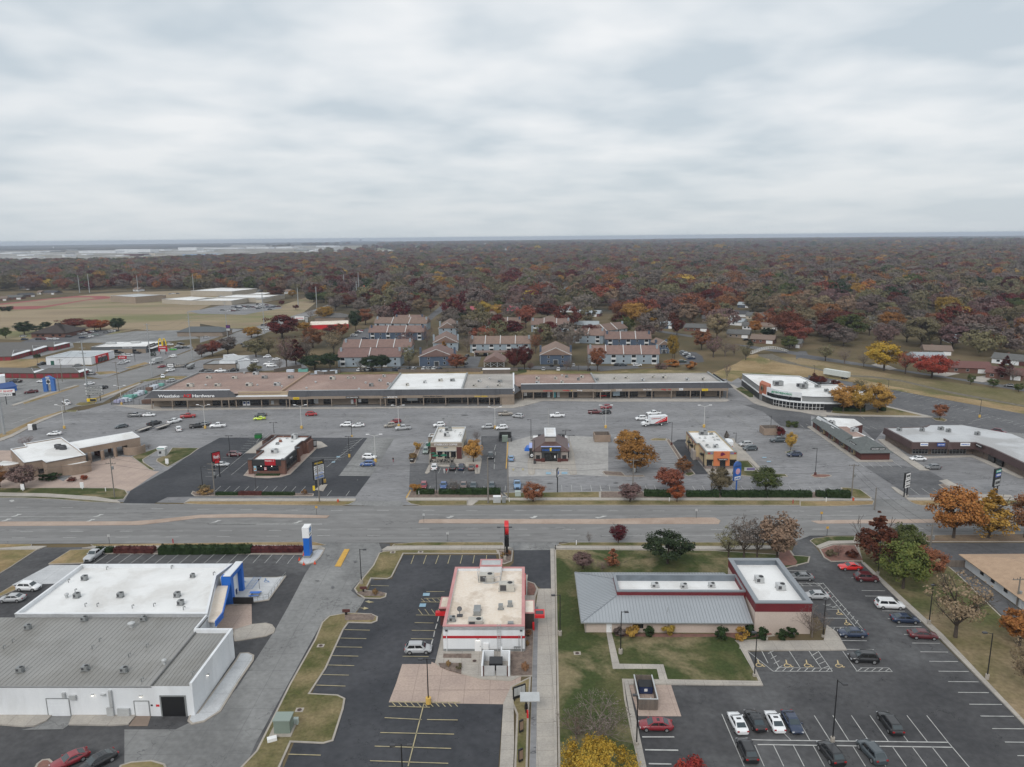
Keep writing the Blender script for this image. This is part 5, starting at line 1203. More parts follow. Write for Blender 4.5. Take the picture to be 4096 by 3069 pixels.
for x0,z0,x1,z1 in((27.6,.0,28.6,1.6),(29.2,.2,31,1.4),(28.2,1.7,28.6,4.4),(22.2,2.9,23.2,3.6),(21.2,3.3,21.6,4),(27,3.6,27.6,3.8)):bx(th,'wall_box',LG,x0,-.35,z0,x1,0,z1)
bx(th,'notice',RED,35,-.04,1.6,35.5,0,1.95);bx(th,'notice',BK,34.2,-.04,1.7,34.5,0,1.95)
for x,y in((580,378),(527,498),(825,495),(1213,493),(1237,548)):unt(th,F,'a1',x,y,5,.95,.95,.95,GY)
unt(th,F,'a1',1318,360,5,.7,.8,.8,GY)
for x,y in((192,712),(577,655),(983,655)):unt(th,F,'a1',x,y,5.05,.85,.8,.8,GY)
for x,y in((140,1005),(585,995),(850,1005)):unt(th,F,'a1',x,y,5.05,.9,.85,.8,GY)
for x,y in((900,700),(1125,955),(458,500)):vnt(th,F,'a1',x,y,5,.6 if x==900 else .4,1)
for x,y in((468,395),(1460,345),(583,560),(665,560),(1052,560),(730,308),(1172,300),(905,572),(1255,583),(515,462)):pip(th,F,'a1',x,y,5)
for x,y in((1003,840),(630,850),(680,800),(85,805),(25,850),(968,1075),(880,905),(1316,1030)):pip(th,F,'a1',x,y,5,GY)
F=Frame(g('h1',90,915,4.8),g('h1',1060,915,4.8));W,D,H=14.9,22.5,4.8;F=Frame(F.w(0,.3),F.w(1,.3))
W=round(F(g('h1',1060,915,4.8))[0],2);D=round(F(g('h1',1090,203,4.8))[1],2)
th=fla('restaurant','white fast food building with red coping, cream roof and red band','building',F,[(0,0),(W,0),(W,D),(0,D)],H,WHT,CREAMR,PINKC,par=.65,base=(.55,GY),cw=.5)
M_().bo(-.03,-.05,2.55,W+.03,.0,3).bo(W,-.05,2.55,W+.05,D,3).bo(-.05,-.05,2.55,0,D,3).bd('red_band',RB,th)
door(th,'f',5.4,6.55,2.15);bx(th,'utility_box',WHP,6.9,-.35,.6,7.8,0,1.7)
o=bx(th,'wall_lamp',LG,5.75,-.3,2.35,6.2,0,2.5);M_().bo(5.78,-.27,2.3,6.17,-.04,2.35).bd('lit_lens',MATS['warm_lit_lens'],o)
for x in(.6,W-.6):M_().tb((x,-.12,.1),(x,-.12,3.9),.06).bd('downspout',WHP,th);bx(th,'wall_lamp',DG,x-.2,-.25,3.95,x+.2,0,4.15)
b=M_()
for s in(-.28,.28):b.bo(9.6+s-.03,-.4,.3,9.6+s+.03,-.34,5.4)
for i in range(17):b.bo(9.3,-.39,.5+i*.3,9.9,-.35,.54+i*.3)
b.bd('roof_ladder',LG,th)
b=M_();[b.tb((x,-.15,.3),(x,-.15,z),.04)for x,z in((12.2,1),(12.6,1.1),(13,3.2),(13.5,3.2),(14.1,2.8))];b.bo(12.1,-.25,.95,13.3,-.1,1.1);b.bd('gas_pipes',GY,th)
q0=F(g('h1',108,540,3.2));bx(th,'entrance_bay',DB,-1.5,8.6,0,.0,12.4,3.6);M_().bo(-1.7,8.4,3.5,-.05,12.6,3.7).bd('bay_coping',PINKC,th);bx(th,'bay_roof',CREAMR,-1.4,8.8,3.7,-.1,12.3,3.72);bx(th,'awning',RED,-2.3,8,2.3,-.3,8.9,2.9)
bx(th,'pickup_window_bay',mat('dark_bay_brown',(.05,.032,.028)),W,7.2,0,W+1.7,11.5,3.3);M_().bo(W-.02,7,3.3,W+1.8,11.7,3.5).bd('bay_coping',PINKC,th);bx(th,'bay_roof',CREAMR,W+.15,7.2,3.5,W+1.6,11.4,3.52);bx(th,'awning',RED,W+1.8,6.8,2.5,W+3.6,9,3.1);bx(th,'awning_vent',DG,W+2,7.2,3.1,W+3.4,8.4,3.14)
bx(th,'red_bollard',RED,W+1.4,6.9,0,W+1.75,7.15,1.6);bx(th,'corner_panel',RED,W,17.6,1.5,W+.2,20.5,4.6)
bx(th,'entry_tower_wall',WHT,5.1,D-1.2,0,9.4,D+1.6,5.6);M_().ring([(5,D-1.3),(9.5,D-1.3),(9.5,D+1.7),(5,D+1.7)],[(5.3,D-1),(9.2,D-1),(9.2,D+1.4),(5.3,D+1.4)],5.5,5.75).bd('tower_coping',PINKC,th);bx(th,'tower_roof',LG,5.2,D-1.1,5.6,9.3,D+1.5,5.65)
zr=4.15
for a in(*T_('h1 612 372 2.9 1.6 1.6;h1 848 480 2.9 1.6 1.6;h1 480 885 2.5 1.5 1.1'),):unt(th,F,a[0],a[1],a[2],zr,a[3],a[4],a[5],BM)
for a in(*T_('h1 500 745 1.2 2.4 .9;h1 778 705 .8 .8 1;h1 888 670 .8 .8 1;h1 205 845 1.0 .9 .9;h1 895 895 1.0 .8 .6'),):unt(th,F,a[0],a[1],a[2],zr,a[3],a[4],a[5],GY,fan=a[1]<300)
b=M_()
for(x0,y0),(x1,y1)in(((5,D-5.2),(4.6,D-1.5)),((9.2,D-5.2),(9.4,D-1.5)),((5,D-5.2),(6.4,D-6)),((6.4,D-6),(7.8,D-6)),((7.8,D-6),(9.2,D-5.2))):b.obox((x0,y0),(x1,y1),.1,zr,zr+.25);b.tb((x0,y0,zr),(x0,y0,zr+1.3),.05);b.tb((x0,y0,zr+1.2),(x1,y1,zr+1.2),.04)
b.bd('screen_frame',LG,th)
b=M_();b.bo(2,4.2,zr,3,5,zr+.2);b.tb((2.5,4.6,zr),(2.5,4.6,zr+1.3),.06);b.dsc((2.5,4.4,zr+1.5),.45,(0,-1,.6),12,.06);b.bd('dish_antenna',DG,th)
p0=g('h1',548,1505);p1=g('h1',885,1505);E=Frame(p0,p1);ew=dist(p0,p1);et=thg('dumpster_enclosure','white dumpster enclosure with grey gates behind the red and white restaurant','enclosure',E.w(0,0,.15),E.a)
M_().bo(0,.0,0,.25,4.6,1.9).bo(ew-.25,0,0,ew,4.6,1.9).bo(.25,4.35,0,1.9,4.6,1.9).bo(ew-1.5,4.35,0,ew-.25,4.6,1.9).bo(ew-1.6,4.5,0,ew-1.35,5.6,1.9).bd('wall',WHT,et)
M_().bo(.3,-.05,0,.42,.05,1.85).bo(ew-.42,-.05,0,ew-.3,.05,1.85).bd('gate_post',DB,et)
for x0,x1 in((.5,ew/2-.12),(ew/2+.12,ew-.5)):
 q=M_();q.hx([(x0,0,.1),(x1,0,.1),(x1,.08,.1),(x0,.08,.1),(x0,.15,1.75),(x1,.15,1.75),(x1,.23,1.75),(x0,.23,1.75)]);q.bd('gate',LG,et)
dt=thg('dumpster','black ribbed dumpster inside the white enclosure','dumpster',E.w(1.2,1.5,.15),E.a);q=M_();q.hx([(0,0,.1),(2.2,0,.1),(2.2,1.5,.1),(0,1.5,.1),(0,0,1.2),(2.2,0,1.2),(2.2,1.7,1.5),(0,1.7,1.5)]);q.bd('bin',BK,dt);q=M_();q.hx([(0,0,1.22),(2.2,0,1.22),(2.2,1.7,1.52),(0,1.7,1.52),(0,0,1.28),(2.2,0,1.28),(2.2,1.7,1.58),(0,1.7,1.58)]);[q.bo(.1+i*.2,.0,1.28,.16+i*.2,.05,1.4)for i in range(11)];q.bd('lid',CH,dt)
F=Frame(g('a3',500,740),g('a3',1640,745));W1,Dp=29.6,18.6
th=thg('office_building','beige building with grey standing seam roof and burgundy parapet bands','building',F.w(0,0,.02),F.a)
bx(th,'wall',BEIGE,0,0,0,W1,Dp,2.5)
o_=.7;zr_,ze=4.3,2.45;rx,ry0,ry1=6.3,5.9,12.7
b=M_();E_=[(-o_,-o_),(W1,-o_),(W1,Dp+o_),(-o_,Dp+o_)];I_=[(rx,ry0),(W1+.1,ry0),(W1+.1,ry1),(rx,ry1)]
for i in(0,2,3):
 a,c=E_[i],E_[(i+1)%4];d,e=I_[i],I_[(i+1)%4]
 b.face([(a[0],a[1],ze),(c[0],c[1],ze),(e[0],e[1],zr_),(d[0],d[1],zr_)]);b.face([(a[0],a[1],ze-.1),(c[0],c[1],ze-.1),(e[0],e[1],zr_-.1),(d[0],d[1],zr_-.1)],True)
b.pri(E_,ze-.2,ze-.02,top=False)
b.bd('metal_roof',SILM,th)
b=M_()
def rib(p,q,w=.05,h=.07):
 dx,dy=q[0]-p[0],q[1]-p[1];l=hypot(dx,dy);nx,ny=-dy/l*w/2,dx/l*w/2
 b.hx([(p[0]-nx,p[1]-ny,p[2]-.02),(q[0]-nx,q[1]-ny,q[2]-.02),(q[0]+nx,q[1]+ny,q[2]-.02),(p[0]+nx,p[1]+ny,p[2]-.02),(p[0]-nx,p[1]-ny,p[2]+h),(q[0]-nx,q[1]-ny,q[2]+h),(q[0]+nx,q[1]+ny,q[2]+h),(p[0]+nx,p[1]+ny,p[2]+h)])
x=-.3
while x<W1-.1:
 f=min(1,(x+o_)/(rx+o_));rib((x,-o_,ze),(x,-o_+(ry0+o_)*f,ze+(zr_-ze)*f));rib((x,Dp+o_,ze),(x,Dp+o_-(Dp+o_-ry1)*f,ze+(zr_-ze)*f));x+=.58
y=-.3
while y<Dp+.5:
 f=1 if ry0<=y<=ry1 else((y+o_)/(ry0+o_)if y<ry0 else(Dp+o_-y)/(Dp+o_-ry1));rib((-o_,y,ze),(-o_+(rx+o_)*f,y,ze+(zr_-ze)*f));y+=.58
rib((-o_,-o_,ze),(rx,ry0,zr_),.16,.1);rib((-o_,Dp+o_,ze),(rx,ry1,zr_),.16,.1);b.bd('roof_seams',SEAML,th)
M_().bo(-o_-.12,-o_-.14,ze-.15,W1+.1,-o_-.02,ze+.03).bo(-o_-.14,-o_,ze-.15,-o_-.02,Dp+o_,ze+.03).bd('gutter',GY,th)
b=M_();b.ring([(rx,ry0),(30.2,ry0),(30.2,ry1),(rx,ry1)],[(rx+.5,ry0+.4),(29.8,ry0+.4),(29.8,ry1-.5),(rx+.5,ry1-.5)],3.6,5);b.bd('parapet_wall',BURG,th)
M_().ring([(rx-.05,ry0-.05),(30.25,ry0-.05),(30.25,ry1+.05),(rx-.05,ry1+.05)],[(rx+.5,ry0+.4),(29.8,ry0+.4),(29.8,ry1-.5),(rx+.5,ry1-.5)],5,5.3).bd('coping',SEAML,th)
M_().bo(rx+.5,ry1-.55,3.8,29.8,ry1-.5,5.25).bd('inner_parapet',mat('zinc_sheet',(.2,.23,.26),(.16,.185,.21),scale=.5,rough=.4,metal=.3),th)
bx(th,'flat_roof',WR,rx+.4,ry0+.3,3.9,29.9,ry1-.4,4.1)
T0,T1,TD=30.1,40,18.2
tp=[(T0,0),(T1,0),(T1,TD),(T0,TD)]
M_().pri(tp,0,4.3,top=False).bd('tower_wall',BEIGE,th)
M_().ring([(T0-.03,-.05),(T1+.05,-.05),(T1+.05,TD+.05),(T0-.03,TD+.05)],ins(tp,.5),4.3,5.9).bd('burgundy_band',BURG,th)
M_().ring([(T0-.1,-.12),(T1+.12,-.12),(T1+.12,TD+.12),(T0-.1,TD+.12)],ins(tp,.75),5.9,6.1).bd('coping',SEAML,th)
b=M_();I2=ins(tp,.5);b.bo(T0+.5,TD-.55,4.9,T1-.5,TD-.5,6);b.bo(T1-.55,.5,4.9,T1-.5,TD-.5,6);b.bd('inner_parapet',MATS['zinc_sheet'],th)
bx(th,'tower_roof',WR,T0+.3,.3,4.6,T1-.3,TD-.3,4.9)
for a in(*T_('a3 978 425 1.3;a3 1175 430 1.1;a3 1365 425 1.1'),):unt(th,F,a[0],a[1],a[2],4.1,a[3],1.1,.8,LG)
for a in(('a3',1690,390,4.9),('a4',85,440,4.9)):unt(th,F,a[0],a[1],a[2],a[3],1.5,1.5,1.1,LG)
M_().tb((15,1.9,3),(15,1.9,4.1),.07).bd('vent_pipe',LG,th)
door(th,'f',3.8,4.75,2.1);win(th,'f',8.6,10.4,1,1.95,name='window')
for x in(.1,14.9,29.2):M_().tb((x,-.08,.1),(x,-.08,2.3),.05).bd('downspout',GY if x<20 else DG,th)
bx(th,'entrance_canopy',DG,T1+.05,1,2.6,T1+1.4,6,3.2);win(th,'r',1.5,5.5,.1,2.5,at=T1+.01,mull=2)
p0=g('a3',868,1268);p1=g('a3',995,1270);E=Frame(p0,p1);ew=dist(p0,p1);dD=round(E(g('a3',945,1090,0))[1]-.4,2)
et=thg('dumpster_enclosure','weathered wood dumpster enclosure beside the lower parking lot','enclosure',E.w(0,0,.1),E.a)
for nm,a in(('front_fence',(0,-.05,ew,.05)),('back_fence',(0,dD-.05,ew,dD+.05)),('side_fence',(-.05,.05,.05,dD-.05)),('side_fence',(ew-.05,.05,ew+.05,dD-.05))):
 b=M_();n=int(max(a[2]-a[0],a[3]-a[1])/.16)
 for i in range(n):
  if a[2]-a[0]>1:x0=a[0]+(a[2]-a[0])*i/n;b.bo(x0,a[1],0,x0+.14,a[3],1.75+.03*(i%3))
  else:y0=a[1]+(a[3]-a[1])*i/n;b.bo(a[0],y0,0,a[2],y0+.14,1.75+.03*(i%3))
 b.bd(nm,WOOD,et)
M_().bo(-.08,-.1,1.78,ew+.08,.1,1.86).bo(-.1,.1,1.78,.1,dD,1.86).bo(ew-.1,.1,1.78,ew+.1,dD,1.86).bd('top_rail',LG,et)
dt=thg('dumpster','dark blue dumpster with a white notice inside the wood enclosure','dumpster',E.w(.5,dD-2.4,.1),E.a);q=M_();q.bo(0,0,.1,2.1,1.5,1.25);q.bd('bin',mat('navy_steel',(.02,.035,.1),rough=.5),dt)
q=M_();q.hx([(0,-.02,1.25),(2.1,-.02,1.25),(2.1,1.6,1.45),(0,1.6,1.45),(0,-.02,1.3),(2.1,-.02,1.3),(2.1,1.6,1.5),(0,1.6,1.5)]);q.bd('lid',BK,dt);bx(dt,'notice',WHP,.8,-.03,.5,1.3,0,.95)
jt=thg('scrap_pile','pile of white and brown scrap inside the wood enclosure','scrap',E.w(1.2,1.2,.1),0);b=M_();
for i in range(14):a=random.random()*6;x,y=random.uniform(-.6,.7),random.uniform(-.5,.6);b.tb((x,y,.1+random.random()*.4),(x+cos(a)*.6,y+sin(a)*.6,.2+random.random()*.6),.1,.08)
b.bd('scrap_pieces',LG,jt)
F=Frame(g('a4',1751,590),g('a4',1340,285));th=thg('tan_roof_building','long low building with tan shingle roof and pale wall at right edge','building',F.w(-12,0,.02),F.a);F=Frame(F.w(-12,0),F.w(0,0))
bx(th,'wall',WHT,0,-13,0,31,0,2.4);bx(th,'brick_end_wall',BRICK,30.9,-13,.0,31.05,0,2.4)
b=M_();b.gable(0,-13,31,0,2.45,4.3,'x',ov=.9,hip=6.5);b.bd('roof',mat('tan_shingle',(.42,.295,.2),(.36,.25,.17),scale=.8,rough=.95,spk=.4),th)
for x in(6,10,17,21,24.5):win(th,'b',x,x+1.1,1,2,at=0,sill=False)
door(th,'b',13,14,2.1)
unt(th,F,'a4',1690,250,3.6,.8,.8,.5,DG,fan=False)
F=Frame(g('a4',1200,288),g('a4',1345,292));ft=thg('wood_gate_fence','grey board fence at the far end of the tan-roofed building','fence',F.w(0,0,0),F.a);l=dist(g('a4',1200,288),g('a4',1345,292));b=M_();[b.bo(l*i/28,-.03,0,l*(i+.85)/28,.03,1.6)for i in range(28)];b.bd('boards',WOOD,ft);M_().bo(0,-.08,.3,l,-.03,.4).bo(0,-.08,1.3,l,-.03,1.4).bd('rails',WOOD,ft)
F=Frame(g('h3',300,900),g('h3',1040,905));th=thg('restaurant','brick burger restaurant with black fascia, red sign and white roof','building',F.w(0,0,.1),F.a)
P=[(0,0),(10.6,0),(10.6,13.5),(9,13.5),(9,28),(-1.6,28),(-1.6,10.2),(0,10.2)]
P=[(.3,.3),(10.6,.3),(10.6,13.6),(9.4,14.6),(9.4,21),(10.2,21.2),(10.2,28),(-1.9,28),(-1.9,10.4),(.3,10.2)]
fla('',None,None,F,P,4.55,BRICK,WR,DG,par=.6,th=th)
M_().bo(.4,.05,2.75,10.4,.3,4.5).bo(10.6,.9,2.75,10.78,11.5,4.5).bd('black_fascia',CH,th)
for x,y in((-.3,-.1),(9.9,-.1),(9.9,12.4)):M_().bo(x,y,0,x+1.2,y+1.2,4.5).bd('brick_pier',BRICK,th);M_().bo(x-.12,y-.12,4.5,x+1.32,y+1.32,4.75).bd('pier_cap',DG,th)
o=bx(th,'sign_panel',RB,4.9,-.08,2.9,8.2,.05,4.85);txt(o,"Wendy's",WHP,6,-.1,4.15,.42,2.1,shear=.15)
q=M_();[q.tb((7.6,-.1,4.35),(7.6+.22*cos(a),-.1,4.35+.22*sin(a)),.02)for a in(0,1,2,3,4,5)];q.bd('round_emblem',WHP,o)
t2=txt(th,"Wendy's",WHP,10.8,6.2,3.35,.45,2.3,rot=PI/2,shear=.15)
win(th,'f',2,8.9,1.1,2.7,at=.25,mull=3);bx(th,'wall_base_panel',BRICK,1,.1,0,9.8,.28,1.05)
for i in range(5):win(th,'r',1.6+i*2.05,3.4+i*2.05,.5,2.7,at=10.62,mull=1)
o=bx(th,'poster',mat('poster_sky_blue',(.35,.55,.65)),1.3,.1,1,2.1,.2,2.6);M_().bo(1.45,.07,1.4,1.95,.1,1.9).bd('burger_picture',mat('poster_orange',(.5,.22,.06)),o)
o=bx(th,'window_notice',RB,4.5,.1,1.3,5.3,.2,2.3);M_().bo(4.6,.07,1.5,5.2,.1,1.75).bd('notice_text',WHP,o);M_().bo(4.6,.07,1.9,5.2,.1,2.15).bd('notice_text',WHP,o)
for x in(3.5,6.8):M_().bo(x,.15,2.45,x+.15,.24,2.65).bd('lit_lamp',mat('small_lit_lamp',(1,.95,.85),emit=((1,.95,.85),3)),th)
bx(th,'drive_window_bay',BRICK,9.4,22,0,11,27.2,3.6)
zr=3.95
unt(th,F,'h3',800,465,zr,1.9,1.6,1.2,LG);unt(th,F,'h3',1200,180,zr,1.6,2.2,1.5,LG);unt(th,F,'h3',855,300,zr,.9,.8,.7,GY);unt(th,F,'h3',915,250,zr,.8,.8,.7,mat('rusty_box',(.22,.08,.05)),fan=False)
for x,y in((820,150),(900,200),(975,150),(1040,185),(1145,250),(760,200)):vnt(th,F,'h3',x,y,zr,.45,.5)
F2=Frame(g('b2',672,458),g('b2',780,445));et=thg('dumpster_enclosure','brown brick dumpster enclosure behind the burger restaurant','enclosure',F.w(-7.2,28.5,.1),F.a)
M_().bo(0,0,0,.25,8.5,2.3).bo(.25,0,0,5,.25,2.3).bo(.25,8.25,0,8,8.5,2.3).bo(4.75,.25,0,5,8.25,2.3).bd('wall',mat('brown_fence_panel',(.13,.075,.062),(.1,.06,.05),scale=1,rough=.9),et)
p=g('b2',637,432);dt=thg('dumpster','bright green dumpster beside the brown enclosure','dumpster',(p[0]-1.1,p[1],.06),0);q=M_();q.bo(0,0,.15,2.2,1.6,1.4);q.bd('bin',mat('green_steel',(.01,.16,.03),rough=.5),dt);q=M_();q.hx([(0,-.03,1.4),(2.2,-.03,1.4),(2.2,1.6,1.6),(0,1.6,1.6),(0,-.03,1.46),(2.2,-.03,1.46),(2.2,1.6,1.66),(0,1.6,1.66)]);q.bd('lid',mat('dark_green_lid',(.02,.06,.03)),dt)
F=Frame(g('h4',585,955),g('h4',1440,950));H=5.6;W=9.9
th=thg('coffee_shop','coffee shop with cream front, dark brick corners and white roof','building',F.w(0,0,.15),F.a);CRM=mat('cream_stucco',(.52,.47,.385),(.48,.435,.36),scale=.3,rough=.9)
fla('',None,None,F,[(0,0),(W,0),(W,19.5),(0,19.5)],H,CRM,WR,LG,par=.6,th=th)
M_().bo(-.06,-.1,4.2,W+.06,0,5.5).bd('brown_fascia',TN,th);M_().bo(-.1,-.16,5.3,W+.1,-.1,5.62).bo(-.08,-.14,4.05,W+.08,-.1,4.2).bd('cornice',CRM,th)
M_().bo(-.02,-.09,.05,1.65,0,4.04).bo(W-1.65,-.09,.05,W+.02,0,4.04).bd('dark_brick_corner',DB,th)
txt(th,'STARBUCKS COFFEE',WHP,W/2-.1,-.16,4.55,.6,7.4)
o=bx(th,'small_sign',GY,4.2,-.13,3.7,5.5,-.02,4.02);
for x0,x1,nm in((2.1,3.7,'window'),(4.3,5.9,'door'),(6.4,8,'window')):win(th,'f',x0,x1,.15 if nm=='door'else .6,2.5,at=-.01,mull=1,name=nm,frame=BK if nm=='window'else LG)
bx(th,'awning_rail',LG,1.7,-.6,2.7,8.2,0,2.82)
fla('',None,None,F,[(-1.9,8.8),(0,8.8),(0,13),(-1.9,13)],5,TN,WR,LG,par=.4,th=th)
for i in range(3):win(th,'r',2+i*3.4,4.2+i*3.4,.6,2.5,at=W,mull=1)
q=M_();q.hx([(-2.6,7.6,2.1),(-.02,7.6,2.1),(-.02,8.8,2.1),(-2.6,8.8,2.1),(-1.5,7.9,3.2),(-.02,7.9,3.2),(-.02,8.8,3.2),(-1.5,8.8,3.2)]);q.bd('green_awning',mat('green_canvas',(.01,.11,.065),rough=.8),th)
zr=5;unt(th,F,'h4',1010,330,zr,1.7,1.4,1.4,LG);unt(th,F,'h4',1060,170,zr,2.2,1.7,1.2,GY);unt(th,F,'h4',855,210,zr,.9,.8,.8,LG)
for x,y in((1380,275),(1350,325),(1240,220),(1400,330)):pip(th,F,'h4',x,y,zr)
bx(th,'equipment_screen',BK,W+.5,9,0,W+.6,12.4,3.2);bx(th,'equipment_screen',GY,W+1.6,9,1.5,W+1.7,12.4,3.4);bx(th,'screen_shelf',DG,W+.6,9,1.3,W+1.6,12.4,1.4)
for i,(x,y,lb)in enumerate(((660,875,'green patio umbrella nearest the brick corner of the coffee shop'),(705,960,'green patio umbrella in the middle of the coffee patio'),(940,950,'green patio umbrella before the coffee shop door'))):
 p=g('h4',x,y+70);ut=thg('patio_umbrella',lb,'umbrella',(p[0],p[1],.3),0,'patio umbrellas');M_().tb((0,0,0),(0,0,2.3),.04).bd('pole',GY,ut);q=M_();
 for k in range(8):a,b_=2*PI*k/8,2*PI*(k+1)/8;q.face([(1.15*cos(a),1.15*sin(a),1.85),(1.15*cos(b_),1.15*sin(b_),1.85),(0,0,2.4)])
 q.bd('canopy',MATS['green_canvas'],ut)
def table(x,y,lb,i):
 tt=thg('patio_table',lb,'table',(x,y,.3),i*.7,'patio tables');M_().tb((0,0,.7),(0,0,.74),.42,.42,12).bd('tabletop',BK,tt);M_().tb((0,0,0),(0,0,.7),.05).bd('pedestal',BK,tt)
 for k in range(3):
  a=2*PI*k/3;c=thg('patio_chair','black metal chair around a patio table of the coffee shop','chair',(x+cos(a+i)*.85,y+sin(a+i)*.85,.3),a+i,'black patio chairs')
  M_().bo(-.2,-.2,.4,.2,.2,.44).bd('seat',BK,c);M_().bo(.17,-.2,.44,.21,.2,.9).bd('backrest',BK,c)
  for lx in(-.17,.17):
   for ly in(-.17,.17):M_().bo(lx-.02,ly-.02,0,lx+.02,ly+.02,.4).bd('leg',BK,c)
for i,(x,y)in enumerate(((620,1060),(840,1060),(1000,1070),(1130,1060),(1150,960))):p=g('h4',x,y);table(p[0],p[1],'black round table on the coffee shop patio',i)
ft=thg('patio_railing','black metal railing round the coffee shop patio','railing',(0,0,.2),0);b=M_();ps=[g('h4',540,960),g('h4',540,1125),g('h4',1190,1110),g('h4',1195,1020)]
for a,c in zip(ps[:-1],ps[1:]):
 n=max(3,int(dist(a,c)/.22));
 for i in range(n+1):f=i/n;b.bo(a[0]+(c[0]-a[0])*f-.015,a[1]+(c[1]-a[1])*f-.015,0,a[0]+(c[0]-a[0])*f+.015,a[1]+(c[1]-a[1])*f+.015,1)
 b.obox(a,c,.05,1,1.05);b.obox(a,c,.04,.1,.14)
b.bd('rails',BK,ft)
F=Frame(g('h5',455,1310),g('h5',1590,1310));W=10.8;th=thg('restaurant','chicken restaurant with brown metal hip roof and pale roof tower','building',F.w(0,0,.12),F.a)
TAU=mat('taupe_stucco',(.34,.3,.27),(.31,.275,.25),scale=.4,rough=.9)
bx(th,'wall',TAU,0,0,0,W,15,3.6);M_().bo(-.05,-.06,.02,3,0,.9).bo(8,-.06,.02,W+.05,0,.9).bo(W,-.06,.02,W+.06,15,.9).bo(-.06,-.06,.02,0,15,.9).bd('brick_base',DB,th)
b=M_();o_=.5;A=[(-o_,-o_,3.6),(W+o_,-o_,3.6),(W+o_,14.2,3.6),(-o_,14.2,3.6)];Bt=[(3.7,4.3,5.3),(7,4.3,5.3),(7,14.2,5.3),(3.7,14.2,5.3)]
for i in(0,1,3):j=(i+1)%4;b.face([A[i],A[j],Bt[j],Bt[i]])
b.face([A[2],A[3],Bt[3],Bt[2]]);b.pri([p[:2]for p in A],3.42,3.59);b.bd('metal_roof',MROOF,th)
b=M_();x=-.2
while x<W+.4:
 f=min(1,(x+.5)/4.2,(W+.5-x)/4.3);rib((x,-.5,3.6),(x,-.5+4.8*f,3.6+1.7*f),.05,.06);x+=.45
rib((-.5,-.5,3.6),(3.7,4.3,5.3),.14,.1);rib((W+.5,-.5,3.6),(7,4.3,5.3),.14,.1);b.bd('roof_seams',mat('brown_seam',(.17,.11,.1),rough=.5),th)
M_().bo(3.7,4.3,4.6,7,14,7).bd('tower_wall',TAU,th);bx(th,'tower_band',CH,3.65,4.25,6.7,7.05,14.05,7)
M_().ring([(3.5,4.1),(7.2,4.1),(7.2,14.2),(3.5,14.2)],[(4.1,4.9),(6.6,4.9),(6.6,13.4),(4.1,13.4)],7,7.35).bd('tower_coping',WHT,th);bx(th,'tower_roof',WR,4,4.8,6.95,6.7,13.5,7.05)
bx(th,'rear_roof',WR,-.2,14.2,3.3,W+.2,17.5,3.7);
for x in(1.4,3,8,9.3):q=bx(th,'rooftop_unit',DG,x,14.8,3.7,x+1.1,16,4.8)
bx(th,'sign_board',CH,2.4,-.75,3,8.5,-.2,5);bx(th,'board_cap',mat('periwinkle_metal',(.35,.42,.72),rough=.5),2.3,-.8,5,8.6,-.15,5.12)
txt(th,"CHICK  'N MAX",BLUE,5.45,-.78,3.75,.55,5.6)
q=M_();
for P_ in([(5.25,4.1),(5.75,4.75),(5.35,4.75),(5,4.25)],[(5.15,3.55),(5.7,4.35),(5.2,4.3)]):q.face([(a,-.82,c)for a,c in P_])
q.pri([(5.1,-.84),(5.6,-.84),(5.6,-.8),(5.1,-.8)],3.7,4.7);q.bd('lightning_bolt',mat('sign_yellow',(.8,.55,.03)),th)
bx(th,'entry_shade_panel',BK,3.4,-.03,.1,7.4,.02,2.9);win(th,'f',3.6,5.8,.2,2.4,at=-.04,mull=1);win(th,'f',6.2,7.2,.15,2.3,at=-.04,name='door');bx(th,'door_poster',WHP,6.5,-.14,1.2,6.9,-.1,2)  # thin black sheet behind door and window paints the entry's shade
for x in(2.4,7.5):M_().bo(x,-.7,0,x+1.1,.0,1.3).bd('brick_pier',DB,th);M_().bo(x+.1,-.6,1.3,x+1,0,3).bd('entry_post',CH,th)
for x in(.7,9):win(th,'f',x,x+1.3,.95,2.1,at=-.01,mull=0)
bx(th,'side_bay',CH,-1.4,3.5,0,0,9,3.4);bx(th,'side_bay_cap',MATS['periwinkle_metal'],-1.5,3.4,3.4,.1,9.1,3.6)
q=M_();q.hx([(-3,3.8,2.3),(-1.4,3.8,2.3),(-1.4,7,2.3),(-3,7,2.3),(-2.2,4,3.4),(-1.4,4,3.4),(-1.4,7,3.4),(-2.2,7,3.4)]);q.bd('blue_awning',BLUE,th)
bx(th,'side_panel',CH,W+.02,4,0,W+.5,8,3.5);bx(th,'side_panel_cap',MATS['periwinkle_metal'],W,3.9,3.5,W+.6,8.1,3.62)
M_().dsc((-.6,-.15,2.1),.45,(0,-1,0),16,.1).bd('round_sign',WHP,th);M_().bo(-.9,-.23,2.02,-.3,-.2,2.2).bd('round_sign_text',CH,th)
F=Frame(g('h6',800,1400),g('h6',1760,1400));W,H=9.3,5.4;SAND=mat('sand_stucco',(.52,.41,.25),(.47,.37,.23),scale=.3,rough=.9)
th=thg('restaurant','taco restaurant with orange entrance panel and long white roof','building',F.w(0,0,.14),F.a)
fla('',None,None,F,[(0,0),(W,0),(W-.5,24.6),(-1,24.6),(-1,9.2),(-.1,9.2)],H,SAND,WR,GY,par=.55,th=th,base=(1,mat('stone_base',(.26,.2,.18),(.19,.16,.15),scale=2,rough=.9,spk=.3)))
ORG=mat('orange_stucco',(.62,.2,.08),(.56,.18,.075),scale=.4,rough=.8)
bx(th,'entrance_panel',ORG,2.3,-.35,1,7.1,0,5.55);bx(th,'sage_frieze',mat('sage_trim',(.25,.26,.2)),-.06,-.08,4.55,W+.06,0,5.3);bx(th,'side_frieze',MATS['sage_trim'],-.09,.0,4.55,0,9.1,5.3)
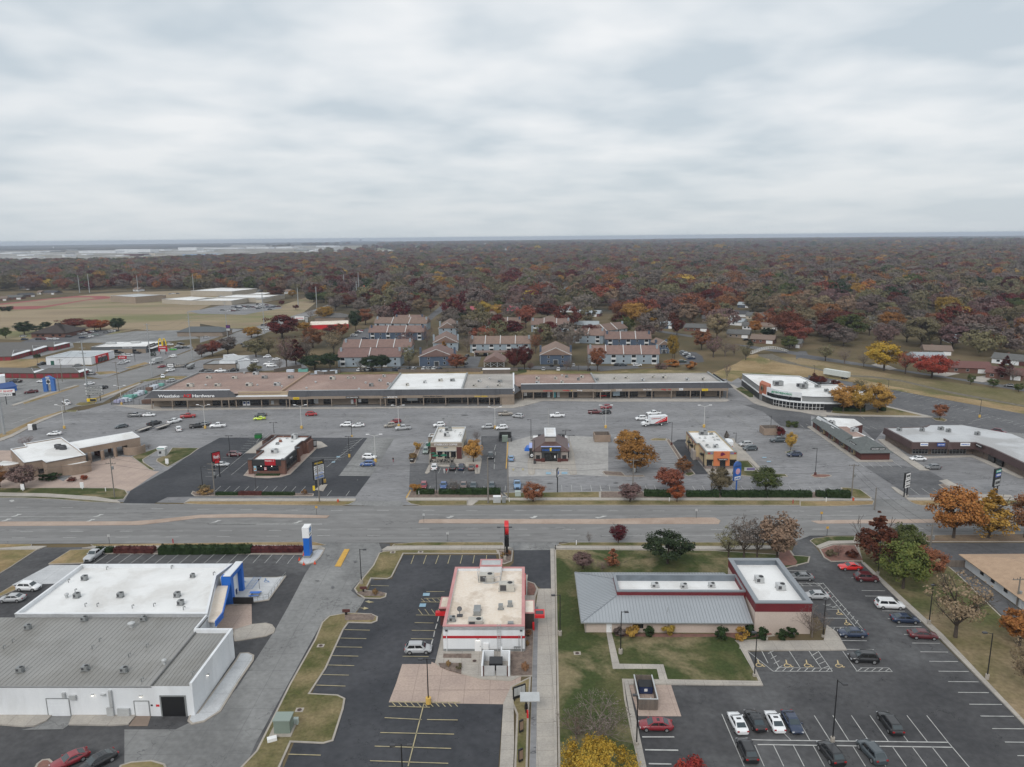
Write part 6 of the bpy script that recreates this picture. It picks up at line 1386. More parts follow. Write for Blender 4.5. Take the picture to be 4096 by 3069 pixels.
for x0,x1,m in((.5,1.3,'tile_red'),(1.2,2,'tile_violet'),(7.4,8.4,'tile_violet'),(8.4,9.1,'tile_red')):q=M_();q.pri([(x0,-.11),(x1,-.11),(x1,-.08),(x0,-.08)],4.65,5.15);q.bd('mural_tile',mat(m,dict(tile_red=(.4,.06,.045),tile_violet=(.22,.17,.33))[m]),th)
for k in range(9):
 y=.8+k*.9;q=M_();q.face([(-.11,y,4.6),(-.11,y+.8,4.6),(-.11,y+.4,5.2)],True);q.bd('mural_tile',MATS['tile_red']if k%2 else ORG,th)
for k in range(16):
 y=9.6+k*.9;q=M_();q.face([(-1.06,y,4.6),(-1.06,y+.8,4.6),(-1.06,y+.4,5.2)],True);q.bd('mural_tile',(MATS['tile_red'],ORG,MATS['tile_violet'])[k%3],th)
q=M_();q.face([(x,-.42,z)for x,z in((4.3,4.2),(4.35,5),(4.7,5.3),(5.1,5.25),(5.5,4.9),(5.8,4.75),(5.6,4.55),(5.2,4.4),(4.9,4.2))]);q.pri([(4.4,-.41),(5.1,-.41),(5.1,-.36),(4.4,-.36)],4.3,5.1);q.bd('bell_emblem',mat('magenta_sign',(.16,.012,.055)),th)
bx(th,'awning',DG,3.4,-1.2,3.1,6.4,-.35,3.4);txt(th,'TACO BELL',WHP,4.9,-1.22,3.2,.18,2.4)
win(th,'f',4.2,5.9,.15,2.8,at=-.36,name='door',mull=1);win(th,'f',.3,2,.9,2.7,at=-.01,mull=1);win(th,'f',7.3,8.9,.9,2.7,at=-.01,mull=3)
for x in(.2,7.2):bx(th,'window_awning',BK,x,-.7,2.7,x+1.9,0,2.95)
for y in(3.2,13,17):bx(th,'side_awning',BK,-1.9 if y>9 else-.8,y,3.2,-1.0 if y>9 else 0,y+1.6,3.7);
for y in(2,10.5,14.5,19.5):M_().bo(-1.2 if y>9 else-.25,y,0,-1.0 if y>9 else 0,y+.25,4.5).bd('downspout',BK,th)
bx(th,'pickup_window_bay',TAU,-1.9,8.8,0,-1,12.5,2.9);
q=M_();q.pri([(W-.4,9),(W+1.2,9.2),(W+1.5,12),(W+.6,13.2),(W-.4,13)],0,4.6);q.bd('side_entry_tower',ORG,th);q=M_();q.pri([(W-.3,8.9),(W+1.3,9.1),(W+1.6,12),(W+.7,13.3),(W-.3,13.1)],4.6,5.9);q.bd('tower_top',WHT,th)
q=M_();
for k in range(12):
 a0,a1=PI*k/12,PI*(k+1)/12;q.hx([(5.0-2.4*cos(a0),2.2,4.9),(5.0-2.4*cos(a1),2.2,4.9),(5.0-2.4*cos(a1),2.6,4.9),(5.0-2.4*cos(a0),2.6,4.9),(5.0-2.4*cos(a0),2.2,4.95+.8*sin(a0)),(5.0-2.4*cos(a1),2.2,4.95+.8*sin(a1)),(5.0-2.4*cos(a1),2.6,4.95+.8*sin(a1)),(5.0-2.4*cos(a0),2.6,4.95+.8*sin(a0))])
q.bd('arched_parapet_back',WHT,th)
zr=4.85;unt(th,F,'h6',730,320,zr,2.6,1.8,1.3,GY);unt(th,F,'h6',1125,740,zr,1.5,1.2,1.1,LG);unt(th,F,'h6',855,690,zr,.8,.7,.7,GY,fan=False);unt(th,F,'h6',915,740,zr,.8,.6,.7,LG,fan=False);unt(th,F,'h6',985,320,zr,1.1,.8,.6,GY);unt(th,F,'h6',790,450,zr,.6,.5,.7,LG,fan=False)
for x,y in((1160,390),(1180,490),(1230,500),(1050,420),(620,440),(740,530),(1090,500)):vnt(th,F,'h6',x,y,zr,.4,.45)
F=Frame(g('h11',0,340,3.4),g('c4',1395,1195,3.4))
F=Frame(F.w(0,-4.9),F.w(1,-4.9))
th=thg('shopping_strip','long shopping strip with brown roofs and dark mansard over storefronts','building',F.w(0,0,.2),F.a)
RZ=5.6
secs=[(-2.5,52.3,4,51,BRR),(52.3,97.6,4.4,43.5,BRR),(97.6,129.6,4.4,43.5,WR),(129.6,151.8,4.4,41,GRROOF),(151.8,188.5,13.2,38.5,BRR),(188.5,244,13.2,38.5,GRROOF)]
for i,(x0,x1,y0,y1,rm)in enumerate(secs):
 x0_=x0+.003;bx(th,'section_wall',TN,x0_,y0,0,x1,y1,RZ-.15)
 bx(th,'roof',rm,x0_,y0-1.0 if i<4 else y0-.9,RZ-.15,x1,y1-.3,RZ);bx(th,'rear_parapet',rm,x0_,y1-.3,RZ-.3,x1,y1,RZ+.3)
for x,y0,y1,m in((52.3,4,50.5,mat('tan_brown_parapet',(.36,.25,.17))),(97.6,4,44,GY),(129.6,4,43,GY),(151.8,2,41,WHT),(188.5,11.5,39,GY),(243.8,11.5,39,GY),(-2.5,4,50.5,GY)):M_().bo(x-.35,y0,RZ-.2,x+.35,y1,RZ+.75).bd('party_parapet',m,th)
def mans(pts,z0,z1,dy,nm='mansard'):
 b=M_();s_=M_()
 for(x0,y0),(x1,y1)in zip(pts[:-1],pts[1:]):
  b.hx([(x0,y0,z0),(x1,y1,z0),(x1,y1+dy,z0),(x0,y0+dy,z0),(x0,y0+dy-.3,z1),(x1,y1+dy-.3,z1),(x1,y1+dy,z1),(x0,y0+dy,z1)])
  n=int(abs(x1-x0)/.55)
  for k in range(n+1):
   f=k/max(n,1);x=x0+(x1-x0)*f;y=y0+(y1-y0)*f
   s_.hx([(x-.035,y-.03,z0),(x+.035,y-.03,z0),(x+.035,y+.1,z0),(x-.035,y+.1,z0),(x-.035,y+dy-.36,z1),(x+.035,y+dy-.36,z1),(x+.035,y+dy-.2,z1),(x-.035,y+dy-.2,z1)])
 o=b.bd(nm,MANS,th);s_.bd('seams',mat('mansard_seam',(.1,.1,.11),rough=.5),o);return o
def fascia(pts,z0,z1,thk=.4):
 b=M_();
 for p,q in zip(pts[:-1],pts[1:]):b.obox((p[0],p[1]+thk/2),(q[0],q[1]+thk/2),thk,z0,z1)
 b.bd('fascia',TN,th)
L1=[(-1.5,0),(32,0)];L2=[(32,0),(35,.9),(56,.9)];L3=[(56,.9),(58,-.3),(64,-.3),(66,.6),(95,.6),(97,-.3),(102,-.3),(104,.6),(136,.6),(138,-.3),(144,-.3),(146,.6),(151.9,.6)]
L4=[(155,9.8),(186,9.8),(188,9),(193,9),(195,9.8),(233,9.8),(235,9),(245,9)]
for Lq in(L1,L2,L3,L4):fascia(Lq,3.35,4.5)
mans([(-1.5,0),(30.5,0)],4.5,7.1,3);
b=M_();b.hx([(30.5,0,4.5),(34.2,.6,4.5),(34.2,3,4.5),(30.5,3,4.5),(30.5,2.7,7.1),(30.8,2.8,7.1),(30.8,3,7.1),(30.5,3,7.1)]);b.bd('mansard_end',MANS,th)
b=M_();b.hx([(-4.5,0,4.5),(-1.5,0,4.5),(-1.5,3,4.5),(-4.5,3,4.5),(-1.8,2.7,7.1),(-1.5,2.7,7.1),(-1.5,3,7.1),(-1.8,3,7.1)]);b.bd('mansard_end',MANS,th)
bx(th,'mansard_cap',WHT,-1.9,2.65,7.1,30.9,3.6,7.25);bx(th,'mansard_back',LG,-1.8,3.3,RZ-.2,30.8,3.5,7.1)
mans(L3,4.5,6.5,2.6);mans(L4,4.5,6.5,2.6);bx(th,'cap',LG,56,2.9,6.5,151.9,3.7,6.6);bx(th,'cap',WHT,155,11.9,6.5,245,13,6.6);bx(th,'mansard_back',LG,56,3.4,RZ-.2,151.9,3.6,6.5);bx(th,'mansard_back',LG,155,12.7,RZ-.2,244,12.9,6.5)
b=M_();b.hx([(151.9,.6,4.5),(154.8,9.4,4.5),(154.8,12,4.5),(151.9,12,4.5),(151.9,3.2,6.5),(152.2,12,6.5),(152.2,12.1,6.5),(151.9,12.1,6.5)]);b.bd('mansard_end',MANS,th)
b=M_();b.hx([(245,9,4.5),(247.5,10,4.5),(247.5,34,4.5),(245,34,4.5),(245,11.6,6.5),(245.2,11.6,6.5),(245.2,34,6.5),(245,34,6.5)]);b.bd('mansard_end',MANS,th)
bx(th,'tan_upper_wall',mat('tan_upper_stucco',(.4,.31,.21)),34.2,3.4,4.5,55.5,4,6.2);bx(th,'canopy_roof',WHT,34,.9,4.5,56.5,3.4,4.62)
bx(th,'canopy_soffit',BK,-1.5,.4,3.32,56,4.1,3.42);bx(th,'canopy_soffit',BK,56,1,3.32,151.8,4.5,3.42);bx(th,'canopy_soffit',BK,155,10.2,3.32,244,13.3,3.42)
bx(th,'end_wall',TN,146.5,.8,0,152,4.6,4.5);bx(th,'side_wall',TN,151.4,1,0,152,14,5.4)
cols_=[(-1.3,-.1),(7.4,-.1),(13.8,-.1),(20.8,-.1),(28.3,-.1),(31.3,-.1),(34,.9),(44.8,.9),(55.3,.9),(57,-.2),(62.2,-.2),(64.3,.6),(74.6,.6),(85,.6),(95.3,.6),(97.5,-.2),(102,-.2),(104,.6),(113.5,.6),(122.9,.6),(132.3,.6),(136.6,-.2),(141.5,-.2),(143.4,.6),(146.2,.6),(155.6,9.9),(160.3,9.9),(169,9.9),(177.5,9.9),(186.5,9.9),(189.5,9.1),(194,9.1),(202,9.9),(212,9.9),(220.5,9.9),(228.8,9.9),(233,9.1),(241.5,9.1),(244.6,9.1)]
for x,y in cols_:bx(th,'column',TN,x-.18,y,0,x+.18,y+.36,3.35)
random.seed(5)
for x0,x1,yy in((6.5,34,3.95),(34,55.8,3.95),(56,97,4.35),(97.6,129.4,4.35),(129.8,146.4,4.35),(155.2,186,13.15),(188,243.5,13.15)):
 x=x0
 while x<x1-1:
  w_=min(random.uniform(3.4,6.2),x1-x)
  if random.random()<.86:win(th,'f',x+.08,x+w_-.15,.2,3.1,at=yy,frame=DG,mull=int(w_/1.5),trans=2.4,name='storefront_window')
  else:bx(th,'infill_panel',TN,x+.05,yy-.1,0,x+w_,yy,3.3)
  x+=w_
for x0,z0,x1,z1,m,yy in((35.8,.1,37.2,2,WHP,3.7),(37.5,.1,38.9,2,WHP,3.7),(47.9,.5,49.1,2.1,LG,3.8),(66.2,.6,68,3,LG,4.2),(82,.3,83,2.2,WHP,4.2),(83.3,1,84.4,2.4,RB,4.2),(85.2,1,86.4,2.4,WHP,4.2),(106,1.4,110.5,3,LG,4.2),(166.6,.3,167.8,2.8,LG,13),(169,.3,170.3,2.8,mat('teal_poster',(.12,.38,.42)),13),(170.8,.3,172,2.8,LG,13),(156.2,1.2,157.6,2.6,WHP,13),(195.5,.8,198.5,2.9,mat('pale_poster',(.45,.55,.62)),13),(189.6,.6,192.6,1,RED,13)):
 bx(th,'window_poster',m,x0,yy-.1,z0,x1,yy,z1)
for x in(36.5,38.2):M_().bo(x-.45,3.55,.9,x+.45,3.58,1.7).bd('poster_emblem',mat('navy_emblem',(.03,.06,.18)),th)
def slope_text(s,m,x,z,h,w,y,tilt=-.0):txt(th,s,m,x,y,z,h,w,tilt=tilt,depth=.25)
slope_text('Westlake',WHP,6.2,4.75,1.15,9,.05);slope_text('ACE',RED,14,4.75,1.35,3.4,.0);slope_text('Hardware',WHP,20.8,4.75,1.15,9.2,.05);bx(th,'sign_bar',LG,10.8,.12,5.2,15.8,.2,5.35)
def sgn(s,m,x,z,h,w,y,bg=None,bw=None,bh=None):
 if bg:o=bx(th,'sign_board',bg,x-bw/2,y-.1,z-(bh-h)/2,x+bw/2,y,z+h+(bh-h)/2);txt(o,s,m,x,y-.12,z,h,w)
 else:txt(th,s,m,x,y-.05,z,h,w)
YS=mat('yellow_sign',(.75,.52,.02));RS=mat('red_sign',(.55,.02,.03));GS=mat('green_sign',(.0,.24,.11))
sgn('FOR LEASE',CH,60,3.75,.3,2,-.35,YS,2.5,.9);sgn('A1C NAILS+SPA',WHP,83.5,3.75,.4,4.8,.5,BK,5.6,.75)
sgn('SPORTS',WHP,100.5,3.75,.6,4.2,-.35,None);sgn('DON AND SONS',WHP,97.4,3.8,.2,1.6,-.35,BK,1.9,.6)
sgn('Derma Music Center',CH,117.5,3.7,.6,8.2,.55);sgn('DOLLAR GENERAL',YS,138,3.75,.5,5.6,-.35)
sgn('Artistic Cakes',RS,166.6,3.75,.5,4.2,9.7);sgn('Waffle',RS,174.5,3.8,.45,3,9.7);sgn('Z',YS,177,3.8,.4,.5,9.7);sgn('Massage',WHP,180.5,3.8,.5,2.2,9.7)
sgn('RELEVANT',WHP,192.2,3.85,.4,3.4,8.95);sgn('DANCE',WHP,197.6,3.9,.35,2.6,9.7);sgn('STUDIO',WHP,197.6,3.5,.2,2.4,9.7);sgn('Blue Candy',WHP,210,3.8,.5,3.6,9.7);sgn('Wings',RS,217,3.8,.45,2.2,9.7);sgn('Hut',RS,219.6,3.8,.45,1.4,9.7)
sgn('PIX',GY,224.6,3.8,.5,1.2,9.7,WHP,1.7,.9);sgn('FOR LEASE',CH,234.8,3.75,.25,2,8.9,YS,2.6,.95)
for(t,x,y,w_,d_,h_)in[*T_('c2 100 1038 2.4 1.5 1.2;c2 385 1040 2.2 1.4 1.1;c2 618 995 2.4 2.2 1.3;c2 715 1038 2.4 1.5 1.3;c2 1003 1036 2.4 1.5 1.3;c2 197 1125 2.6 1.6 1.2;c2 545 1122 2.8 2 1.4;c2 853 1118 2.6 1.8 1.4;c2 1465 1050 2.4 2 1.5;c2 1640 1042 1.2 1 1;c2 1703 1042 1.3 1.2 1;c2 1892 1125 1.8 1.4 1.4;c2 2088 1112 1.8 1.4 1.1;c2 1990 1070 1.4 1.2 1.1;c2 2035 1022 1.4 1.2 1.1;c1 2103 1130 2.8 2 1.5'),
   *T_('c3 82 1118 1.3 1.4 1.1;c3 275 1090 1.3 1.4 1.1;c3 448 1068 2.0 1.4 1.1;c3 580 1068 2.1 1.4 1.1;c3 878 1078 1.8 1.2 1;c3 825 1125 1.8 1.2 1;c3 1092 1125 1.9 1.4 1.1;c3 1105 1080 2.0 1.2 1;c3 967 1140 .9 .9 .7;c3 1520 1048 1.8 1.4 1.2;c3 1520 1092 1.8 1.2 1;c3 1720 1048 1.4 1.4 1.2;c3 1790 1088 1.4 1.4 1;c3 1970 1058 1.2 1.4 1.2;c3 2010 1032 1.6 1.4 1.2;c3 2170 1058 2 1.2 1;c3 1840 1028 1.4 1.2 1.1'),
   *T_('c4 162 1048 1.4 1.2 1.1;c4 292 1040 2 1.2 1;c4 472 1068 1.5 1.4 1.2;c4 588 1032 1.5 1.2 1;c4 706 1038 2.2 1.6 1.3;c4 965 1062 1.6 1.4 1.2;c4 1138 1060 1.5 1.5 1.4'),]:unt(th,F,t,x,y,RZ,w_,d_,h_,random.choice((BM,LG,GY,BM)))
for(t,x,y)in[('c2',64,1122),('c2',635,1120),('c2',905,1138),('c2',1178,1155),('c2',1278,1088),('c2',1757,1165),('c2',490,985),('c2',1830,1095),('c3',988,1048),('c3',1790,1015)]:vnt(th,F,t,x,y,RZ,.55,.9)
def px(F,t,x,y,z=0):return F(g(t,x,y,z))
def FX(t,x,y):p=g(t,x,y);return Frame(p,(p[0]+1,p[1]))
F=FX('b1',510,850);th=thg('bank','beige bank with overlapping white flat roofs and curved walls','building',F.w(0,0,.1),0)
H=5.0
main=[px(F,'b1',*q,H)for q in((510,695),(945,610),(860,540),(765,475),(680,415),(260,485),(285,515),(115,545),(265,697),(465,665))]
fla('',None,None,F,main,H,TAN2,WR,WHT,par=.35,th=th,cw=.3)
can=[px(F,'b1',*q,H)for q in((870,541),(1545,415),(1460,355),(765,475))];b=M_().pri(can,3.1,H-.05);b.bd('canopy',TAN2,th);M_().pri(ins(can,.25),H-.06,H+.02).bd('canopy_roof',WR,th);M_().ring(ins(can,-.05),ins(can,.25),H-.05,H+.1).bd('canopy_coping',WHT,th)
e=[px(F,'b1',*q,H)for q in((1400,442),(1545,415),(1470,360),(1330,385))];M_().pri(e,0,3.2).bd('end_block',TAN2,th)
def arcwall(c,r,a0,a1,z1,nm='curved_wall',thk=.35,m=TAN2):
 b=M_();n=14
 for k in range(n):
  p=a0+(a1-a0)*k/n;q=a0+(a1-a0)*(k+1)/n
  b.pri([(c[0]+r*cos(p),c[1]+r*sin(p)),(c[0]+r*cos(q),c[1]+r*sin(q)),(c[0]+(r-thk)*cos(q),c[1]+(r-thk)*sin(q)),(c[0]+(r-thk)*cos(p),c[1]+(r-thk)*sin(p))],0,z1)
 b.bd(nm,m,th)
c=px(F,'b1',850,780);arcwall(c,5.2,PI*1,PI*1.95,3.3);b=M_();b.pri([(c[0]+4.8*cos(PI+k*PI*.95/12),c[1]+4.8*sin(PI+k*PI*.95/12))for k in range(13)],2.9,3.05);b.bd('curved_roof',WR,th)
c=px(F,'b1',1490,585);arcwall(c,3.4,PI*1.05,PI*2.1,2.6)
c=px(F,'b1',140,790);arcwall(c,4.2,PI*.9,PI*1.9,3);b=M_();b.pri([(c[0]+4*cos(PI*.85+k*PI*1.1/12),c[1]+4*sin(PI*.85+k*PI*1.1/12))for k in range(13)],2.7,2.85);b.bd('curved_roof',WR,th)
for x,y in((1000,690),(1140,665),(1280,628)):p=px(F,'b1',x,y);M_().bo(p[0]-.4,p[1]-.4,0,p[0]+.4,p[1]+.4,3.1).bd('canopy_column',TAN2,th)
for x,y in((1065,610),(1215,580),(1100,620)):p=px(F,'b1',x,y);bx(th,'teller_unit',BRICK,p[0]-.4,p[1]-.4,0,p[0]+.4,p[1]+.4,1.6)
p=px(F,'b1',600,835);q=px(F,'b1',690,815);M_().obox((p[0]-4,p[1]-1),(q[0],q[1]),.3,.9,2.3).bd('ribbon_window',GL,th);
for x,y in((655,545),(690,540),(640,530),(700,550)):unt(th,F,'b1',x,y,4.7,1.6,1.2,1.1,DG)
F=FX('c4',1750,1255);th=thg('church_building','white-roofed church with curved glass front and orange emblem tower','building',F.w(0,0,.12),0);H=5.6
GW=mat('grey_wall_panel',(.26,.265,.265),(.235,.24,.24),scale=.4,rough=.7)
fr_=Q_('530 650 600 690 690 735 760 762 840 790 960 815 1200 855 1450 880 1700 895 1950 900')
fp=[px(F,'h8',*q)for q in fr_]
bl=px(F,'c4',1565,1112);back=[px(F,'h8',1430,140,H),px(F,'h8',1840,330,H),px(F,'h8',2330,330,H)]
roof=[bl]+fp+[px(F,'c5',640,1248),px(F,'c5',790,1215),back[2],back[1],back[0]]
fla('',None,None,F,roof,H,GW,WR,WHT,par=.35,th=th,cw=.3)
b=M_();w_=M_();u=M_();mul=M_()
for p,q in zip(fp[1:-1],fp[2:]):
 b.obox((p[0],p[1]-.12),(q[0],q[1]-.12),.25,.15,2.75);w_.obox((p[0],p[1]-.3),(q[0],q[1]-.3),.7,2.75,3.4)
 L=dist(p,q);n=max(1,int(L/1.25))
 for k in range(n):f=k/n;x,y=p[0]+(q[0]-p[0])*f,p[1]+(q[1]-p[1])*f;mul.bo(x-.06,y-.34,.1,x+.06,y-.22,2.75)
 mul.obox((p[0],p[1]-.3),(q[0],q[1]-.3),.08,1.1,1.18)
b.bd('lower_glazing',GL,th);mul.bd('glazing_mullions',WHP,th);w_.bd('white_band',WHT,th)
wp=fp[2:8]
b=M_();u=M_();m2=M_()
for p,q in zip(wp[:-1],wp[1:]):
 b.obox((p[0],p[1]-.2),(q[0],q[1]-.2),.5,4.95,7);u.obox((p[0],p[1]-.1),(q[0],q[1]-.1),.25,3.4,4.95)
 n=max(1,int(dist(p,q)/2.6));
 for k in range(n+1):f=k/(n+.0);x,y=p[0]+(q[0]-p[0])*f,p[1]+(q[1]-p[1])*f;m2.bo(x-.2,y-.32,3.4,x+.2,y-.05,4.95)
b.bd('white_sign_band',WHT,th);u.bd('upper_window',GL,th);m2.bd('upper_mullions',WHP,th)
a_=atan2(fp[6][1]-fp[4][1],fp[6][0]-fp[4][0]);mx,my=(fp[4][0]+fp[6][0])/2+.7*sin(a_),(fp[4][1]+fp[6][1])/2-1.5*cos(a_)
txt(th,'gracepoint',GS,mx,my,5.75,.85,9.2,rot=a_);txt(th,'church.tv',BK,mx+4.2,my-.1,5.2,.38,3.6,rot=a_)
A_,B_=fp[0],fp[2];M_().pri([(A_[0]-.3,A_[1]-.5),(B_[0],B_[1]-.7),(B_[0]+3,B_[1]+4),(A_[0]+2.5,A_[1]+5)],2.75,7.3).bd('orange_tower',mat('terracotta_stucco',(.42,.14,.075),(.37,.125,.07),scale=.4),th)
cc=((A_[0]+B_[0])/2,(A_[1]+B_[1])/2);nrm=(B_[1]-.7-A_[1]+.5,-(B_[0]-A_[0]+.3));ln=hypot(*nrm);nx,ny=nrm[0]/ln,nrm[1]/ln
for k_,r_,m_ in((.65,1.25,mat('bronze_emblem',(.22,.17,.1),rough=.5)),(.7,.75,CH)):M_().dsc((cc[0]+nx*k_,cc[1]+ny*k_,5.6),r_,(nx,ny,0),20,.14).bd('round_emblem',m_,th)
b=M_();l0=bl;l1=(fp[0][0]-.0,fp[0][1]);b.obox((l0[0]-.1,l0[1]-.1),(l1[0]-.1,l1[1]-.1),.3,2.6,3.1);b.bd('white_side_band',WHT,th);b=M_();b.obox((l0[0]-.08,l0[1]-.08),(l1[0]-.08,l1[1]-.08),.2,.1,2.6);b.bd('dark_side_wall',CH,th)
p=fp[-1];q=px(F,'c5',640,1248);b=M_();b.obox((p[0]+.2,p[1]-.12),(q[0],q[1]-.12),.25,.1,2.75);b.bd('recess_shade_strip',BK,th);M_().obox((p[0],p[1]-.3),(q[0]+3,q[1]-.3),.7,2.75,3.3).bd('white_band',WHT,th)  # solid black strip under the white band paints the shade of a recess
for(x,y,w,d,h,m)in((950,340,4,2.2,1.8,GY),(1520,400,3,2,1.8,GY),(1410,370,1.6,1.4,1.2,DG),(1560,315,1.8,1.2,1,LG),(1830,380,2.4,1.2,1,GY),(2020,480,1.6,1.2,1,GY),(2110,525,1.6,1.2,1,GY)):unt(th,F,'h8',x,y,5.6,w,d,h,m)
F=Frame(g('b5',600,600),g('b5',885,597));th=thg('brick_strip','narrow brick shops with grey shingle roof ending in a tall hip','building',F.w(0,0,.1),F.a)
P=[(0,0),(9,0),(9,8),(7.5,26),(14.5,30),(15.5,38.5),(1.5,41.5)]
M_().pri([(0,0),(9,0),(9,9),(8,26),(8,41),(1.5,41)],0,2.5).bd('wall',DB,th);M_().pri([(8,26),(14.5,30),(15.2,38),(8,41)],0,3.5).bd('rear_wall',DB,th)
b=M_();b.gable(0,0,9,12,2.6,6,'y',ov=.8,hip=5.8);b.hx([(-.8,12,2.5),(2.6,12,2.5),(4.2,41.5,2.5),(.8,41.5,2.5),(2.2,12,4.6),(2.6,12,4.6),(4.2,41.5,4.3),(3.8,41.5,4.3)]);b.bd('shingle_roof',SHIN,th)
M_().pri([(2.7,12),(8.8,10),(7.9,26),(14.4,30.1),(15.1,37.9),(4.2,41.3)],3.4,3.75).bd('flat_roof',WR,th);M_().pri([(3.2,14),(7.8,14),(7.4,27),(3.8,27)],3.76,3.85).bd('gravel_patch',BRR,th);M_().bo(2.5,12.5,3.6,2.8,40,4.4).bd('white_coping',WHT,th)
for y in(4,12,20,29):
 x=y*.035;q=M_();q.bo(x-.75,y,.7,x+.05,y+1.8,2.4);o=q.bd('bay_window',mat('tan_bay',(.3,.24,.15)),th);M_().bo(x-.78,y+.15,1,x-.74,y+1.65,2.1).bd('pane',GL,o);M_().hx([(x-.95,y-.2,2.4),(x+.1,y-.2,2.4),(x+.1,y+2,2.4),(x-.95,y+2,2.4),(x-.2,y+.2,3),(x+.1,y+.2,3),(x+.1,y+1.6,3),(x-.2,y+1.6,3)]).bd('bay_roof',SHIN,o)
for y in(8.5,16,25,33,37):x=y*.035;bx(th,'door',DG,x-.06,y,.1,x+.03,y+1,2.1)
o=bx(th,'sign_board',BK,3,.3,3.1,7.6,.45,4);txt(o,'RECOVERY SALON',WHP,5.3,.28,3.4,.35,4);o=bx(th,'sign_board',BK,.5,5,3.1,.65,9.5,3.8);txt(o,'RECOVERY',WHP,.48,7.2,3.3,.3,3.6,rot=-PI/2)
for y,t_ in((36,'SALON'),(24.5,'SHOP')):o=bx(th,'sign_board',WHP,1.1+y*.03,y,3.3,1.25+y*.03,y+(4 if y>30 else 2.2),4)
for(x,y)in((545,308),(525,318),(320,240),(290,235)):unt(th,F,'b5',x,y,3.8,1.6,1.2,1.1,LG)
F=Frame(g('b5',1100,548),g('b5',1740,548));th=thg('mansard_strip','L-shaped shops with dark brown mansard and pale flat roof','building',F.w(0,0,.1),F.a)
O=[(0,.8),(19.6,.8),(21,-6.5),(21.3,-34),(38,-34),(38,10),(28,22),(16.5,22),(13.5,19),(-.3,17.5)]
M_().pri(O,0,3.6).bd('wall',mat('field_stone',(.2,.15,.12),(.13,.105,.09),scale=2.5,rough=.95,spk=.4),th)
OO=[(-.9,-1.2),(18.9,-1.2),(20,-7),(20,-34.2),(38,-34),(38,10),(28,22.3),(16.2,22.4),(13.2,19.3),(-1.2,18)]
b=M_()
for i in(0,1,2,9,8,7):p=OO[i];q=OO[(i+1)%len(OO)];ip=ins(OO,1);a=ip[i];c=ip[(i+1)%len(OO)];b.hx([(p[0],p[1],2.3),(q[0],q[1],2.3),(c[0],c[1],2.3),(a[0],a[1],2.3),(p[0]*.7+a[0]*.3,p[1]*.7+a[1]*.3,4.4),(q[0]*.7+c[0]*.3,q[1]*.7+c[1]*.3,4.4),(c[0],c[1],4.4),(a[0],a[1],4.4)])
b.bd('mansard',BROWNM,th);M_().pri(ins(OO,.9),4,4.32).bd('roof',mat('pale_grey_membrane',(.52,.53,.54),(.46,.47,.48),scale=.15,c3=(.38,.38,.38),s3=.07,rough=.8,detail=6),th)
q=M_();q.hx([(10.2,-1.6,2.3),(11.8,-1.6,2.3),(11.8,0,2.3),(10.2,0,2.3),(10.6,-.7,5),(11,-.7,5),(11,2,5),(10.6,2,5)]);q.bd('mansard_peak',BROWNM,th)
for x0,x1 in((.6,5.5),(6.6,11.5),(12.2,17.5)):win(th,'f',x0,x1,.2,2.3,at=.78,frame=LG,mull=4,trans=1.2,name='storefront_window')
for y in(-3.5,-9,-13):q=M_();q.bo(20.4,y,.2,20.9,y+3,2.3);q.bd('storefront_window',GL,th)
for x,z,w,bg,fg,s in((3,3.4,2.4,WHP,BLUE,'INSURANCE'),(8.3,3.3,2.4,mat('royal_sign',(.03,.09,.35)),WHP,'HAIR STUDIO'),(15.8,3.4,3,WHP,BLUE,'CHIROPRACTIC')):o=bx(th,'sign_board',bg,x-w/2,-1.35,z,x+w/2,-1.2,z+1);txt(o,s,fg,x,-1.37,z+.35,.32,w*.85)
o=bx(th,'sign_board',BK,19,-4.6,3.5,19.15,-1.4,4.4);txt(o,'NUTRITION',WHP,18.98,-3,3.8,.3,2.6,rot=-PI/2)
for(x,y,w)in((980,310,1.3),(1205,312,1.2),(1390,300,1.6),(1465,320,1.2),(1750,350,1.3)):unt(th,F,'b5',x,y,4.3,w,1.2,1.1,GY)
def rb(name,label,t,base,dep,h,wall,roof,cop=WHT,cat='building',deps=None,par=.4,fn=None):
 """base: front-left and front-right foot; dep: metres back"""
 p0=g(t,*base[0]);p1=g(t,*base[1]);F=Frame(p0,p1);W=dist(p0,p1);th=fla(name,label,cat,F,[(0,0),(W,0),(W,dep),(0,dep)],h,wall,roof,cop,par=par)
 if fn:fn(th,W,F)
 return th,F,W
def redshop(th,W,F):
 pass
th,F,W=rb('auto_shop','white box store with red framed entrance on its street side','c1',((515,885),(1015,882)),24,4.6,WHT,mat('pale_grey_roof',(.42,.45,.47)),fn=None)
door(th,'f',2.6,4.6,2.4,m=mat('green_door',(.02,.1,.07)))
M_().bo(W,4,0,W+.5,17,4.4).bd('red_portal',RED,th);q=M_();q.bo(W+.45,5.5,.2,W+.55,15.5,3);q.bd('entrance_glazing',GL,th)
for y in(6.5,8,9.5,11,12.5,14):bx(th,'glazing_mullion',LG,W+.55,y,.2,W+.6,y+.1,3)
txt(th,'Optic',WHP,W+.55,7.5,3.3,.7,3,rot=PI/2);txt(th,'Express',WHP,W+.55,12,3.3,.6,4,rot=PI/2)
th,F,W=rb('burger_restaurant','grey burger restaurant with white roof by the yellow arches','c1',((1010,760),(1620,752)),26,4.2,mat('slate_panel',(.13,.14,.15)),WR,LG)
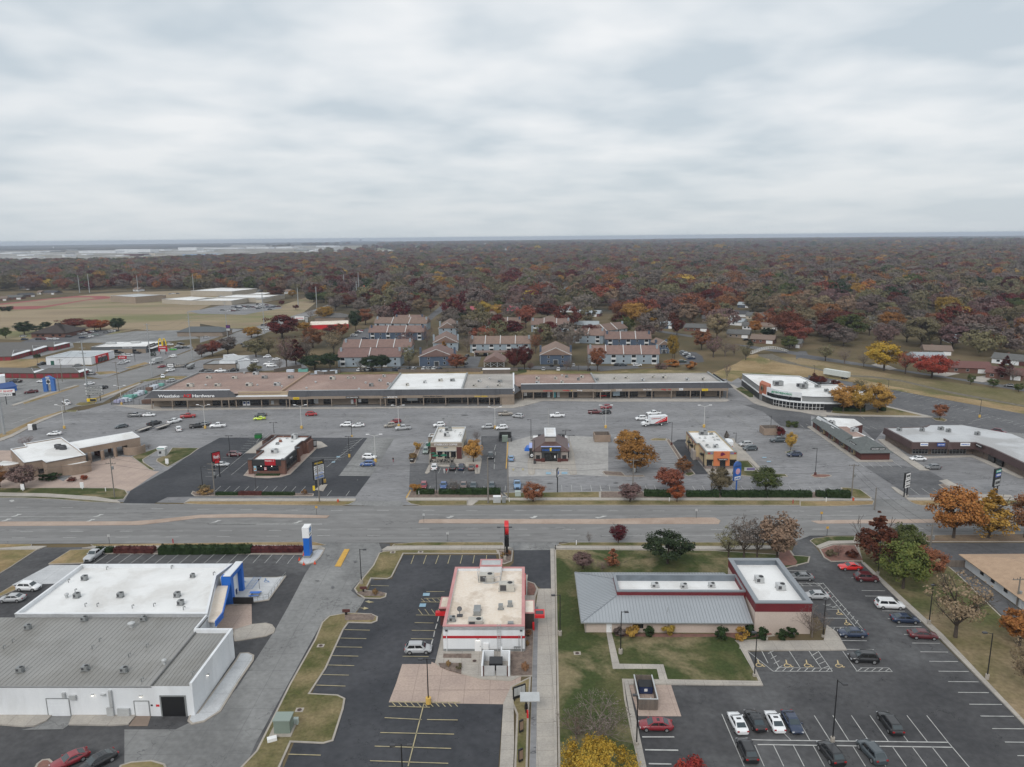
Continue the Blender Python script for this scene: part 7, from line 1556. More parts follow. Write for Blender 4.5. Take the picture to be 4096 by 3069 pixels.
M_().bo(W*.35,-.2,0,W*.99,.02,2.6).bd('tan_wall_panel',TN,th);q=M_();q.bo(W,2,0,W+.3,12,4.9);q.bd('side_wall_panel',mat('dark_umber_panel',(.07,.055,.05)),th);bx(th,'side_awning',WHP,W,2,2.4,W+3,18,2.7);txt(th,"McDonald's",WHP,W*.66,-.1,3.2,.6,6);txt(th,"McDonald's",WHP,W+.35,8,3.6,.6,5,rot=PI/2)
for x in(.42,.75):win(th,'f',W*x,W*x+2.5,.2,2.4,at=-.2,mull=1)
unt(th,F,'c1',1230,650,4,6,2,1,LG,fan=False);unt(th,F,'c1',1500,640,4,6,2,1,LG,fan=False)
BR=[]
def hip(name,label,t,base,dep,he,hr,wall,roof,cat='building',hipd=6,along='x',ov=.6,fn=None,group=None,at=None):
 p0=g(t,*base[0]);p1=g(t,*base[1])
 if at:p0=at[0];p1=(p0[0]+at[1]*cos(at[2]),p0[1]+at[1]*sin(at[2]),0)
 F=Frame(p0,p1);W=dist(p0,p1);th=thg(name,label,cat,F.w(0,0,0),F.a,group);BR.append((F,W,dep,19))
 bx(th,'wall',wall,0,0,0,W,dep,he);b=M_();b.gable(0,0,W,dep,he+.02,hr,along,ov=ov,hip=hipd);b.bd('roof',roof,th)
 if hipd==0:
  b=M_()
  if along=='x':[b.pri([(x,0),(x+.02,0),(x+.02,dep),(x,dep)],0,.01)for x in()];[b.face([(x,0,he),(x,dep,he),(x,dep/2,hr-.15)],s)for x,s in((-.01,True),(W+.01,False))]
  else:[b.face([(0,y,he),(W,y,he),(W/2,y,hr-.15)],s)for y,s in((-.01,False),(dep+.01,True))]
  b.bd('gable_wall',wall,th)
 if fn:fn(th,W,dep,he,F)
 return th,F,W
DKR=mat('dark_brown_shingle',(.055,.042,.038),(.045,.035,.032),scale=1,rough=.95)
hip('clinic_building','brown building with a large dark hipped roof and parked cars','c1',((350,583),(725,580)),26,3.2,9.5,BRICK,DKR,hipd=16,ov=1,fn=lambda th,W,d,h,F:[win(th,'f',W*x,W*x+2,1,2.2,at=-.02)for x in(.15,.3,.6,.8)])
hip('drive_in_restaurant','low restaurant with dark hipped roof beside the avenue','c1',((1960,570),(2460,570)),16,3.4,6.5,TN,mat('slate_shingle',(.09,.1,.105)),hipd=7)
STG=mat('grey_brown_shingle',(.13,.125,.118),(.11,.105,.1),scale=.8,rough=.95)
def storage(t,a,b_,dep,lab,zr=4.6):
 def fn(th,W,d,h,F):
  n=int(W/4);
  for i in range(min(n,14)):x=W*(i+.12)/n;bx(th,'storage_door',mat('red_rollup_door',(.25,.03,.04)),x,-.06,.05,x+W/n*.76,.02,2.2)
  m=int(d/3.2)
  for i in range(min(m,10)):y=d*(i+.15)/m;bx(th,'storage_door',MATS['red_rollup_door'],W-.02,y,.05,W+.06,y+d/m*.6,2.2)
  q=M_();q.face([(W+.45,-.4,2.75),(W+.45,d+.4,2.75),(W-5,d/2,zr+.06)]);q.bd('white_hip_panel',WHT,th)
 hip('storage_building',lab,t,(a,b_),dep,2.7,zr,BRICK,STG,hipd=5,ov=.4,fn=fn)
storage('c1',(-500,1018),(385,1030),9,'red-door storage row nearest the road at the left edge');storage('c1',(395,1030),(880,1025),9,'red-door storage row with the gabled office end')
storage('c1',(-700,860),(130,838),26,'storage row with grey roof left of the dry lot, nearest of three');storage('c1',(-400,800),(370,776),22,'storage row with grey roof, middle of three behind the dry lot');storage('c1',(-200,735),(600,726),18,'storage row with grey roof, farthest of three')
th,F,W=hip('repair_garage','low grey office with white multi-bay garage behind','c2',((40,940),(440,930)),3,2.9,3,LG,GY,hipd=0,ov=.1)
p0=g('c2',395,918);p1=g('c2',440,932);
rb('garage_building','white garage with four roll-up doors down its side','c2',((262,860),(440,930)),6,4.6,WHT,mat('grey_white_roof',(.5,.51,.52)))
th,F,W=rb('auto_service_building','white and tan service building with side garage bays','c2',((40,940),(395,935)),15,3.2,TN,GY,CH)
p0=g('c2',395,930);p1=g('c2',550,868);F=Frame(p0,p1);W=dist(p0,p1);th=thg('service_bay_wing','white wing with four roll-up garage doors beside the tan office','building',F.w(0,0,0),F.a);bx(th,'wall',WHT,0,0,0,W,9,4.6);bx(th,'roof',LG,-.1,-.1,4.6,W+.1,9.1,4.75)
for i in range(4):bx(th,'garage_door',LG,W*(i+.15)/4,-.06,.05,W*(i+.8)/4,.02,3)
hip('convenience_store','store with pale roof and red fascia beyond the maroon tree','c2',((1210,495),(1640,480)),26,3.6,3.8,RED,CREAMR,hipd=0,ov=.1);hip('far_office','low grey-roofed office behind the convenience store','c2',((1270,398),(1600,398)),18,3,6,TN,STG,hipd=8)
for t,a,b_,dep,h,lab,w in(('c1',(1228,190),(1500,206),34,7.5,'tall tan school gymnasium with narrow piers','tan'),('c1',(1500,190),(1640,192),30,6,'tan school block right of the gymnasium','tan'),('c1',(1790,205),(2100,222),38,5,'long cream school wing on the field','cream'),('c1',(2100,222),(2560,225),34,5,'cream school wing beside the parking rows','cream'),('c2',(180,190),(690,195),40,5.5,'low cream school wing nearest its parking lot','cream'),('c2',(-100,120),(360,128),50,6.5,'big cream upper school block','cream'),('c2',(520,150),(700,150),30,5,'small white-roofed school annex','cream')):
 rb('school_building',lab,t,(a,b_),dep,h,mat('school_cream',(.44,.39,.32),(.4,.355,.29),scale=.2)if w=='cream'else mat('school_tan',(.33,.26,.2),(.3,.235,.18),scale=.2),LG if w=='tan'else WR)
hip('storefront_office','white low building by the left edge of the avenue lot','c1',((-90,1095),(62,1080)),8,3.4,3.6,WHT,WHT,hipd=0,ov=.1);hip('car_wash_canopy','blue metal canopy at the left edge','c1',((-60,1215),(190,1165)),6,2.2,4.2,BLUE,mat('blue_metal_roof',(.05,.1,.26)),hipd=0,ov=.3)
WT=mat('white_trim',(.62,.63,.63),rough=.7)
def ap(label,t,a,b_,dep,wall,ndiv=3,he=5.4,hr=9.5,style='row',group='apartment buildings'):
 p0=g(t,*a);p1=g(t,*b_);F=Frame(p0,p1);W=dist(p0,p1);th=thg('apartment_building',label,'apartments',F.w(0,0,0),F.a,group);BR.append((F,W,dep,15))
 bx(th,'wall',wall,0,0,0,W,dep,he)
 if style=='row':
  b=M_();b.gable(0,0,W,dep,he+.02,hr,'x',ov=.5);b.bd('roof',APR,th)
  b=M_();[b.face([(x,0,he),(x,dep,he),(x,dep/2,hr-.1)],s)for x,s in((-.02,True),(W+.02,False))];b.bd('gable_wall',wall,th)
  for i in range(1,ndiv+1):
   x=W*i/(ndiv+1);q=M_();q.pri([(x-.18,-.6),(x+.18,-.6),(x+.18,dep/2),(x-.18,dep/2)],he-.2,he-.19)
   q=M_();q.hx([(x-.18,-.6,he-.1),(x+.18,-.6,he-.1),(x+.18,dep/2,hr-.2),(x-.18,dep/2,hr-.2),(x-.18,-.6,he+.45),(x+.18,-.6,he+.45),(x+.18,dep/2,hr+.4),(x-.18,dep/2,hr+.4)]);q.bd('party_wall_fin',WT,th)
  n=max(2,int(W/5.2))
  for i in range(n):
   x=W*(i+.5)/n
   if i%2==0:
    o=M_().bo(x-1.3,-1.3,0,x+1.3,-1.2,1).bo(x-1.3,-1.3,2.7,x+1.3,-1.2,3.7).bo(x-1.3,-1.3,2.55,x+1.3,0,2.7).bo(x-1.4,-1.3,0,x-1.25,-1.15,5.2).bo(x+1.25,-1.3,0,x+1.4,-1.15,5.2).bd('balcony',WT,th)
    M_().bo(x-1.1,-.03,.2,x+1.1,.02,2.3).bo(x-1.1,-.03,2.8,x+1.1,.02,4.9).bd('patio_door',GL,o)
   else:
    for z in(.9,3.5):win(th,'f',x-.6,x+.6,z,z+1.3,at=-.01,frame=WT)
  for x in(.6,W-1.4):bx(th,'chimney',wall,x,dep*.3,he-1,x+1.1,dep*.3+1.1,hr+.6)
 else:
  b=M_();b.gable(0,0,W,dep,he+.02,hr,'y',ov=.45);b.bd('roof',APR,th)
  b=M_();[b.face([(0,y,he),(W,y,he),(W/2,y,hr-.1)],s)for y,s in((-.02,False),(dep+.02,True))];b.bd('gable_wall',wall,th)
  q=M_();
  for s in(0,1):
   xa=-.5 if s==0 else W+.5;q.hx([(xa,-.5,he-.35),(xa+.01,-.5,he-.35),(xa+.01,-.42,he-.35),(xa,-.42,he-.35),(xa,-.5,he),(xa+.01,-.5,he),(xa+.01,-.42,he),(xa,-.42,he)])
   q.hx([(xa,-.5,he-.25),(W/2,-.5,hr-.25),(W/2,-.4,hr-.25),(xa,-.4,he-.25),(xa,-.5,he+.03),(W/2,-.5,hr+.03),(W/2,-.4,hr+.03),(xa,-.4,he+.03)])
  q.bo(-.05,-.08,0,.08,0,he);q.bo(W-.08,-.08,0,W+.05,0,he);q.bd('rake_trim',WT,th)
  for x in(.27,.73):
   for z in(.9,3.5):win(th,'f',W*x-.6,W*x+.6,z,z+1.4,at=-.01,frame=WT)
  o=M_().bo(W/2-1.4,-.1,0,W/2-1.25,0,2.5).bo(W/2+1.25,-.1,0,W/2+1.4,0,2.5).bo(W/2-1.4,-.1,2.5,W/2+1.4,0,2.65).bd('entry_frame',WT,th);M_().bo(W/2-1.2,-.05,.1,W/2+1.2,-.02,2.4).bd('door_pair',CH,o)
  for x in(-.6,W-.5):bx(th,'chimney',wall,x,dep*.35,0,x+1.1,dep*.35+1.2,hr-.2)
 return th
ap('grey-blue apartment row with white fin and pines before it','c2',(1525,905),(2215,900),13,APG,1)
ap('apartment row with four white roof fins behind the first row','c2',(1580,790),(2330,785),13,APG,3)
ap('navy apartment row with white balconies above the finned row','c2',(1868,610),(2470,608),13,APB,2)
ap('far pale apartment row left of the stepped gables','c2',(1930,500),(2500,505),13,APG,2)
ap('long grey-blue apartment row behind the brown gazebo','c3',(775,748),(1440,745),13,APG,3)
ap('navy apartment row before the red-roofed school','c3',(760,508),(1330,505),13,APB,3)
ap('grey-blue apartment row at the right, beside the loop road','c3',(2080,870),(2860,872),13,APG,3)
ap('row with brown roof rising behind the right apartment row','c4',(60,690),(560,690),12,APB,2,group='angled apartment buildings')
ap('angled apartment row below the crimson hillside tree','c4',(-60,610),(300,560),12,APG,2,group='angled apartment buildings')
ap('apartment row uphill between the maroon trees','c3',(1450,520),(1870,520),13,APG,2)
ap('apartment row at the far right of the complex','c4',(-300,640),(30,650),11,APG,1)
ap('navy double-gabled apartment house','c3',(1550,878),(1888,878),26,APB,style='gable')
ap('navy gabled apartment house at the left of the lane','c3',(215,897),(595,893),20,APB,style='gable')
ap('pale gabled apartment house directly behind the left navy one','c3',(370,735),(640,730),26,APG,style='gable')
ap('pale gabled apartment house at the top of the stepped row','c3',(430,560),(620,558),30,APG,style='gable')
ap('dark gabled apartment end beside the parking loop','c4',(650,760),(762,756),14,APB,style='gable',hr=8)
ap('dark navy apartment block at the very left of the complex','c3',(-60,470),(250,470),11,APB,1)
p0=g('c3',930,908);p1=g('c3',1150,908);F=Frame(p0,p1);W=dist(p0,p1);th=thg('open_carport','open gabled carport with white cross bracing','carport',F.w(0,0,0),F.a)
b=M_();b.gable(0,0,W,16,3,6.2,'y',ov=.5);b.bd('roof',APR,th);b=M_();b.face([(0,-.03,3),(W,-.03,3),(W/2,-.03,6)]);b.bd('gable_panel',APG,th)
b=M_();
for x in(0,W*.33,W*.66,W):b.bo(x-.12,-.1,0,x+.12,.1,3);b.bo(x-.12,15.8,0,x+.12,16,3)
for x0 in(0,W*.33,W*.66):b.tb((x0,0,.2),(x0+W*.33,0,2.6),.07,n=4);b.tb((x0,0,2.6),(x0+W*.33,0,.2),.07,n=4)
b.bd('braced_frame',WT,th)
p0=g('c3',820,795);F=FX('c3',820,795);th=thg('carport','low brown-roofed carport over two cars','carport',F.w(0,0,0),0);bx(th,'roof',APR,0,0,2.4,32,7,2.8);[bx(th,'post',WT,x,.1,0,x+.2,.3,2.4)for x in(.2,8,16,24,31.6)]
hip('school_hall','school hall with rose red metal roof, left part','c3',((548,322),(860,318)),22,3.2,6.2,mat('rose_cream_wall',(.4,.33,.28)),mat('rose_metal_roof',(.32,.045,.065),(.28,.04,.06),scale=.3,rough=.5),hipd=5)
hip('school_hall','school hall with rose red metal roof, right part','c3',((1000,326),(1315,326)),24,3.4,8,MATS['rose_cream_wall'],MATS['rose_metal_roof'],hipd=8)
HR=dict(g=mat('house_grey_shingle',(.125,.125,.122),(.105,.105,.1),scale=1,rough=.95),d=mat('house_dark_shingle',(.065,.065,.07),(.055,.055,.06),scale=1,rough=.95),b=mat('house_brown_shingle',(.2,.145,.115),(.17,.125,.1),scale=1,rough=.95),r=mat('house_red_brown_shingle',(.16,.075,.065),(.14,.065,.058),scale=1,rough=.95),l=mat('house_pale_shingle',(.33,.36,.38),(.3,.33,.35),scale=1,rough=.9))
HW=dict(w=WHT,t=TN,b=BRICK,c=MATS['cream_stucco'],u=APB,d=DB)
RN=dict(g='grey',d='dark',b='brown',r='red-brown',l='pale');WN=dict(w='white',t='tan',b='brick',c='cream',u='blue',d='dark brick')
def house(t,x0,y0,x1,y1,dep,rf,wl,where,ax='x',hp=0,gar=True):
 def fn(th,W,d,h,F):
  if gar:bx(th,'garage_door',DB if wl in 'cw'and rf=='g'else WHP,W*.68,-.06,.05,W*.68+min(4.6,W*.28),.02,2.2)
  win(th,'f',W*.12,W*.12+1.6,.9,2.1,at=-.01,frame=WT);win(th,'f',W*.4,W*.4+1.4,.9,2.1,at=-.01,frame=WT)
  if W>9:bx(th,'chimney',BRICK,W*.3,dep*.55,2.5,W*.3+.9,dep*.55+.9,5.6)
 hip('house','%s house with %s roof %s'%(WN[wl],RN[rf],where),t,((x0,y0),(x1,y1)),dep,2.7,5.2,HW[wl],HR[rf],cat='house',hipd=hp,ov=.6,along=ax,fn=fn,group='houses among the trees')
for a in '''c5 1470 865 1890 880 13 r b with two white bay windows by the creek road
c5 1830 915 2190 950 12 r b with an open double garage by the creek road
c5 1890 770 2290 810 12 g w with a white balcony at the right edge
c5 1130 770 1440 775 12 l t behind the scarlet tree
c5 1230 690 1500 700 12 b t under the tall orange trees
c5 1460 570 1580 572 10 l w with a white gable among orange trees
c5 1380 370 1780 385 10 d t with a very long roof in the woods
c5 570 380 760 385 11 g t behind the golden tree in the woods
c5 690 435 770 437 9 g w with a small white gable in the woods
c5 320 340 460 342 10 g d in the woods left of the golden tree
c5 340 280 400 280 9 g b beside the dark red grove
c5 1640 255 1720 255 9 d w far back in the right woods
c5 2140 330 2212 330 9 d w far back at the right edge
c4 1660 640 1915 655 11 b b below the very large dark red tree
c4 1400 580 1640 592 12 g t with two dark red garage doors
c4 930 510 1190 518 12 g b by the residential street
c4 660 480 800 485 11 l u beside the residential street
c4 1390 440 1570 452 11 l w with white walls in the middle of the block
c4 1570 490 1720 495 10 g w behind the orange tree between white houses
c4 1610 375 1860 385 14 g c with a double gable and driveway
c4 1440 350 1620 358 11 d w left of the double gable house
c4 1840 390 1930 392 9 g c right of the double gable house
c4 1130 410 1220 412 9 g t at a carport in the middle of the woods
c4 700 190 780 190 9 d w above the crimson hillside tree
c4 235 245 340 248 9 d t high in the woods left of the crimson tree
c4 1030 275 1150 278 9 d t high in the woods by a thin pole
c4 1520 250 1640 255 10 l u with bluish roof high in the woods
c4 2050 690 2209 700 10 g t right of the weeping willow tree
c4 1780 500 1960 505 10 b c left of the very large dark red tree
c3 1200 200 1345 208 11 g w with a white garage in the middle woods
c3 1935 345 2200 352 12 l b with pale roof right of the dark red uphill tree
c3 865 185 960 188 10 g t above the red-roofed school
c3 730 200 870 205 11 d t left above the red-roofed school
c3 1480 195 1580 197 10 b t right of the brightest yellow tree
c3 1820 250 1915 253 9 b c small between the red trees
c3 1760 300 1910 302 9 l w white-fronted beyond the red trees
c2 200 75 330 77 10 l u with blue walls left of the school trees
c2 440 75 520 77 9 g t behind the school
c2 520 95 650 97 9 g t right behind the school
c2 930 95 990 97 9 b w small and white by the orange tree
c2 1940 175 2060 178 10 d u by the fenced channel
c2 2080 180 2180 182 10 d u second by the fenced channel
c1 -60 180 75 175 14 b b at the left edge above the track
c1 60 165 240 160 14 g b second above the running track
c1 240 140 390 130 13 d b third above the running track
c1 215 55 330 55 10 d t in the left woods
c1 480 105 610 108 11 d t in the woods above the track bend
c1 410 105 450 106 8 b c small with pale gable in the left woods
c1 1470 70 1530 72 10 b w behind the gymnasium'''.split('\n'):
 a=a.split(' ',8);house(a[0],*map(int,a[1:6]),*a[6:])
#  painted lines
ZL[0]=.10
R_W=[]
lns('lane_wear',mat('worn_lane',(.165,.162,.158),(.225,.222,.218),scale=.05,rough=.9,stretch=(.2,1.5,1)),[('n',-300,y0,2000,y1,w)for y0,y1,w in((2113,2103,1.8),(2139,2129,1.8),(2161,2154,1.6))]+[('n',2000,y0,4300,y1,w)for y0,y1,w in((2103,2098,1.8),(2129,2122,1.8),(2034,2036,1.6),(2052,2054,1.6))]+[('n',-300,2020,2000,2034,1.6),('n',-300,2042,2000,2052,1.6)],z=.098)
for t,xs,y,w in(('b1',(180,680,1180,1672),(1190,1194,1200,1206),130),('b2',(-30,445,950,1445,1955),(1213,1218,1223,1226,1227),130),('b3',(250,728,1265,1772),(1228,1228,1228,1229),130),('b4',(75,583,1095,1617,2125),(1229,1230,1231,1231,1233),130),('b5',(395,915),(1103,1102),115),
  ('b1',(222,778,1322,1876),(1461,1458,1455,1453),144),('b1',(132,695,1272,1830),(1528,1526,1521,1518),146),('b2',(215,760,1302,1850),(1451,1446,1438,1433),140),('b2',(185,733,1295,1850),(1514,1509,1503,1499),142),('b3',(180,720,1263,1795),(1430,1430,1432,1434),142),('b3',(190,742,1297,1850),(1497,1497,1498,1499),142),('b4',(676,1226),(1435,1435),144),('b4',(136,1785),(1435,1436),142),('b5',(125,1095,2090),(1281,1272,1266),125)):
 for x,yy in zip(xs,y):R_W.append((t,x,yy,x+w,yy,.16))
R_W+=[*T_('b1 0 1240 1400 1246;b1 0 1294 1310 1299;b1 -800 1142 0 1142;b2 100 1366 1350 1372;b2 100 1380 1350 1380;b3 285 1275 2209 1276;b4 0 1276 78 1278;b4 20 1500 1640 1500;b1 -500 1240 0 1240;b5 70 1145 650 1143;a1 1430 0 1751 0'),]
lns('road_lane_markings',WLINE,R_W,wd=.15)
def poly_marks(name,m,L):
 b=M_();ZL[0]+=.004
 for t,P in L:b.face([(x,y,ZL[0])for x,y in G(t,P)])
 tag(b.bd(name,m),kind='structure')
def arr(t,x,y,s=1,f=1):
 return(t,[(x,y+14*s),(x+45*s*f,y+4*s),(x+75*s*f,y-8*s),(x+68*s*f,y-14*s),(x+128*s*f,y-14*s),(x+100*s*f,y-2*s),(x+95*s*f,y-5*s),(x+60*s*f,y+12*s),(x+25*s*f,y+16*s)])
poly_marks('turn_arrows',WLINE,[(t,P[::-1])if f>0 else(t,P)for(t,P),f in((arr('b1',118,1278),1),(arr('b1',1025,1280),1),(arr('b1',5,1330),1),(arr('b1',930,1335),1),(arr('b2',120,1345,.95),1),(arr('b2',1018,1353,.95),1))]+[('b3',Q_('500 1298 540 1312 575 1303 600 1286 560 1284 545 1296')),('b3',Q_('1425 1298 1460 1314 1495 1306 1522 1286 1482 1285 1465 1298')),('b4',Q_('-60 1298 -25 1314 15 1306 78 1288 30 1285 -5 1298')),('b1',Q_('100 1118 130 1133 160 1120 150 1108 120 1110'))])
S=[]
S+=sta('a1',(740,203),(642,268),(1710,202),(1645,266),12)+sta('a2',(38,200),(-20,262),(263,210),(215,268),3)
S+=[('a4',x0,1308,x1,y1)for x0,x1,y1 in((190,285,1476),(316,424,1478),(443,552,1480),(570,688,1482),(697,822,1484),(823,957,1486),(950,1090,1488),(1085,1232,1492))]+[('a3',1435,1298,1588,1657),('a4',-15,1308,155,1476-0),('a3',1690,1300,1751,1420),('a4',-138,1300,-110,1340)]
S+=[*T_('a4 0 1477 1232 1492 .2;a4 0 1508 1260 1526 .2;a3 1640 1474 1751 1477 .2;a3 1680 1508 1751 1508 .2;a4 1232 1492 1400 1690'),]+sta('a4',(38,1512),(108,1657),(1120,1522),(1225,1657),8)+[('a3',1660,1510,1725,1657)]
S+=[*T_('a3 890 1455 1110 1455 .25;a3 910 1543 1137 1546 .25;a3 935 1638 1090 1641 .25'),]
S+=[('a4',x,y,x2,y+2,.16)for x,y,x2 in((120,316,265),(195,402,375),(640,452,800),(665,490,840),(570,365,640),(780,592,935),(878,698,1050),(985,812,1175),(1042,872,1232),(1103,937,1300),(1166,1005,1372),(1232,1076,1440),(1300,1150,1510),(1376,1231,1600),(1453,1312,1682),(1533,1398,1751),(1620,1490,1790),(1705,1583,1850),(495,795,675),(540,855,725),(380,641,540),(820,645,860),(930,753,1000))]
S+=[*T_('a4 340 400 600 705;a4 375 400 650 718;a4 205 420 360 422;a4 375 545 500 580;a4 420 704 640 704;a4 420 735 480 738;a4 400 580 500 582;a4 600 1005 850 1008;a4 630 982 825 982;a4 825 982 850 1008;a4 510 866 610 1006'),
 *T_('a4 -135 870 35 1005;a4 12 866 80 985;a4 80 980 440 985;a4 35 1005 440 1007;a4 145 866 218 978;a4 280 866 360 980;a4 342 866 440 1006;a3 1708 866 1751 950'),]
S+=[('a4',x,y,x2,y2)for x,y,x2,y2 in[(215,398,240,420),(262,398,300,420),(310,398,350,420),(395,555,430,545),(440,570,470,555),(440,735,455,706),(480,728,500,706)]+[(355+i*27,410+i*30,372+i*27,404+i*28)for i in range(10)]+[(0+i*20,905+i*34-20,38+i*20,880+i*34-15)for i in range(4)]+[(296+i*26,900+i*28,340+i*26,873+i*32)for i in range(4)]+[(50+i*50,1004,72+i*50,984)for i in range(8)]+[(612+i*48,1004,640+i*48,984)for i in range(5)]]
lns('parking_lines',WLINE,S,wd=.12)
YS_=[('a2',x,y,x2,y2,.16)for x,y,x2,y2 in((785,418,910,421),(605,720,778,724),(577,778,755,782),(545,838,726,841),(512,898,700,902),(482,962,672,967),(450,1028,635,1032),(412,1100,613,1107),(880,1323,1135,1336),(1170,1336,1380,1339),(850,1425,1355,1436),(812,1518,1335,1534),(780,1618,1315,1636),(220,1573,443,1580),(1165,460,1290,459),(1150,506,1285,503),(1128,530,1285,532),(1095,620,1290,622),(1085,672,1215,675),(1065,725,1225,727),(1060,782,1210,784),(1003,903,1180,905),(1150,1220,1040,1657),(908,1245,1190,1252),(918,1214,1400,1218),(1082,210,1060,270),(1166,210,1145,270),(1250,210,1228,270),(1330,210,1312,268),(1412,210,1397,268),(1494,210,1484,266),(1578,210,1572,260))]
YS_+=[('a2',930+i*42,1216,960+i*42,1248,.14)for i in range(11)]+[('a2',1130+i*38,508,1155+i*38,530,.12)for i in range(4)]+[('a2',1110+i*45,580,1140+i*45,620,.12)for i in range(4)]
lns('faded_parking_lines',YLINE,YS_,wd=.14)
lns('kerb_stop_marks',WLINE,[*T_('a2 1275 535 1268 570 .2;a2 1250 630 1242 665 .2;a2 1238 680 1228 715 .2;a2 1222 730 1215 770 .2;a2 1210 785 1198 825 .2'),])
def wheel(t,x,y,s):
 o=[];
 for k in range(8):a,b_=PI*.1+PI*1.5*k/8,PI*.1+PI*1.5*(k+1)/8;o.append((t,x+cos(a)*22*s,y+sin(a)*12*s,x+cos(b_)*22*s,y+sin(b_)*12*s,.14))
 o+=[(t,x-8*s,y-30*s,x-3*s,y-6*s,.2),(t,x-3*s,y-6*s,x+22*s,y-4*s,.16),(t,x+22*s,y-4*s,x+30*s,y+12*s,.16),(t,x+30*s,y+12*s,x+42*s,y+8*s,.14),(t,x-12*s,y-34*s,x-6*s,y-34*s,.3)]
 return o
Q=[];[Q.extend(wheel('a4',x,y,s))for x,y,s in((132,965,1),(270,965,1),(484,967,1),(485,610,.7),(540,680,.75))];Q+=wheel('a3',1690,962,1)
lns('accessible_symbols',mat('cream_paint',(.6,.47,.26)),Q)
Q=[];[Q.extend([(t,a,b_,c,d,w)for t,a,b_,c,d,w in wheel('h2',x,y,1.5)])for x,y in((750,650),(1155,650))]
Q+=[('h2',780,790,950,572,.12),('h2',905,785,1070,572,.12)]+[('h2',800+i*22,780-i*28,915+i*20,776-i*28,.1)for i in range(8)]
b0=ZL[0];lns('blue_accessible_markings',BLUEP,Q,z=.165+.06)
poly_marks('drive_arrows',YLINE,[('a2',Q_('745 528 775 520 775 526 810 532 775 536 780 541')),('a2',Q_('705 570 740 572 738 564 772 575 735 585 738 578')),('b3',Q_('1240 762 1262 762 1262 775 1268 775 1252 790 1235 775 1240 775')),('b3',Q_('1348 760 1368 760 1368 773 1375 773 1358 788 1342 773 1348 773'))])
poly_marks('blue_bay_paint',mat('pale_blue_paint',(.2,.35,.46),(.3,.42,.5),scale=1.5),[('b3',Q_('1612 802 1668 802 1668 826 1612 826')),('b3',Q_('1785 800 1850 800 1850 824 1785 824')),('a2',Q_('1145 470 1190 470 1186 490 1140 490')),('a2',Q_('1122 542 1165 542 1160 565 1115 565')),('b2',Q_('1510 627 1550 625 1545 638 1505 640')),('b2',Q_('1460 685 1495 683 1490 696 1452 698')),('b4',Q_('1790 636 1838 634 1838 644 1795 646')),('b4',Q_('1840 680 1885 678 1888 690 1845 692'))])
T=[]
T+=sta('b2',(230,958),(150,1030),(1165,962),(1105,1030),9)+[*T_('b2 1452 1005 1402 1068;b2 1652 1010 1612 1066;b2 522 688 345 835'),]
T+=sta('b2',(700,375),(620,475),(760,375),(660,460),1)+[('b2',545-i*22+k,432+i*26,650-i*26+k,436+i*26)for i in range(6)for k in(0,)]+[*T_('b2 250 640 350 642;b2 150 740 250 742;b2 60 850 160 852;b2 90 810 190 812'),]
T+=[('b2',690,435,190,845)]
T+=[('b2',1645-i*22,470+i*30,1790-i*28,440+i*30)for i in range(7)]+[*T_('b2 1800 425 1400 745;b2 1530 840 1885 845;b2 1205 640 1590 645;b2 1220 655 1560 668'),]
T+=[('b2',1900-i*18,470+i*26,2060-i*22,470+i*26)for i in range(13)]
T+=sta('b3',(450,755),(425,815),(720,758),(700,818),3)+sta('b3',(335,955),(325,1000),(1165,955),(1160,1010),7)+[*T_('b3 1060 500 1040 560;b3 1055 580 1050 620;b3 1048 650 1045 690;b3 1042 710 1040 770'),]
T+=sta('b3',(1590,765),(1600,820),(1860,765),(1870,820),3)+sta('b3',(1785,945),(1790,1015),(2209,945),(2229,1015),4)+sta('b4',(0,950),(10,1012),(600,950),(620,1000),6)
T+=sta('b4',(1020,955),(1058,1015),(2090,955),(2140,1010),10)+[('b4',560+i*11,458+i*24,720+i*12,458+i*24)for i in range(13)]
T+=[('b4',1705+i*4,640+i*10,1880+i*8,640+i*10)for i in range(0)]+[('b4',2210,495,2110,495),('b4',2209,530,2130,530)]
T+=[('b5',40+i*26,310+i*18,160+i*30,305+i*18.5)for i in range(14)]+sta('b5',(570,615),(635,670),(920,612),(1005,672),4)+sta('b5',(1090,878),(1185,948),(1310,878),(1415,944),2)+[*T_('b5 0 865 50 918;b5 90 862 155 920;b5 185 862 250 920;b5 280 865 345 922;b5 0 250 35 275;b5 55 240 120 272'),]
T+=[('c5',930+i*62,1045+i*17.5+8,990+i*62-20*0,1040+i*17.5-2)for i in range(21)]+[('c5',940+i*90,1120+i*38,980+i*90,1112+i*38)for i in range(9)]+[('c5',1180+i*80,1195+i*30,1225+i*80,1188+i*30)for i in range(8)]+[*T_('b5 240 150 310 176;b5 270 152 330 174;b5 365 152 390 170;b5 600 165 640 195;b5 620 262 690 292;b5 690 262 760 292;b5 1700 215 1870 168;b5 1940 178 2100 215'),]
lns('parking_lines',WLINE,T,wd=.12)
U=[]
for x0,y0,x1,y1 in((205,235,290,175),(560,345,800,170),(1105,340,1265,195),(1640,340,1795,165)):
 U.append(('b2',x0,y0,x1,y1,.12))
 n=7
 for k in range(n):f=k/(n-1);X=x0+(x1-x0)*f;Y=y0+(y1-y0)*f;U+=[('b2',X-150,Y+4,X,Y,.08),('b2',X,Y,X+140,Y-4,.08)]
for x0,y0,x1,y1 in((20,270,75,175),(545,300,600,160),(1055,330,1080,180),(1638,300,1638,95)):
 U.append(('b3',x0,y0,x1,y1,.12))
 for k in range(8):f=k/7;X=x0+(x1-x0)*f;Y=y0+(y1-y0)*f;U+=[('b3',X-150,Y+2,X,Y,.08),('b3',X,Y,X+150,Y-2,.08)]
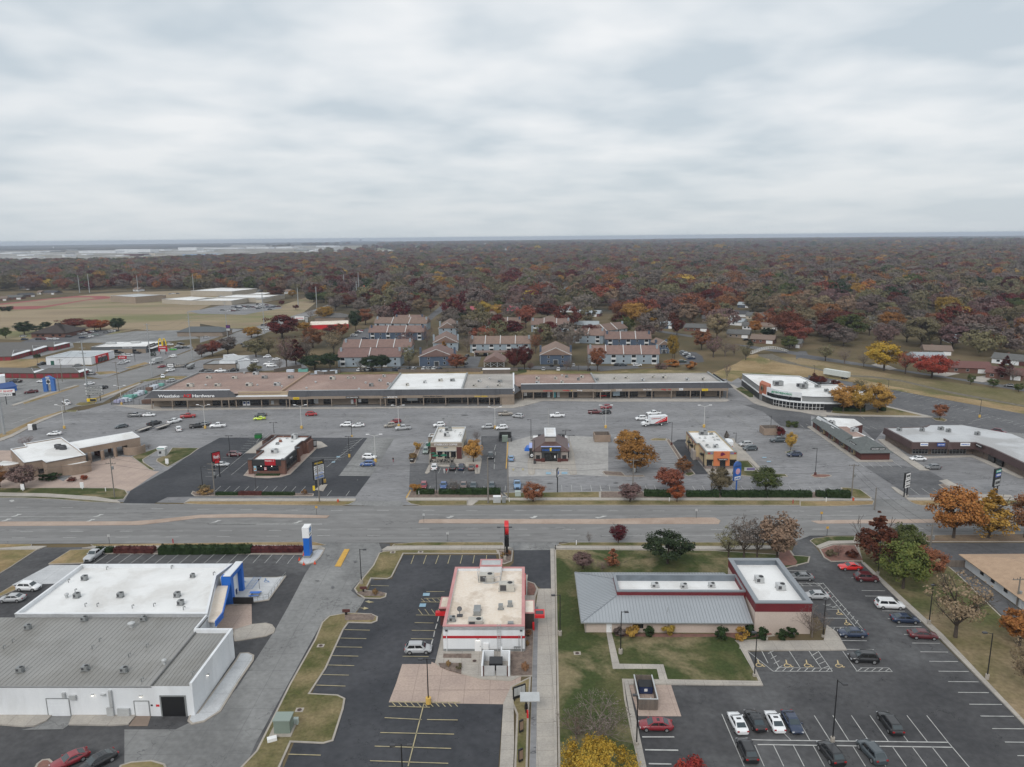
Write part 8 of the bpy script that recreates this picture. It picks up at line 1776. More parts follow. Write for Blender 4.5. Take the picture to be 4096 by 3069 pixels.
for x0,y0,x1,y1 in((55,310,0,130),(490,155,440,80),(1140,300,935,95),(1680,325,1405,95)):
 U.append(('b4',x0,y0,x1,y1,.12))
 for k in range(8):f=k/7;X=x0+(x1-x0)*f;Y=y0+(y1-y0)*f;U+=[('b4',X-150,Y-2,X,Y,.08),('b4',X,Y,X+150,Y+2,.08)]
for i in range(9):U.append(('b1',950-i*55,130+i*28,1160-i*55,118+i*28,.08))
lns('faded_parking_lines',WORNL,U,wd=.08)
lns('yellow_kerb_line',YEL,[*T_('b3 1192 470 1180 650 .3;b3 1180 650 1172 765 .3;b3 118 1000 68 1090 .3'),],z=.2)
STN=mat('oil_stain',(.1,.1,.105),(.14,.14,.142),scale=.5,rough=.7)
poly_marks('oil_stains',STN,[(t,[(x-w,y),(x-w*.4,y-h),(x+w*.5,y-h*.8),(x+w,y),(x+w*.3,y+h*.7),(x-w*.5,y+h)])for t,x,y,w,h in(*T_('b3 1365 935 20 8;b3 1660 925 35 6;b3 770 910 25 6;b3 715 172 40 7;b3 480 210 15 5;b4 175 920 30 8;b4 990 236 14 4;b4 1020 292 18 4;b4 1190 198 20 5;b4 1420 182 20 4;b1 1150 368 22 4;b1 815 265 24 4;b2 175 372 14 3;a2 680 255 14 4;a2 525 430 12 9;a2 420 386 18 3;b2 2062 1380 12 5;b5 1560 540 10 4;b2 1740 890 8 6'),)])
MH=mat('cast_iron_cover',(.07,.045,.04));
for t,x,y in(('a2',443,832),('a2',298,1272),('a2',936,192),('a2',1126,189),('a2',1556,166),('a3',446,884),('h1',468,1325)):
 p=g(t,x,y);o=M_().bo(-.6,-.5,-.1,.6,.5,.17).bd('storm_drain_frame',KERB,None,loc=(p[0],p[1],.02));tag(o,kind='structure');M_().dsc((0,0,.18),.35,(0,0,1),12,.02).bd('drain_cover',MH,o)
#  lamp posts, poles, signs, people
def pol(t,bx_,by,tx,ty,label,m=BK,r=.1,heads=((1,.9),),base=None,arm=1,style='shoebox',group=None,tt=None,cat='lamp post',name='lamp_post'):
 p=g(t,bx_,by);h=max(2.5,hz(t,bx_,by,tt or t,tx,ty));th=thg(name,label,cat,(p[0],p[1],.1),group=group)
 M_().tb((0,0,0),(0,0,h),r,r*.7,8).bd('pole',m,th)
 if base:M_().tb((0,0,0),(0,0,base[0]),base[1],base[1],12).bd('base',base[2],th)
 for dx,dy in heads:
  l=hypot(dx,dy);
  if style=='shoebox':a=M_();a.tb((0,0,h-.15),(dx*arm,dy*arm,h-.1),.05);o=a.bd('arm',m,th);M_().bo(dx*arm-.35+(.3 if dx>0 else-.3),dy*arm-.2,h-.22,dx*arm+.35+(.3 if dx>0 else-.3),dy*arm+.2,h-.02).bd('lamp_head',DG if m==BK else m,o)
  else:a=M_();a.tb((0,0,h-.1),(dx*arm*1.6,dy*arm,h+.5),.06);o=a.bd('arm',m,th);c=(dx*arm*1.6,dy*arm,h+.5);M_().bo(c[0]-.5,c[1]-.18,c[2]-.08,c[0]+.5,c[1]+.18,c[2]+.1).bd('lamp_head',WHP,o)
 return th,h
YB=mat('yellow_post_base',(.62,.4,.1),rough=.8);CB=KERB;WPOLE=mat('white_pole_paint',(.6,.6,.58),rough=.5)
MC=dict(C=CB,Y=YB,G=DG,D=DB,K=BK)
for r in '''a4 440 1490 478 1062 .8,.3,C .3,-.9 1 K tall black lamp post among the parked black suvs in the lower lot
a4 1497 1060 1540 745 .9,.3,C -.7,.4 1 K black lamp post on the slope nearest the right edge
a4 1100 685 1130 402 .9,.3,C 0,-.5 1 K black lamp post on the slope left of the tan half-bare tree
a4 750 350 770 115 .9,.3,C 0,-.5 1 K black lamp post beside the maroon oak
a4 375 770 400 500 .4,.25,C 0,-.5 1 K black lamp post before the tangled bare tree
a3 1658 1040 1675 745 .5,.3,C 0,.5 1 K black lamp post at the corner of the small lawn by the disabled bays
a3 742 885 748 595 .9,.35,C .8,0 .7 K black lamp post on the small lawn path
a3 328 760 332 480 .9,.35,C -.9,0 1 K black lamp post on the lawn by the drive-through lane
a3 852 1510 858 1175 .5,.3,C 0,.4 1 K black lamp post beside the wooden dumpster screen
a2 722 405 716 168 .9,.35,C .7,0 1 K black lamp post on the grass island by the access drive
a2 1180 1225 1168 918 1,.42,Y 1,0/-1,0 .7 K black lamp post on the square yellow base, twin heads
a2 1006 1800 1000 1505 - 1,0/-1,0 .8 K black twin-headed lamp post cut by the bottom edge
a2 1703 240 1700 15 .9,.35,C 1,0/-1,0 1 K black twin-headed lamp post in front of the red road sign
b2 28 950 14 742 - .8,0 1 K thin black lamp post at left corner of the burger restaurant lot
b2 335 635 318 398 - -.5,.3/.5,.3 1 K black lamp post beside the maroon suv
b2 818 370 812 250 - -.8,0/.8,0 1 K black lamp post behind the brown dumpster enclosure
b2 1650 635 1635 405 1,.35,Y -.5,.3/.5,-.2 1 K black lamp post with yellow base in the angled parking
b2 1380 915 1368 680 1,.35,Y .8,0 1 K black lamp post with yellow base behind the tall tenant sign
b2 1678 410 1668 230 .6,.3,Y -.9,.1 1 K thin black lamp post between the white cars
b2 624 1050 608 800 .8,.3,Y .7,0 1 G grey lamp post in the red hedge
b3 405 1035 398 780 - 0,.5 1 K black banner lamp post behind the coffee shop hedge
b3 1447 440 1442 218 - -.7,0 1 K tall black lamp post left of the brown metal roof
b3 1488 710 1480 450 1,.4,G -.6,0 1 K black lamp post in front of the chicken restaurant
b3 1828 415 1828 350 - -.6,0/1.4,.5 1 K black lamp post with wide V arms behind the brown roof
b3 1866 505 1866 393 - 1.3,0 1 K black lamp post right of the brown roof
b3 905 500 900 408 - 1.2,0 1 K black lamp post beside the coffee shop bare tree
b4 790 500 790 250 .8,.35,D -.6,0 1 K tall dark lamp post on the rock strip by the drive-through
b4 1232 1030 1242 728 - -.6,0 1 K thin dark lamp post before the orange-fronted restaurant
b4 1500 470 1500 365 - -.5,0 1 K small lamp post behind the taco restaurant
b4 1885 320 1898 180 - 0,.4 1 K thin lamp post beside the wooden dumpster screen
b5 150 745 165 478 .8,.35,D -.7,0 1 K dark lamp post on the red gravel island
b5 1772 175 1790 0 1,.4,Y 0,.5 1 K tall lamp post with yellow base in the church lot
c5 873 1012 876 940 - 0,.5 1 K lamp post at the edge of the church lot
c5 143 860 146 800 - 0,.5 1 K lamp post behind the church on the grass
c1 425 935 412 800 - .5,0 1 K lamp post beside the low dark hedge
c1 1078 960 1068 860 - .4,0 1 K lamp post before the white store
c1 1493 850 1485 690 - .4,0 1 K lamp post before the burger restaurant
c2 1512 940 1500 820 - .4,0 1 K dark lamp post by the fenced storage yard
c3 718 930 715 830 - .4,0 1 K lamp post in the apartment lot
c3 1970 955 1972 885 - .4,0 1 K lamp post in front of the apartments at right'''.split('\n'):
 r=r.split(' ',9);q=r[5].split(',');pol(r[0],*map(int,r[1:5]),r[9],base=None if r[5]=='-'else(float(q[0]),float(q[1]),MC[q[2]]),heads=[tuple(map(float,h.split(',')))for h in r[6].split('/')],arm=float(r[7]),m=MC[r[8]])
for t,a,b_,c,d,lb in[('b1',712,318,690,70,'white twin-armed lamp post nearest the avenue'),('b2',58,318,35,70,'white twin-armed lamp post before the hardware sign'),('b2',1122,318,1105,72,'white twin-armed lamp post before the for-lease storefront'),('b2',2195,300,2178,75,'white twin-armed lamp post beside the tan suv'),('b3',1050,318,1052,95,'white twin-armed lamp post behind the bare tree at the coffee shop'),('b4',62,312,62,75,'white twin-armed lamp post by the two parked suvs'),('b4',1148,305,1152,75,'white twin-armed lamp post in front of the box truck lanes'),('b2',1938,690,1930,400,'white twin-armed lamp post beside the white and blue suvs'),('c1',1345,1325,1325,1125,'white twin-armed lamp post at the garden yard fence'),('b4',243,570,242,440,'silver twin-armed lamp post behind the golden trees')]:
 pol(t,a,b_,c,d,lb,m=WPOLE,heads=((1.3,0),(-1.3,0)),base=(1,.45,YB),style='cobra')
UP={}
def upo(key,t,a,b_,c,d,label,steel=False,arms=2,r=.17,tt=None,bt=None):
 p=g(t,a,b_);h=min(30,max(6,hz(t,a,b_,tt or t,c,d)));th=thg('utility_pole',label,'utility pole',(p[0],p[1],.1));m=GALV if steel else PW
 M_().tb((0,0,0),(0,0,h),r*1.3 if steel else r,r*.7,10).bd('pole',m,th)
 for i in range(arms):
  z=h-.6-i*(1.6 if not steel else 2.6);o=M_().bo(-1.4,-.06,z,1.4,.06,z+.14).bd('crossarm',m,th)
  for x in(-1.25,-.5,.5,1.25):M_().tb((x,0,z+.14),(x,0,z+.42),.06,.04,6).bd('insulator',DG,o)
 if not steel and arms:M_().tb((.4,0,h-3.8),(.4,0,h-2.9),.28,.28,10).bd('transformer',GY,th)
 UP[key]=(p[0],p[1],h);return th
upo('p1','b1',1268,1082,1225,625,'wooden utility pole with stacked crossarms on the bank verge')
upo('p2','b2',165,1062,150,690,'wooden utility pole at the corner of the burger restaurant lot');upo('p3','b2',1320,1130,1295,690,'grey utility pole in front of the tall tenant sign',arms=0);upo('p4','b3',975,1145,950,640,'grey utility pole in front of the coffee shop hedge',arms=0,r=.22)
upo('p5','b3',1195,1090,1185,650,'dark wooden pole by the yellow kerb line',arms=0);upo('p6','b4',360,1080,375,650,'wooden pole behind the plum half-bare tree',arms=1);upo('p7','b5',508,955,535,635,'wooden utility pole by the right driveway',arms=1)
upo('p8','b5',735,1090,745,905,'short rusty pole between the verge and the maroon oak',arms=0);upo('p9','b5',1285,1481,1310,1225,'wooden pole with transformer near the orange maples',arms=1);upo('p10','a4',1700,560,1730,365,'wooden pole beside the tan-roofed building',arms=1)
upo('s1','b1',50,385,0,-70,'thick steel transmission pole at the left edge',steel=True,r=.42,arms=0);upo('s2','c1',980,1285,920,620,'tall steel transmission pole by the plaza sign',steel=True,r=.3,arms=3);upo('s3','c1',1683,1022,1615,430,'tall steel transmission pole by the white lorry',steel=True,r=.28,arms=3);upo('s4','c1',2125,825,2082,300,'tall steel transmission pole by the dump trailer',steel=True,r=.27,arms=3)
upo('s5','c2',715,545,688,100,'dark transmission pole beside the avenue trees',steel=True,r=.26,arms=2);upo('s6','c2',305,590,290,190,'transmission pole by the purple road sign',steel=True,r=.2,arms=1);upo('s7','c2',1295,340,1288,30,'transmission pole beyond the convenience store',steel=True,r=.22,arms=1);upo('s8','c2',1735,180,1727,-40,'pale steel pole beside the traffic signal',steel=True,r=.4,arms=0);upo('s9','c2',1600,70,1595,-30,'pale steel pole left of the traffic signal',steel=True,r=.4,arms=0)
upo('w1','c1',690,1070,675,820,'wooden pole behind the blue arch sign',arms=1);upo('w2','c1',1310,1155,1280,850,'wooden pole on the avenue verge',arms=1);upo('w3','b1',718,135,705,-20,'wooden pole by the white pickup on the avenue',arms=0);upo('w4','c1',655,1175,625,960,'thin pole beside the blue arch',arms=0)
for i,(t,a,b_,d)in enumerate((*T_('e1 690 545 392;e1 775 545 382;e1 1195 540 392;e1 125 490 388;e1 1675 530 385;e2 765 560 385;e2 890 545 365;e2 525 640 490;e2 365 650 500;e2 60 670 545'),)):upo('f%d'%i,t,a,b_,a-6,d,'pale steel mast rising above the far woods and school',steel=True,r=.45,arms=0);
for o in C.objects:
 if o.get('label')=='pale steel mast rising above the far woods and school':o['group']='pale masts beyond the school'
def wire(a,b_,dz=0,sag=1.2,off=0,label='thin power line strung between utility poles above the sidewalk',r=.028):
 p,q=UP[a],UP[b_];P=Vector((p[0]+off,p[1],p[2]-.4+dz));Q=Vector((q[0]+off,q[1],q[2]-.4+dz));b=M_();n=14
 pt=[P.lerp(Q,k/n)-Vector((0,0,sag*4*(k/n)*(1-k/n)))for k in range(n+1)]
 for u,v in zip(pt[:-1],pt[1:]):b.tb(u-P,v-P,r,r,3)
 o=b.bd('power_line',DG,None,loc=P);tag(o,label,'power line','overhead power lines')
for a,c in(('p1','p2'),('p2','p3'),('p3','p4'),('p4','p5'),('p5','p6'),('p6','p7'),('p7','p9')):wire(a,c);wire(a,c,dz=-1.7)
p=UP['p1'];UP['p0']=(p[0]-75,p[1],p[2]);wire('p0','p1');wire('p0','p1',-1.7)
for a,c in(('s1','s2'),('s2','s3'),('s3','s4'),('s4','s6'),('s5','s7')):wire(a,c,sag=3,label='high transmission line following the avenue');wire(a,c,dz=-3,sag=3,label='high transmission line following the avenue')
p=g('h7',440,1430);q=g('h7',620,1190);th=thg('pylon_sign','tall blue pylon with white top at the driveway, ringed by cones','sign',(p[0],p[1],.16),.0);h=hz('h7',440,1380,'h7',430,270);F_=(.95,1.9)
M_().bo(-.75,-.1,0,.85,2.4,.5).bd('plinth',GY,th);M_().bo(-.6,.05,.5,.7,2.2,h*.66).bd('blue_shaft',BLUE,th);o=M_().bo(-.7,-.05,h*.66,.8,2.3,h).bd('white_head',WHP,th)
txt(o,'H',mat('badge_blue',(.03,.2,.5)),.82,1.15,h*.84,.7,.7,rot=PI/2);q=M_();q.ring([(.6,h*.81),(1.7,h*.81),(1.7,h*.95),(.6,h*.95)],[(.68,h*.82),(1.62,h*.82),(1.62,h*.94),(.68,h*.94)],0,.03);q.v=[(.81+z,x,y)for x,y,z in q.v];q.bd('badge_frame',MATS['badge_blue'],o);txt(o,'HONDA',CH,.82,1.15,h*.72,.22,1.5,rot=PI/2)
for i,(x,y,lb)in enumerate(((327,212,'orange cone left of the pylon beside the hedge end'),(297,246,'orange cone at the outer left of the pylon island'),(328,276,'orange cone at the front of the pylon island'),(403,270,'orange cone at the right front of the pylon island'))):
 p=g('a2',x,y);ct=thg('traffic_cone',lb,'cone',(p[0],p[1],.13),group='cones round the pylon');M_().tb((0,0,.04),(0,0,.75),.2,.04,10).bd('cone',mat('cone_orange',(.7,.07,.02)),ct);M_().bo(-.25,-.25,0,.25,.25,.05).bd('foot',MATS['cone_orange'],ct)
p=g('a3',-35,215);th=thg('road_sign','red rounded sign over a black message board, seen edge-on by the road','sign',(p[0],p[1],.16));h=hz('a3',-35,215,'h10',470,150)
M_().tb((0,0,0),(0,0,h*.35),.25).bd('post',BK,th);M_().bo(-.5,-1.2,h*.32,.5,1.2,h*.58).bd('message_board',BK,th);[M_().bo(s*.52-.02,-1.1,h*.34,s*.52+.02,1.1,h*.56).bd('board_face',LG,th)for s in(-1,1)]
b=M_();b.dsc((0,0,h*.8),h*.19,(1,0,0),20,.9);b.bd('red_hat_panel',RED,th);b=M_();b.dsc((0,0,h*.8),h*.13,(1,0,0),20,.96);b.bd('panel_inset',mat('deep_red',(.3,.01,.015)),th)
def brd(t,a,b_,c,d,w,z0,z1,label,panels,legs=(-.3,.3),m=BK,rot=0,thk=.5,name='sign_board',legm=BK,name2='road_sign'):
 """sign with legs; z0..z1 of the box as fractions of its height; panels: (x0,x1,z0,z1,mat,text,textmat)"""
 p=g(t,a,b_);h=hz(t,a,b_,t,c,d);th=thg(name2,label,'sign',(p[0],p[1],.1),rot)
 for l in legs:M_().bo(l*w-.12,-.12,0,l*w+.12,.12,h*z0+.1).bd('leg',legm,th)
 o=bx(th,'sign_box',m,-w/2,-thk/2,h*z0,w/2,thk/2,h*z1);H=h*(z1-z0)
 for x0,x1,y0,y1,pm,s,tm in panels:
  bx(th,'panel',pm,-w/2+w*x0,-thk/2-.05,h*z0+H*y0,-w/2+w*x1,-thk/2,h*z0+H*y1,parent=o)
  if s:txt(o,s,tm,-w/2+w*(x0+x1)/2,-thk/2-.08,h*z0+H*(y0+(y1-y0)*.3),H*(y1-y0)*.42,w*(x1-x0)*.82)
 return th
brd('b2',195,860,175,575,2.6,.62,1,'dark red cursive burger sign on two black posts',[(.05,.95,.08,.92,RB,"Wendy's",WHP)],rot=.9);brd('b2',200,862,185,665,1.6,.8,1,'small red reader board under the cursive burger sign',[(.05,.95,.1,.9,RED,'',WHP)],rot=.9,legs=())
brd('b2',1320,955,1325,670,3.6,.28,1,'tall black tenant sign with stacked white panels on a tan pad',[(.05,.95,.02,.22,LG,'SHOPS',BLUE),(.05,.95,.25,.38,WHP,'A1C NAILS',BLUE),(.05,.95,.4,.5,WHP,'SPORTS',CH),(.05,.95,.52,.62,WHP,'MUSIC CENTER',CH),(.05,.95,.64,.74,WHP,'CAKES',CH),(.05,.95,.78,.96,CH,'PLAZA',YS)],rot=.85)
brd('b3',1740,1025,1740,760,1.5,.64,1,'narrow black and white sign edge-on atop a tall black post',[(0,1,.1,.9,WHP,'MAX',BLUE)],legs=(0,),rot=1.3,thk=.35)
th=brd('b4',1503,1010,1515,728,2.6,.42,1,'blue sign with rounded top on a blue post in front of the taco restaurant',[(.08,.92,.05,.28,WHP,'JUST REAL',BLUE),(.08,.92,.34,.9,BLUE,'',WHP)],legs=(0,),m=mat('sign_blue',(.05,.12,.35)),rot=.5,legm=BLUE);h=hz('b4',1503,1010,'b4',1515,728);M_().dsc((0,-.0,h-.15),1.3,(0,1,0),20,.5).bd('rounded_top',MATS['sign_blue'],th);M_().dsc((0,-.27,h*.78),.85,(0,1,0),20,.1).bd('round_logo',mat('logo_pink_white',(.6,.35,.42)),th)
brd('b5',1040,955,1050,720,2.4,.38,1,'white two-panel sign on black legs at the right driveway',[(.05,.95,.62,.95,WHP,'RECOVERY',CH),(.0,1,.3,.58,WHP,'SALON',CH),(.0,1,.0,.26,WHP,'OPEN',CH)],rot=.6)
brd('b5',1925,930,1930,680,2.9,.3,1,'black tenant sign with blue and white panels among the orange maples',[(.08,.92,.78,.94,mat('teal_panel',(.02,.25,.2)),'FITNESS',WHP),(.08,.92,.55,.74,mat('blue_panel',(.1,.15,.4)),'VISION',WHP),(.08,.92,.44,.52,CH,'',WHP),(.08,.92,.05,.4,LG,'FOR LEASE',CH)],rot=.5)
brd('c1',1055,1285,1045,1120,7,.4,1,'plaza sign with white panels by the avenue',[(0,1,.72,.95,LG,'PLAZA',CH),(0,1,.38,.66,LG,'TENANTS',CH),(0,1,.05,.33,LG,'SHOPS',CH)],rot=.2,m=DG);brd('c1',75,1322,55,1155,8,.55,1,'white sign with red lettering at the left edge',[(0,1,.45,1,WHP,'PET SHOP',RED),(.2,.85,.0,.4,WHP,'OPEN',CH)],legs=(0,),rot=.2)
brd('c1',1015,1300,1015,1258,4,.2,1,'low black and yellow banner sign on the avenue corner',[(.35,1,.1,.9,CH,'',WHP),(0,.3,.1,.9,YS,'',WHP)],m=YS);brd('c1',1355,830,1355,785,5,.25,1,'red board sign before the white store',[(.1,.9,.1,.9,RB,'EYES',WHP)],m=RB);brd('c1',1890,950,1888,868,4,.45,1,'small white sign on the avenue verge',[(.1,.9,.1,.9,WHP,'TIRES',CH)])
brd('c1',1805,770,1805,675,5.5,.35,1,'red base sign under the yellow arches',[(.05,.95,.55,.95,RB,"McDonald's",WHP),(.2,.8,.0,.4,LG,'',WHP)],m=RB)
p=g('c1',1805,770);th=thg('arches_sign','pair of yellow arches above the red sign','sign',(p[0],p[1],hz('c1',1805,770,'c1',1805,675)),.1);b=M_();R0=[]
for s in(-1,1):
 pts=[Vector((s*1.25-1.1+2.2*k/10,0,(1-((k-5)/5)**2)**.7*4.6 if k not in(0,10)else 0))for k in range(11)]
 for u,v in zip(pts[:-1],pts[1:]):b.tb(u,v,.32,.32,6)
b.bd('arches',YS,th)
brd('c2',320,590,316,445,3,.55,1,'purple and white road sign by the avenue',[(.05,.95,.5,.95,mat('purple_panel',(.1,.03,.14)),'',WHP),(.05,.95,.05,.42,LG,'',WHP)],legs=(0,));brd('c2',1105,440,1105,350,8,.6,1,'wide white and red parts store sign',[(.02,.98,.1,.9,WHP,'AutoZone',RED)],m=WHP);brd('c2',1180,440,1178,348,3.2,.1,1,'tall narrow tenant sign right of the white parts store sign',[(.1,.9,.1+.22*i,.28+.22*i,LG,'',WHP)for i in range(4)])
p0=g('c1',512,1178);p1=g('c1',598,1178);F=Frame(p0,p1);W=dist(p0,p1);th=thg('arch_sign','blue gabled arch sign with a round emblem by the avenue','sign',F.w(0,0,0),F.a);h=hz('c1',555,1178,'c1',545,1005)
for x in(0,W):M_().bo(x-.9,-.6,0,x+.9,.6,h*.86).bd('leg',mat('arch_blue',(.05,.15,.42)),th)
b=M_();b.hx([(-1.4,-.7,h*.8),(W+1.4,-.7,h*.8),(W+1.4,.7,h*.8),(-1.4,.7,h*.8),(W*.4,-.7,h),(W*.6,-.7,h),(W*.6,.7,h),(W*.4,.7,h)]);b.bd('gable_top',MATS['arch_blue'],th);bx(th,'sign_panel',WHP,.2,-.5,h*.5,W-.2,.5,h*.78);M_().dsc((W/2,-.55,h*.64),W*.22,(0,1,0),18,.12).bd('round_emblem',CH,th);txt(th,'WASH',WHP,W/2,-.8,h*.84,1,W*.5)
def sml(name,label,cat,t,a,b_,parts,rot=0,z=.15,group=None):
 p=g(t,a,b_);th=thg(name,label,cat,(p[0],p[1],z),rot,group)
 for nm,m,*bb in parts:bx(th,nm,m,*bb)
 return th
sml('direction_sign','small red sign on a black post on the upper rock island','sign','a2',735,462,[('post',BK,-.15,-.1,0,.15,.1,.7),('sign_panel',DB,-.7,-.15,.6,.7,.15,1.1)]);sml('direction_sign','small red sign on a black post on the lower rock island','sign','a2',618,620,[('post',BK,-.2,-.1,0,.2,.1,.7),('sign_panel',DB,-.7,-.15,.6,.7,.15,1.1)])
sml('utility_cabinet','large grey-green utility cabinet on the grass island','utility box','a2',195,1420,[('pad',KERB,-1.9,-1.2,0,1.3,1.6,.12),('cabinet',mat('sage_metal',(.19,.235,.2),rough=.5),-1.3,-.6,.12,1,1.3,2.1),('lid',mat('sage_lid',(.25,.3,.27)),-1.4,-.7,2.1,1.1,1.4,2.25)]);sml('utility_pedestal','small pale green pedestal beside the utility cabinet','utility box','a2',275,1365,[('box',mat('pale_sage',(.42,.48,.45)),-.35,-.3,0,.35,.3,.9)]);sml('white_cover','white plastic cover lying on the grass by the cabinet','cover','a2',108,1480,[('panel',WHP,-.6,-.4,0,.7,.3,.5),('leg',WHP,-.5,-.3,-.1,-.4,-.2,.3)],rot=.4)
sml('menu_board','grey-backed drive-through menu board','menu board','a3',50,1200,[('frame',BK,-1.1,-.1,.4,1.1,.1,2.4),('panel',LG,-.95,-.16,.9,-.35,-.1,2.2),('panel',LG,-.3,-.16,.9,.3,-.1,2.2),('panel',LG,.35,-.16,.9,.95,-.1,2.2),('post',BK,-.9,-.05,0,-.8,.05,.5),('post',BK,.8,-.05,0,.9,.05,.5)],rot=.5)
sml('drive_through_canopy','white canopy on a black post beside the menu board','canopy','a3',97,1290,[('post',BK,-.12,-.12,0,.12,.12,2.6),('speaker_box',BK,-.25,-.35,.8,.25,-.1,1.5),('canopy_top',LG,-.9,-1.2,2.6,2,1,2.75)]);sml('red_bollard','red bollard beside the canopy post','bollard','a3',107,1325,[('post',RED,-.13,-.13,0,.13,.13,1.2)])
sml('preview_board','upper narrow black preview board along the drive-through','menu board','a3',63,1430,[('board',BK,-.35,-.1,.2,.35,.1,2.1),('panel',mat('warm_panel',(.25,.17,.12)),-.28,-.14,.6,.28,-.1,1.9)],rot=.6);sml('preview_board','lower narrow black preview board along the drive-through','menu board','a3',60,1632,[('board',BK,-.35,-.1,.2,.35,.1,2.1),('panel',MATS['warm_panel'],-.28,-.14,.6,.28,-.1,1.9)],rot=.6)
th=sml('picnic_table','blue picnic table on the white concrete deck','table','h2',965,900,[('tabletop',BLUE,-1,-.4,.72,1,.4,.78),('bench',BLUE,-1,-1,.42,1,-.7,.48),('bench',BLUE,-1,.7,.42,1,1,.48),('leg',GY,-.8,-.9,0,-.7,.9,.45),('leg',GY,.7,-.9,0,.8,.9,.45)]);sml('bin','dark blue litter bin at the portal wall','bin','h2',615,870,[('bin_body',mat('navy_steel',(.02,.035,.1)),-.35,-.35,0,.35,.35,1.1),('bin_top',WHP,-.2,-.2,1.1,.2,.2,1.25)])
for x,y,lb in((615,790,'thin black torch lamp by the blue litter bin'),(1040,780,'thin black torch lamp by the picnic table')):sml('torch_lamp',lb,'lamp','h2',x,y,[('post',BK,-.03,-.03,0,.03,.03,1.9),('lamp_head',DG,-.1,-.1,1.9,.1,.1,2.2)])
th=thg('deck_railing','thin grey handrail round the white concrete deck','railing',(0,0,.15));ps=[g('h2',620,1050),g('h2',1200,950),g('h2',1500,560)]
b=M_();
for u,v in zip(ps[:-1],ps[1:]):
 for k in range(7):f=k/6;b.bo(u[0]+(v[0]-u[0])*f-.025,u[1]+(v[1]-u[1])*f-.025,0,u[0]+(v[0]-u[0])*f+.025,u[1]+(v[1]-u[1])*f+.025,1)
 b.obox(u,v,.05,.98,1.03);b.obox(u,v,.04,.5,.53)
b.bd('rails',GY,th)
th=sml('atm_kiosk','white cash machine kiosk with green top on the bank island','kiosk','b1',1805,620,[('body',LG,-1.3,-.8,0,1,.8,2.3),('hood',WHP,-1.5,-1,2.3,1.2,1,3),('screen',CH,-1,-.86,.9,-.2,-.8,1.7),('green_band',mat('teal_band',(.25,.4,.38)),-1.35,-1.05,2.5,.9,-1,2.9)])
for x,y,lb in((1848,722,'white small sign on the bank island'),(910,990,'white tilted small sign on the bank verge'),(255,1010,'white small sign before the plum-brown tree')):sml('bank_sign',lb,'sign','b1',x,y,[('post',WHP,-.08,-.08,0,.08,.08,.6),('sign_panel',WHP,-.5,-.1,.4,.5,.1,2)])
for t,x,y,lb,m in(('b1',1168,1015,'white marker post on the bank verge',WHP),('a1',1185,130,'red and white marker post by the road',RB),('a3',440,140,'white marker post by the bare sapling',WHP),('a3',297,172,'black and white post at the concrete lane end',BK),('b4',765,1125,'white marker stake below the maroon tree',WHP),('b5',257,1010,'white stake on the right verge',WHP),('b3',210,1050,'pale post in the coffee shop planting strip',WHP),('b3',1207,1130,'thin white stake by the dark wooden pole',WHP),('b4',2130,1150,'red stake on the right verge',RB),('a4',175,765,'post of the blue access sign at the ball shrubs',GY)):sml('marker_post',lb,'post',t,x,y,[('post',m,-.08,-.08,0,.08,.08,1.1)])
for t,x,y,lb in(('b2',1525,1135,'orange fire hydrant on the verge by the driveway'),('b5',525,1000,'red fire hydrant at the wooden pole')):sml('fire_hydrant',lb,'hydrant',t,x,y,[('barrel',mat('hydrant_orange',(.55,.1,.04)),-.18,-.18,0,.18,.18,.7),('bonnet',MATS['hydrant_orange'],-.12,-.12,.7,.12,.12,.85),('nozzles',MATS['hydrant_orange'],-.32,-.07,.4,.32,.07,.54)])
sml('utility_cabinet','white utility cabinet on the verge by the grey pole','utility box','b3',1072,1138,[('cabinet',LG,-1,-.5,0,1,.6,1.7),('lid',WHP,-1.05,-.55,1.7,1.05,.65,1.8)]);sml('utility_cabinet','slim grey cabinet right of the white one','utility box','b3',1148,1140,[('cabinet',GY,-.5,-.4,0,.5,.5,1.6),('lid',GY,-.53,-.43,1.6,.53,.53,1.68)]);sml('utility_cabinet','pale green cabinet below the light blue pickup','utility box','b3',1303,1065,[('cabinet',mat('pale_sage',(.42,.48,.45)),-.8,-.5,0,.8,.6,1.3),('lid',MATS['pale_sage'],-.83,-.53,1.3,.83,.63,1.37)])
th=sml('dumpster_enclosure','dark dumpster enclosure with a green box beside the coffee shop lane','enclosure','b3',1100,465,[('side_wall',CH,-.3,0,0,0,5,2.2),('side_wall',CH,3.9,0,0,4.2,5,2.2),('back_wall',CH,0,4.7,0,3.9,5,2.2),('green_box',mat('sage_metal',(.19,.235,.2)),.9,-.6,0,2.9,1,2.1)])
for t,x,y,lb,w in(('b3',2150,470,'tan block dumpster enclosure right of the chicken restaurant',5.5),('b4',1810,395,'tan wooden dumpster screen near the small orange tree',6)):
 sml('dumpster_enclosure',lb,'enclosure',t,x,y,[('front_wall',TAN2,0,0,0,w,.25,2.4),('back_wall',WOOD,0,4.8,0,w,5,2.4),('side_wall',TAN2,0,.25,0,.25,4.8,2.4),('side_wall',WOOD,w-.25,.25,0,w,4.8,2.4)])
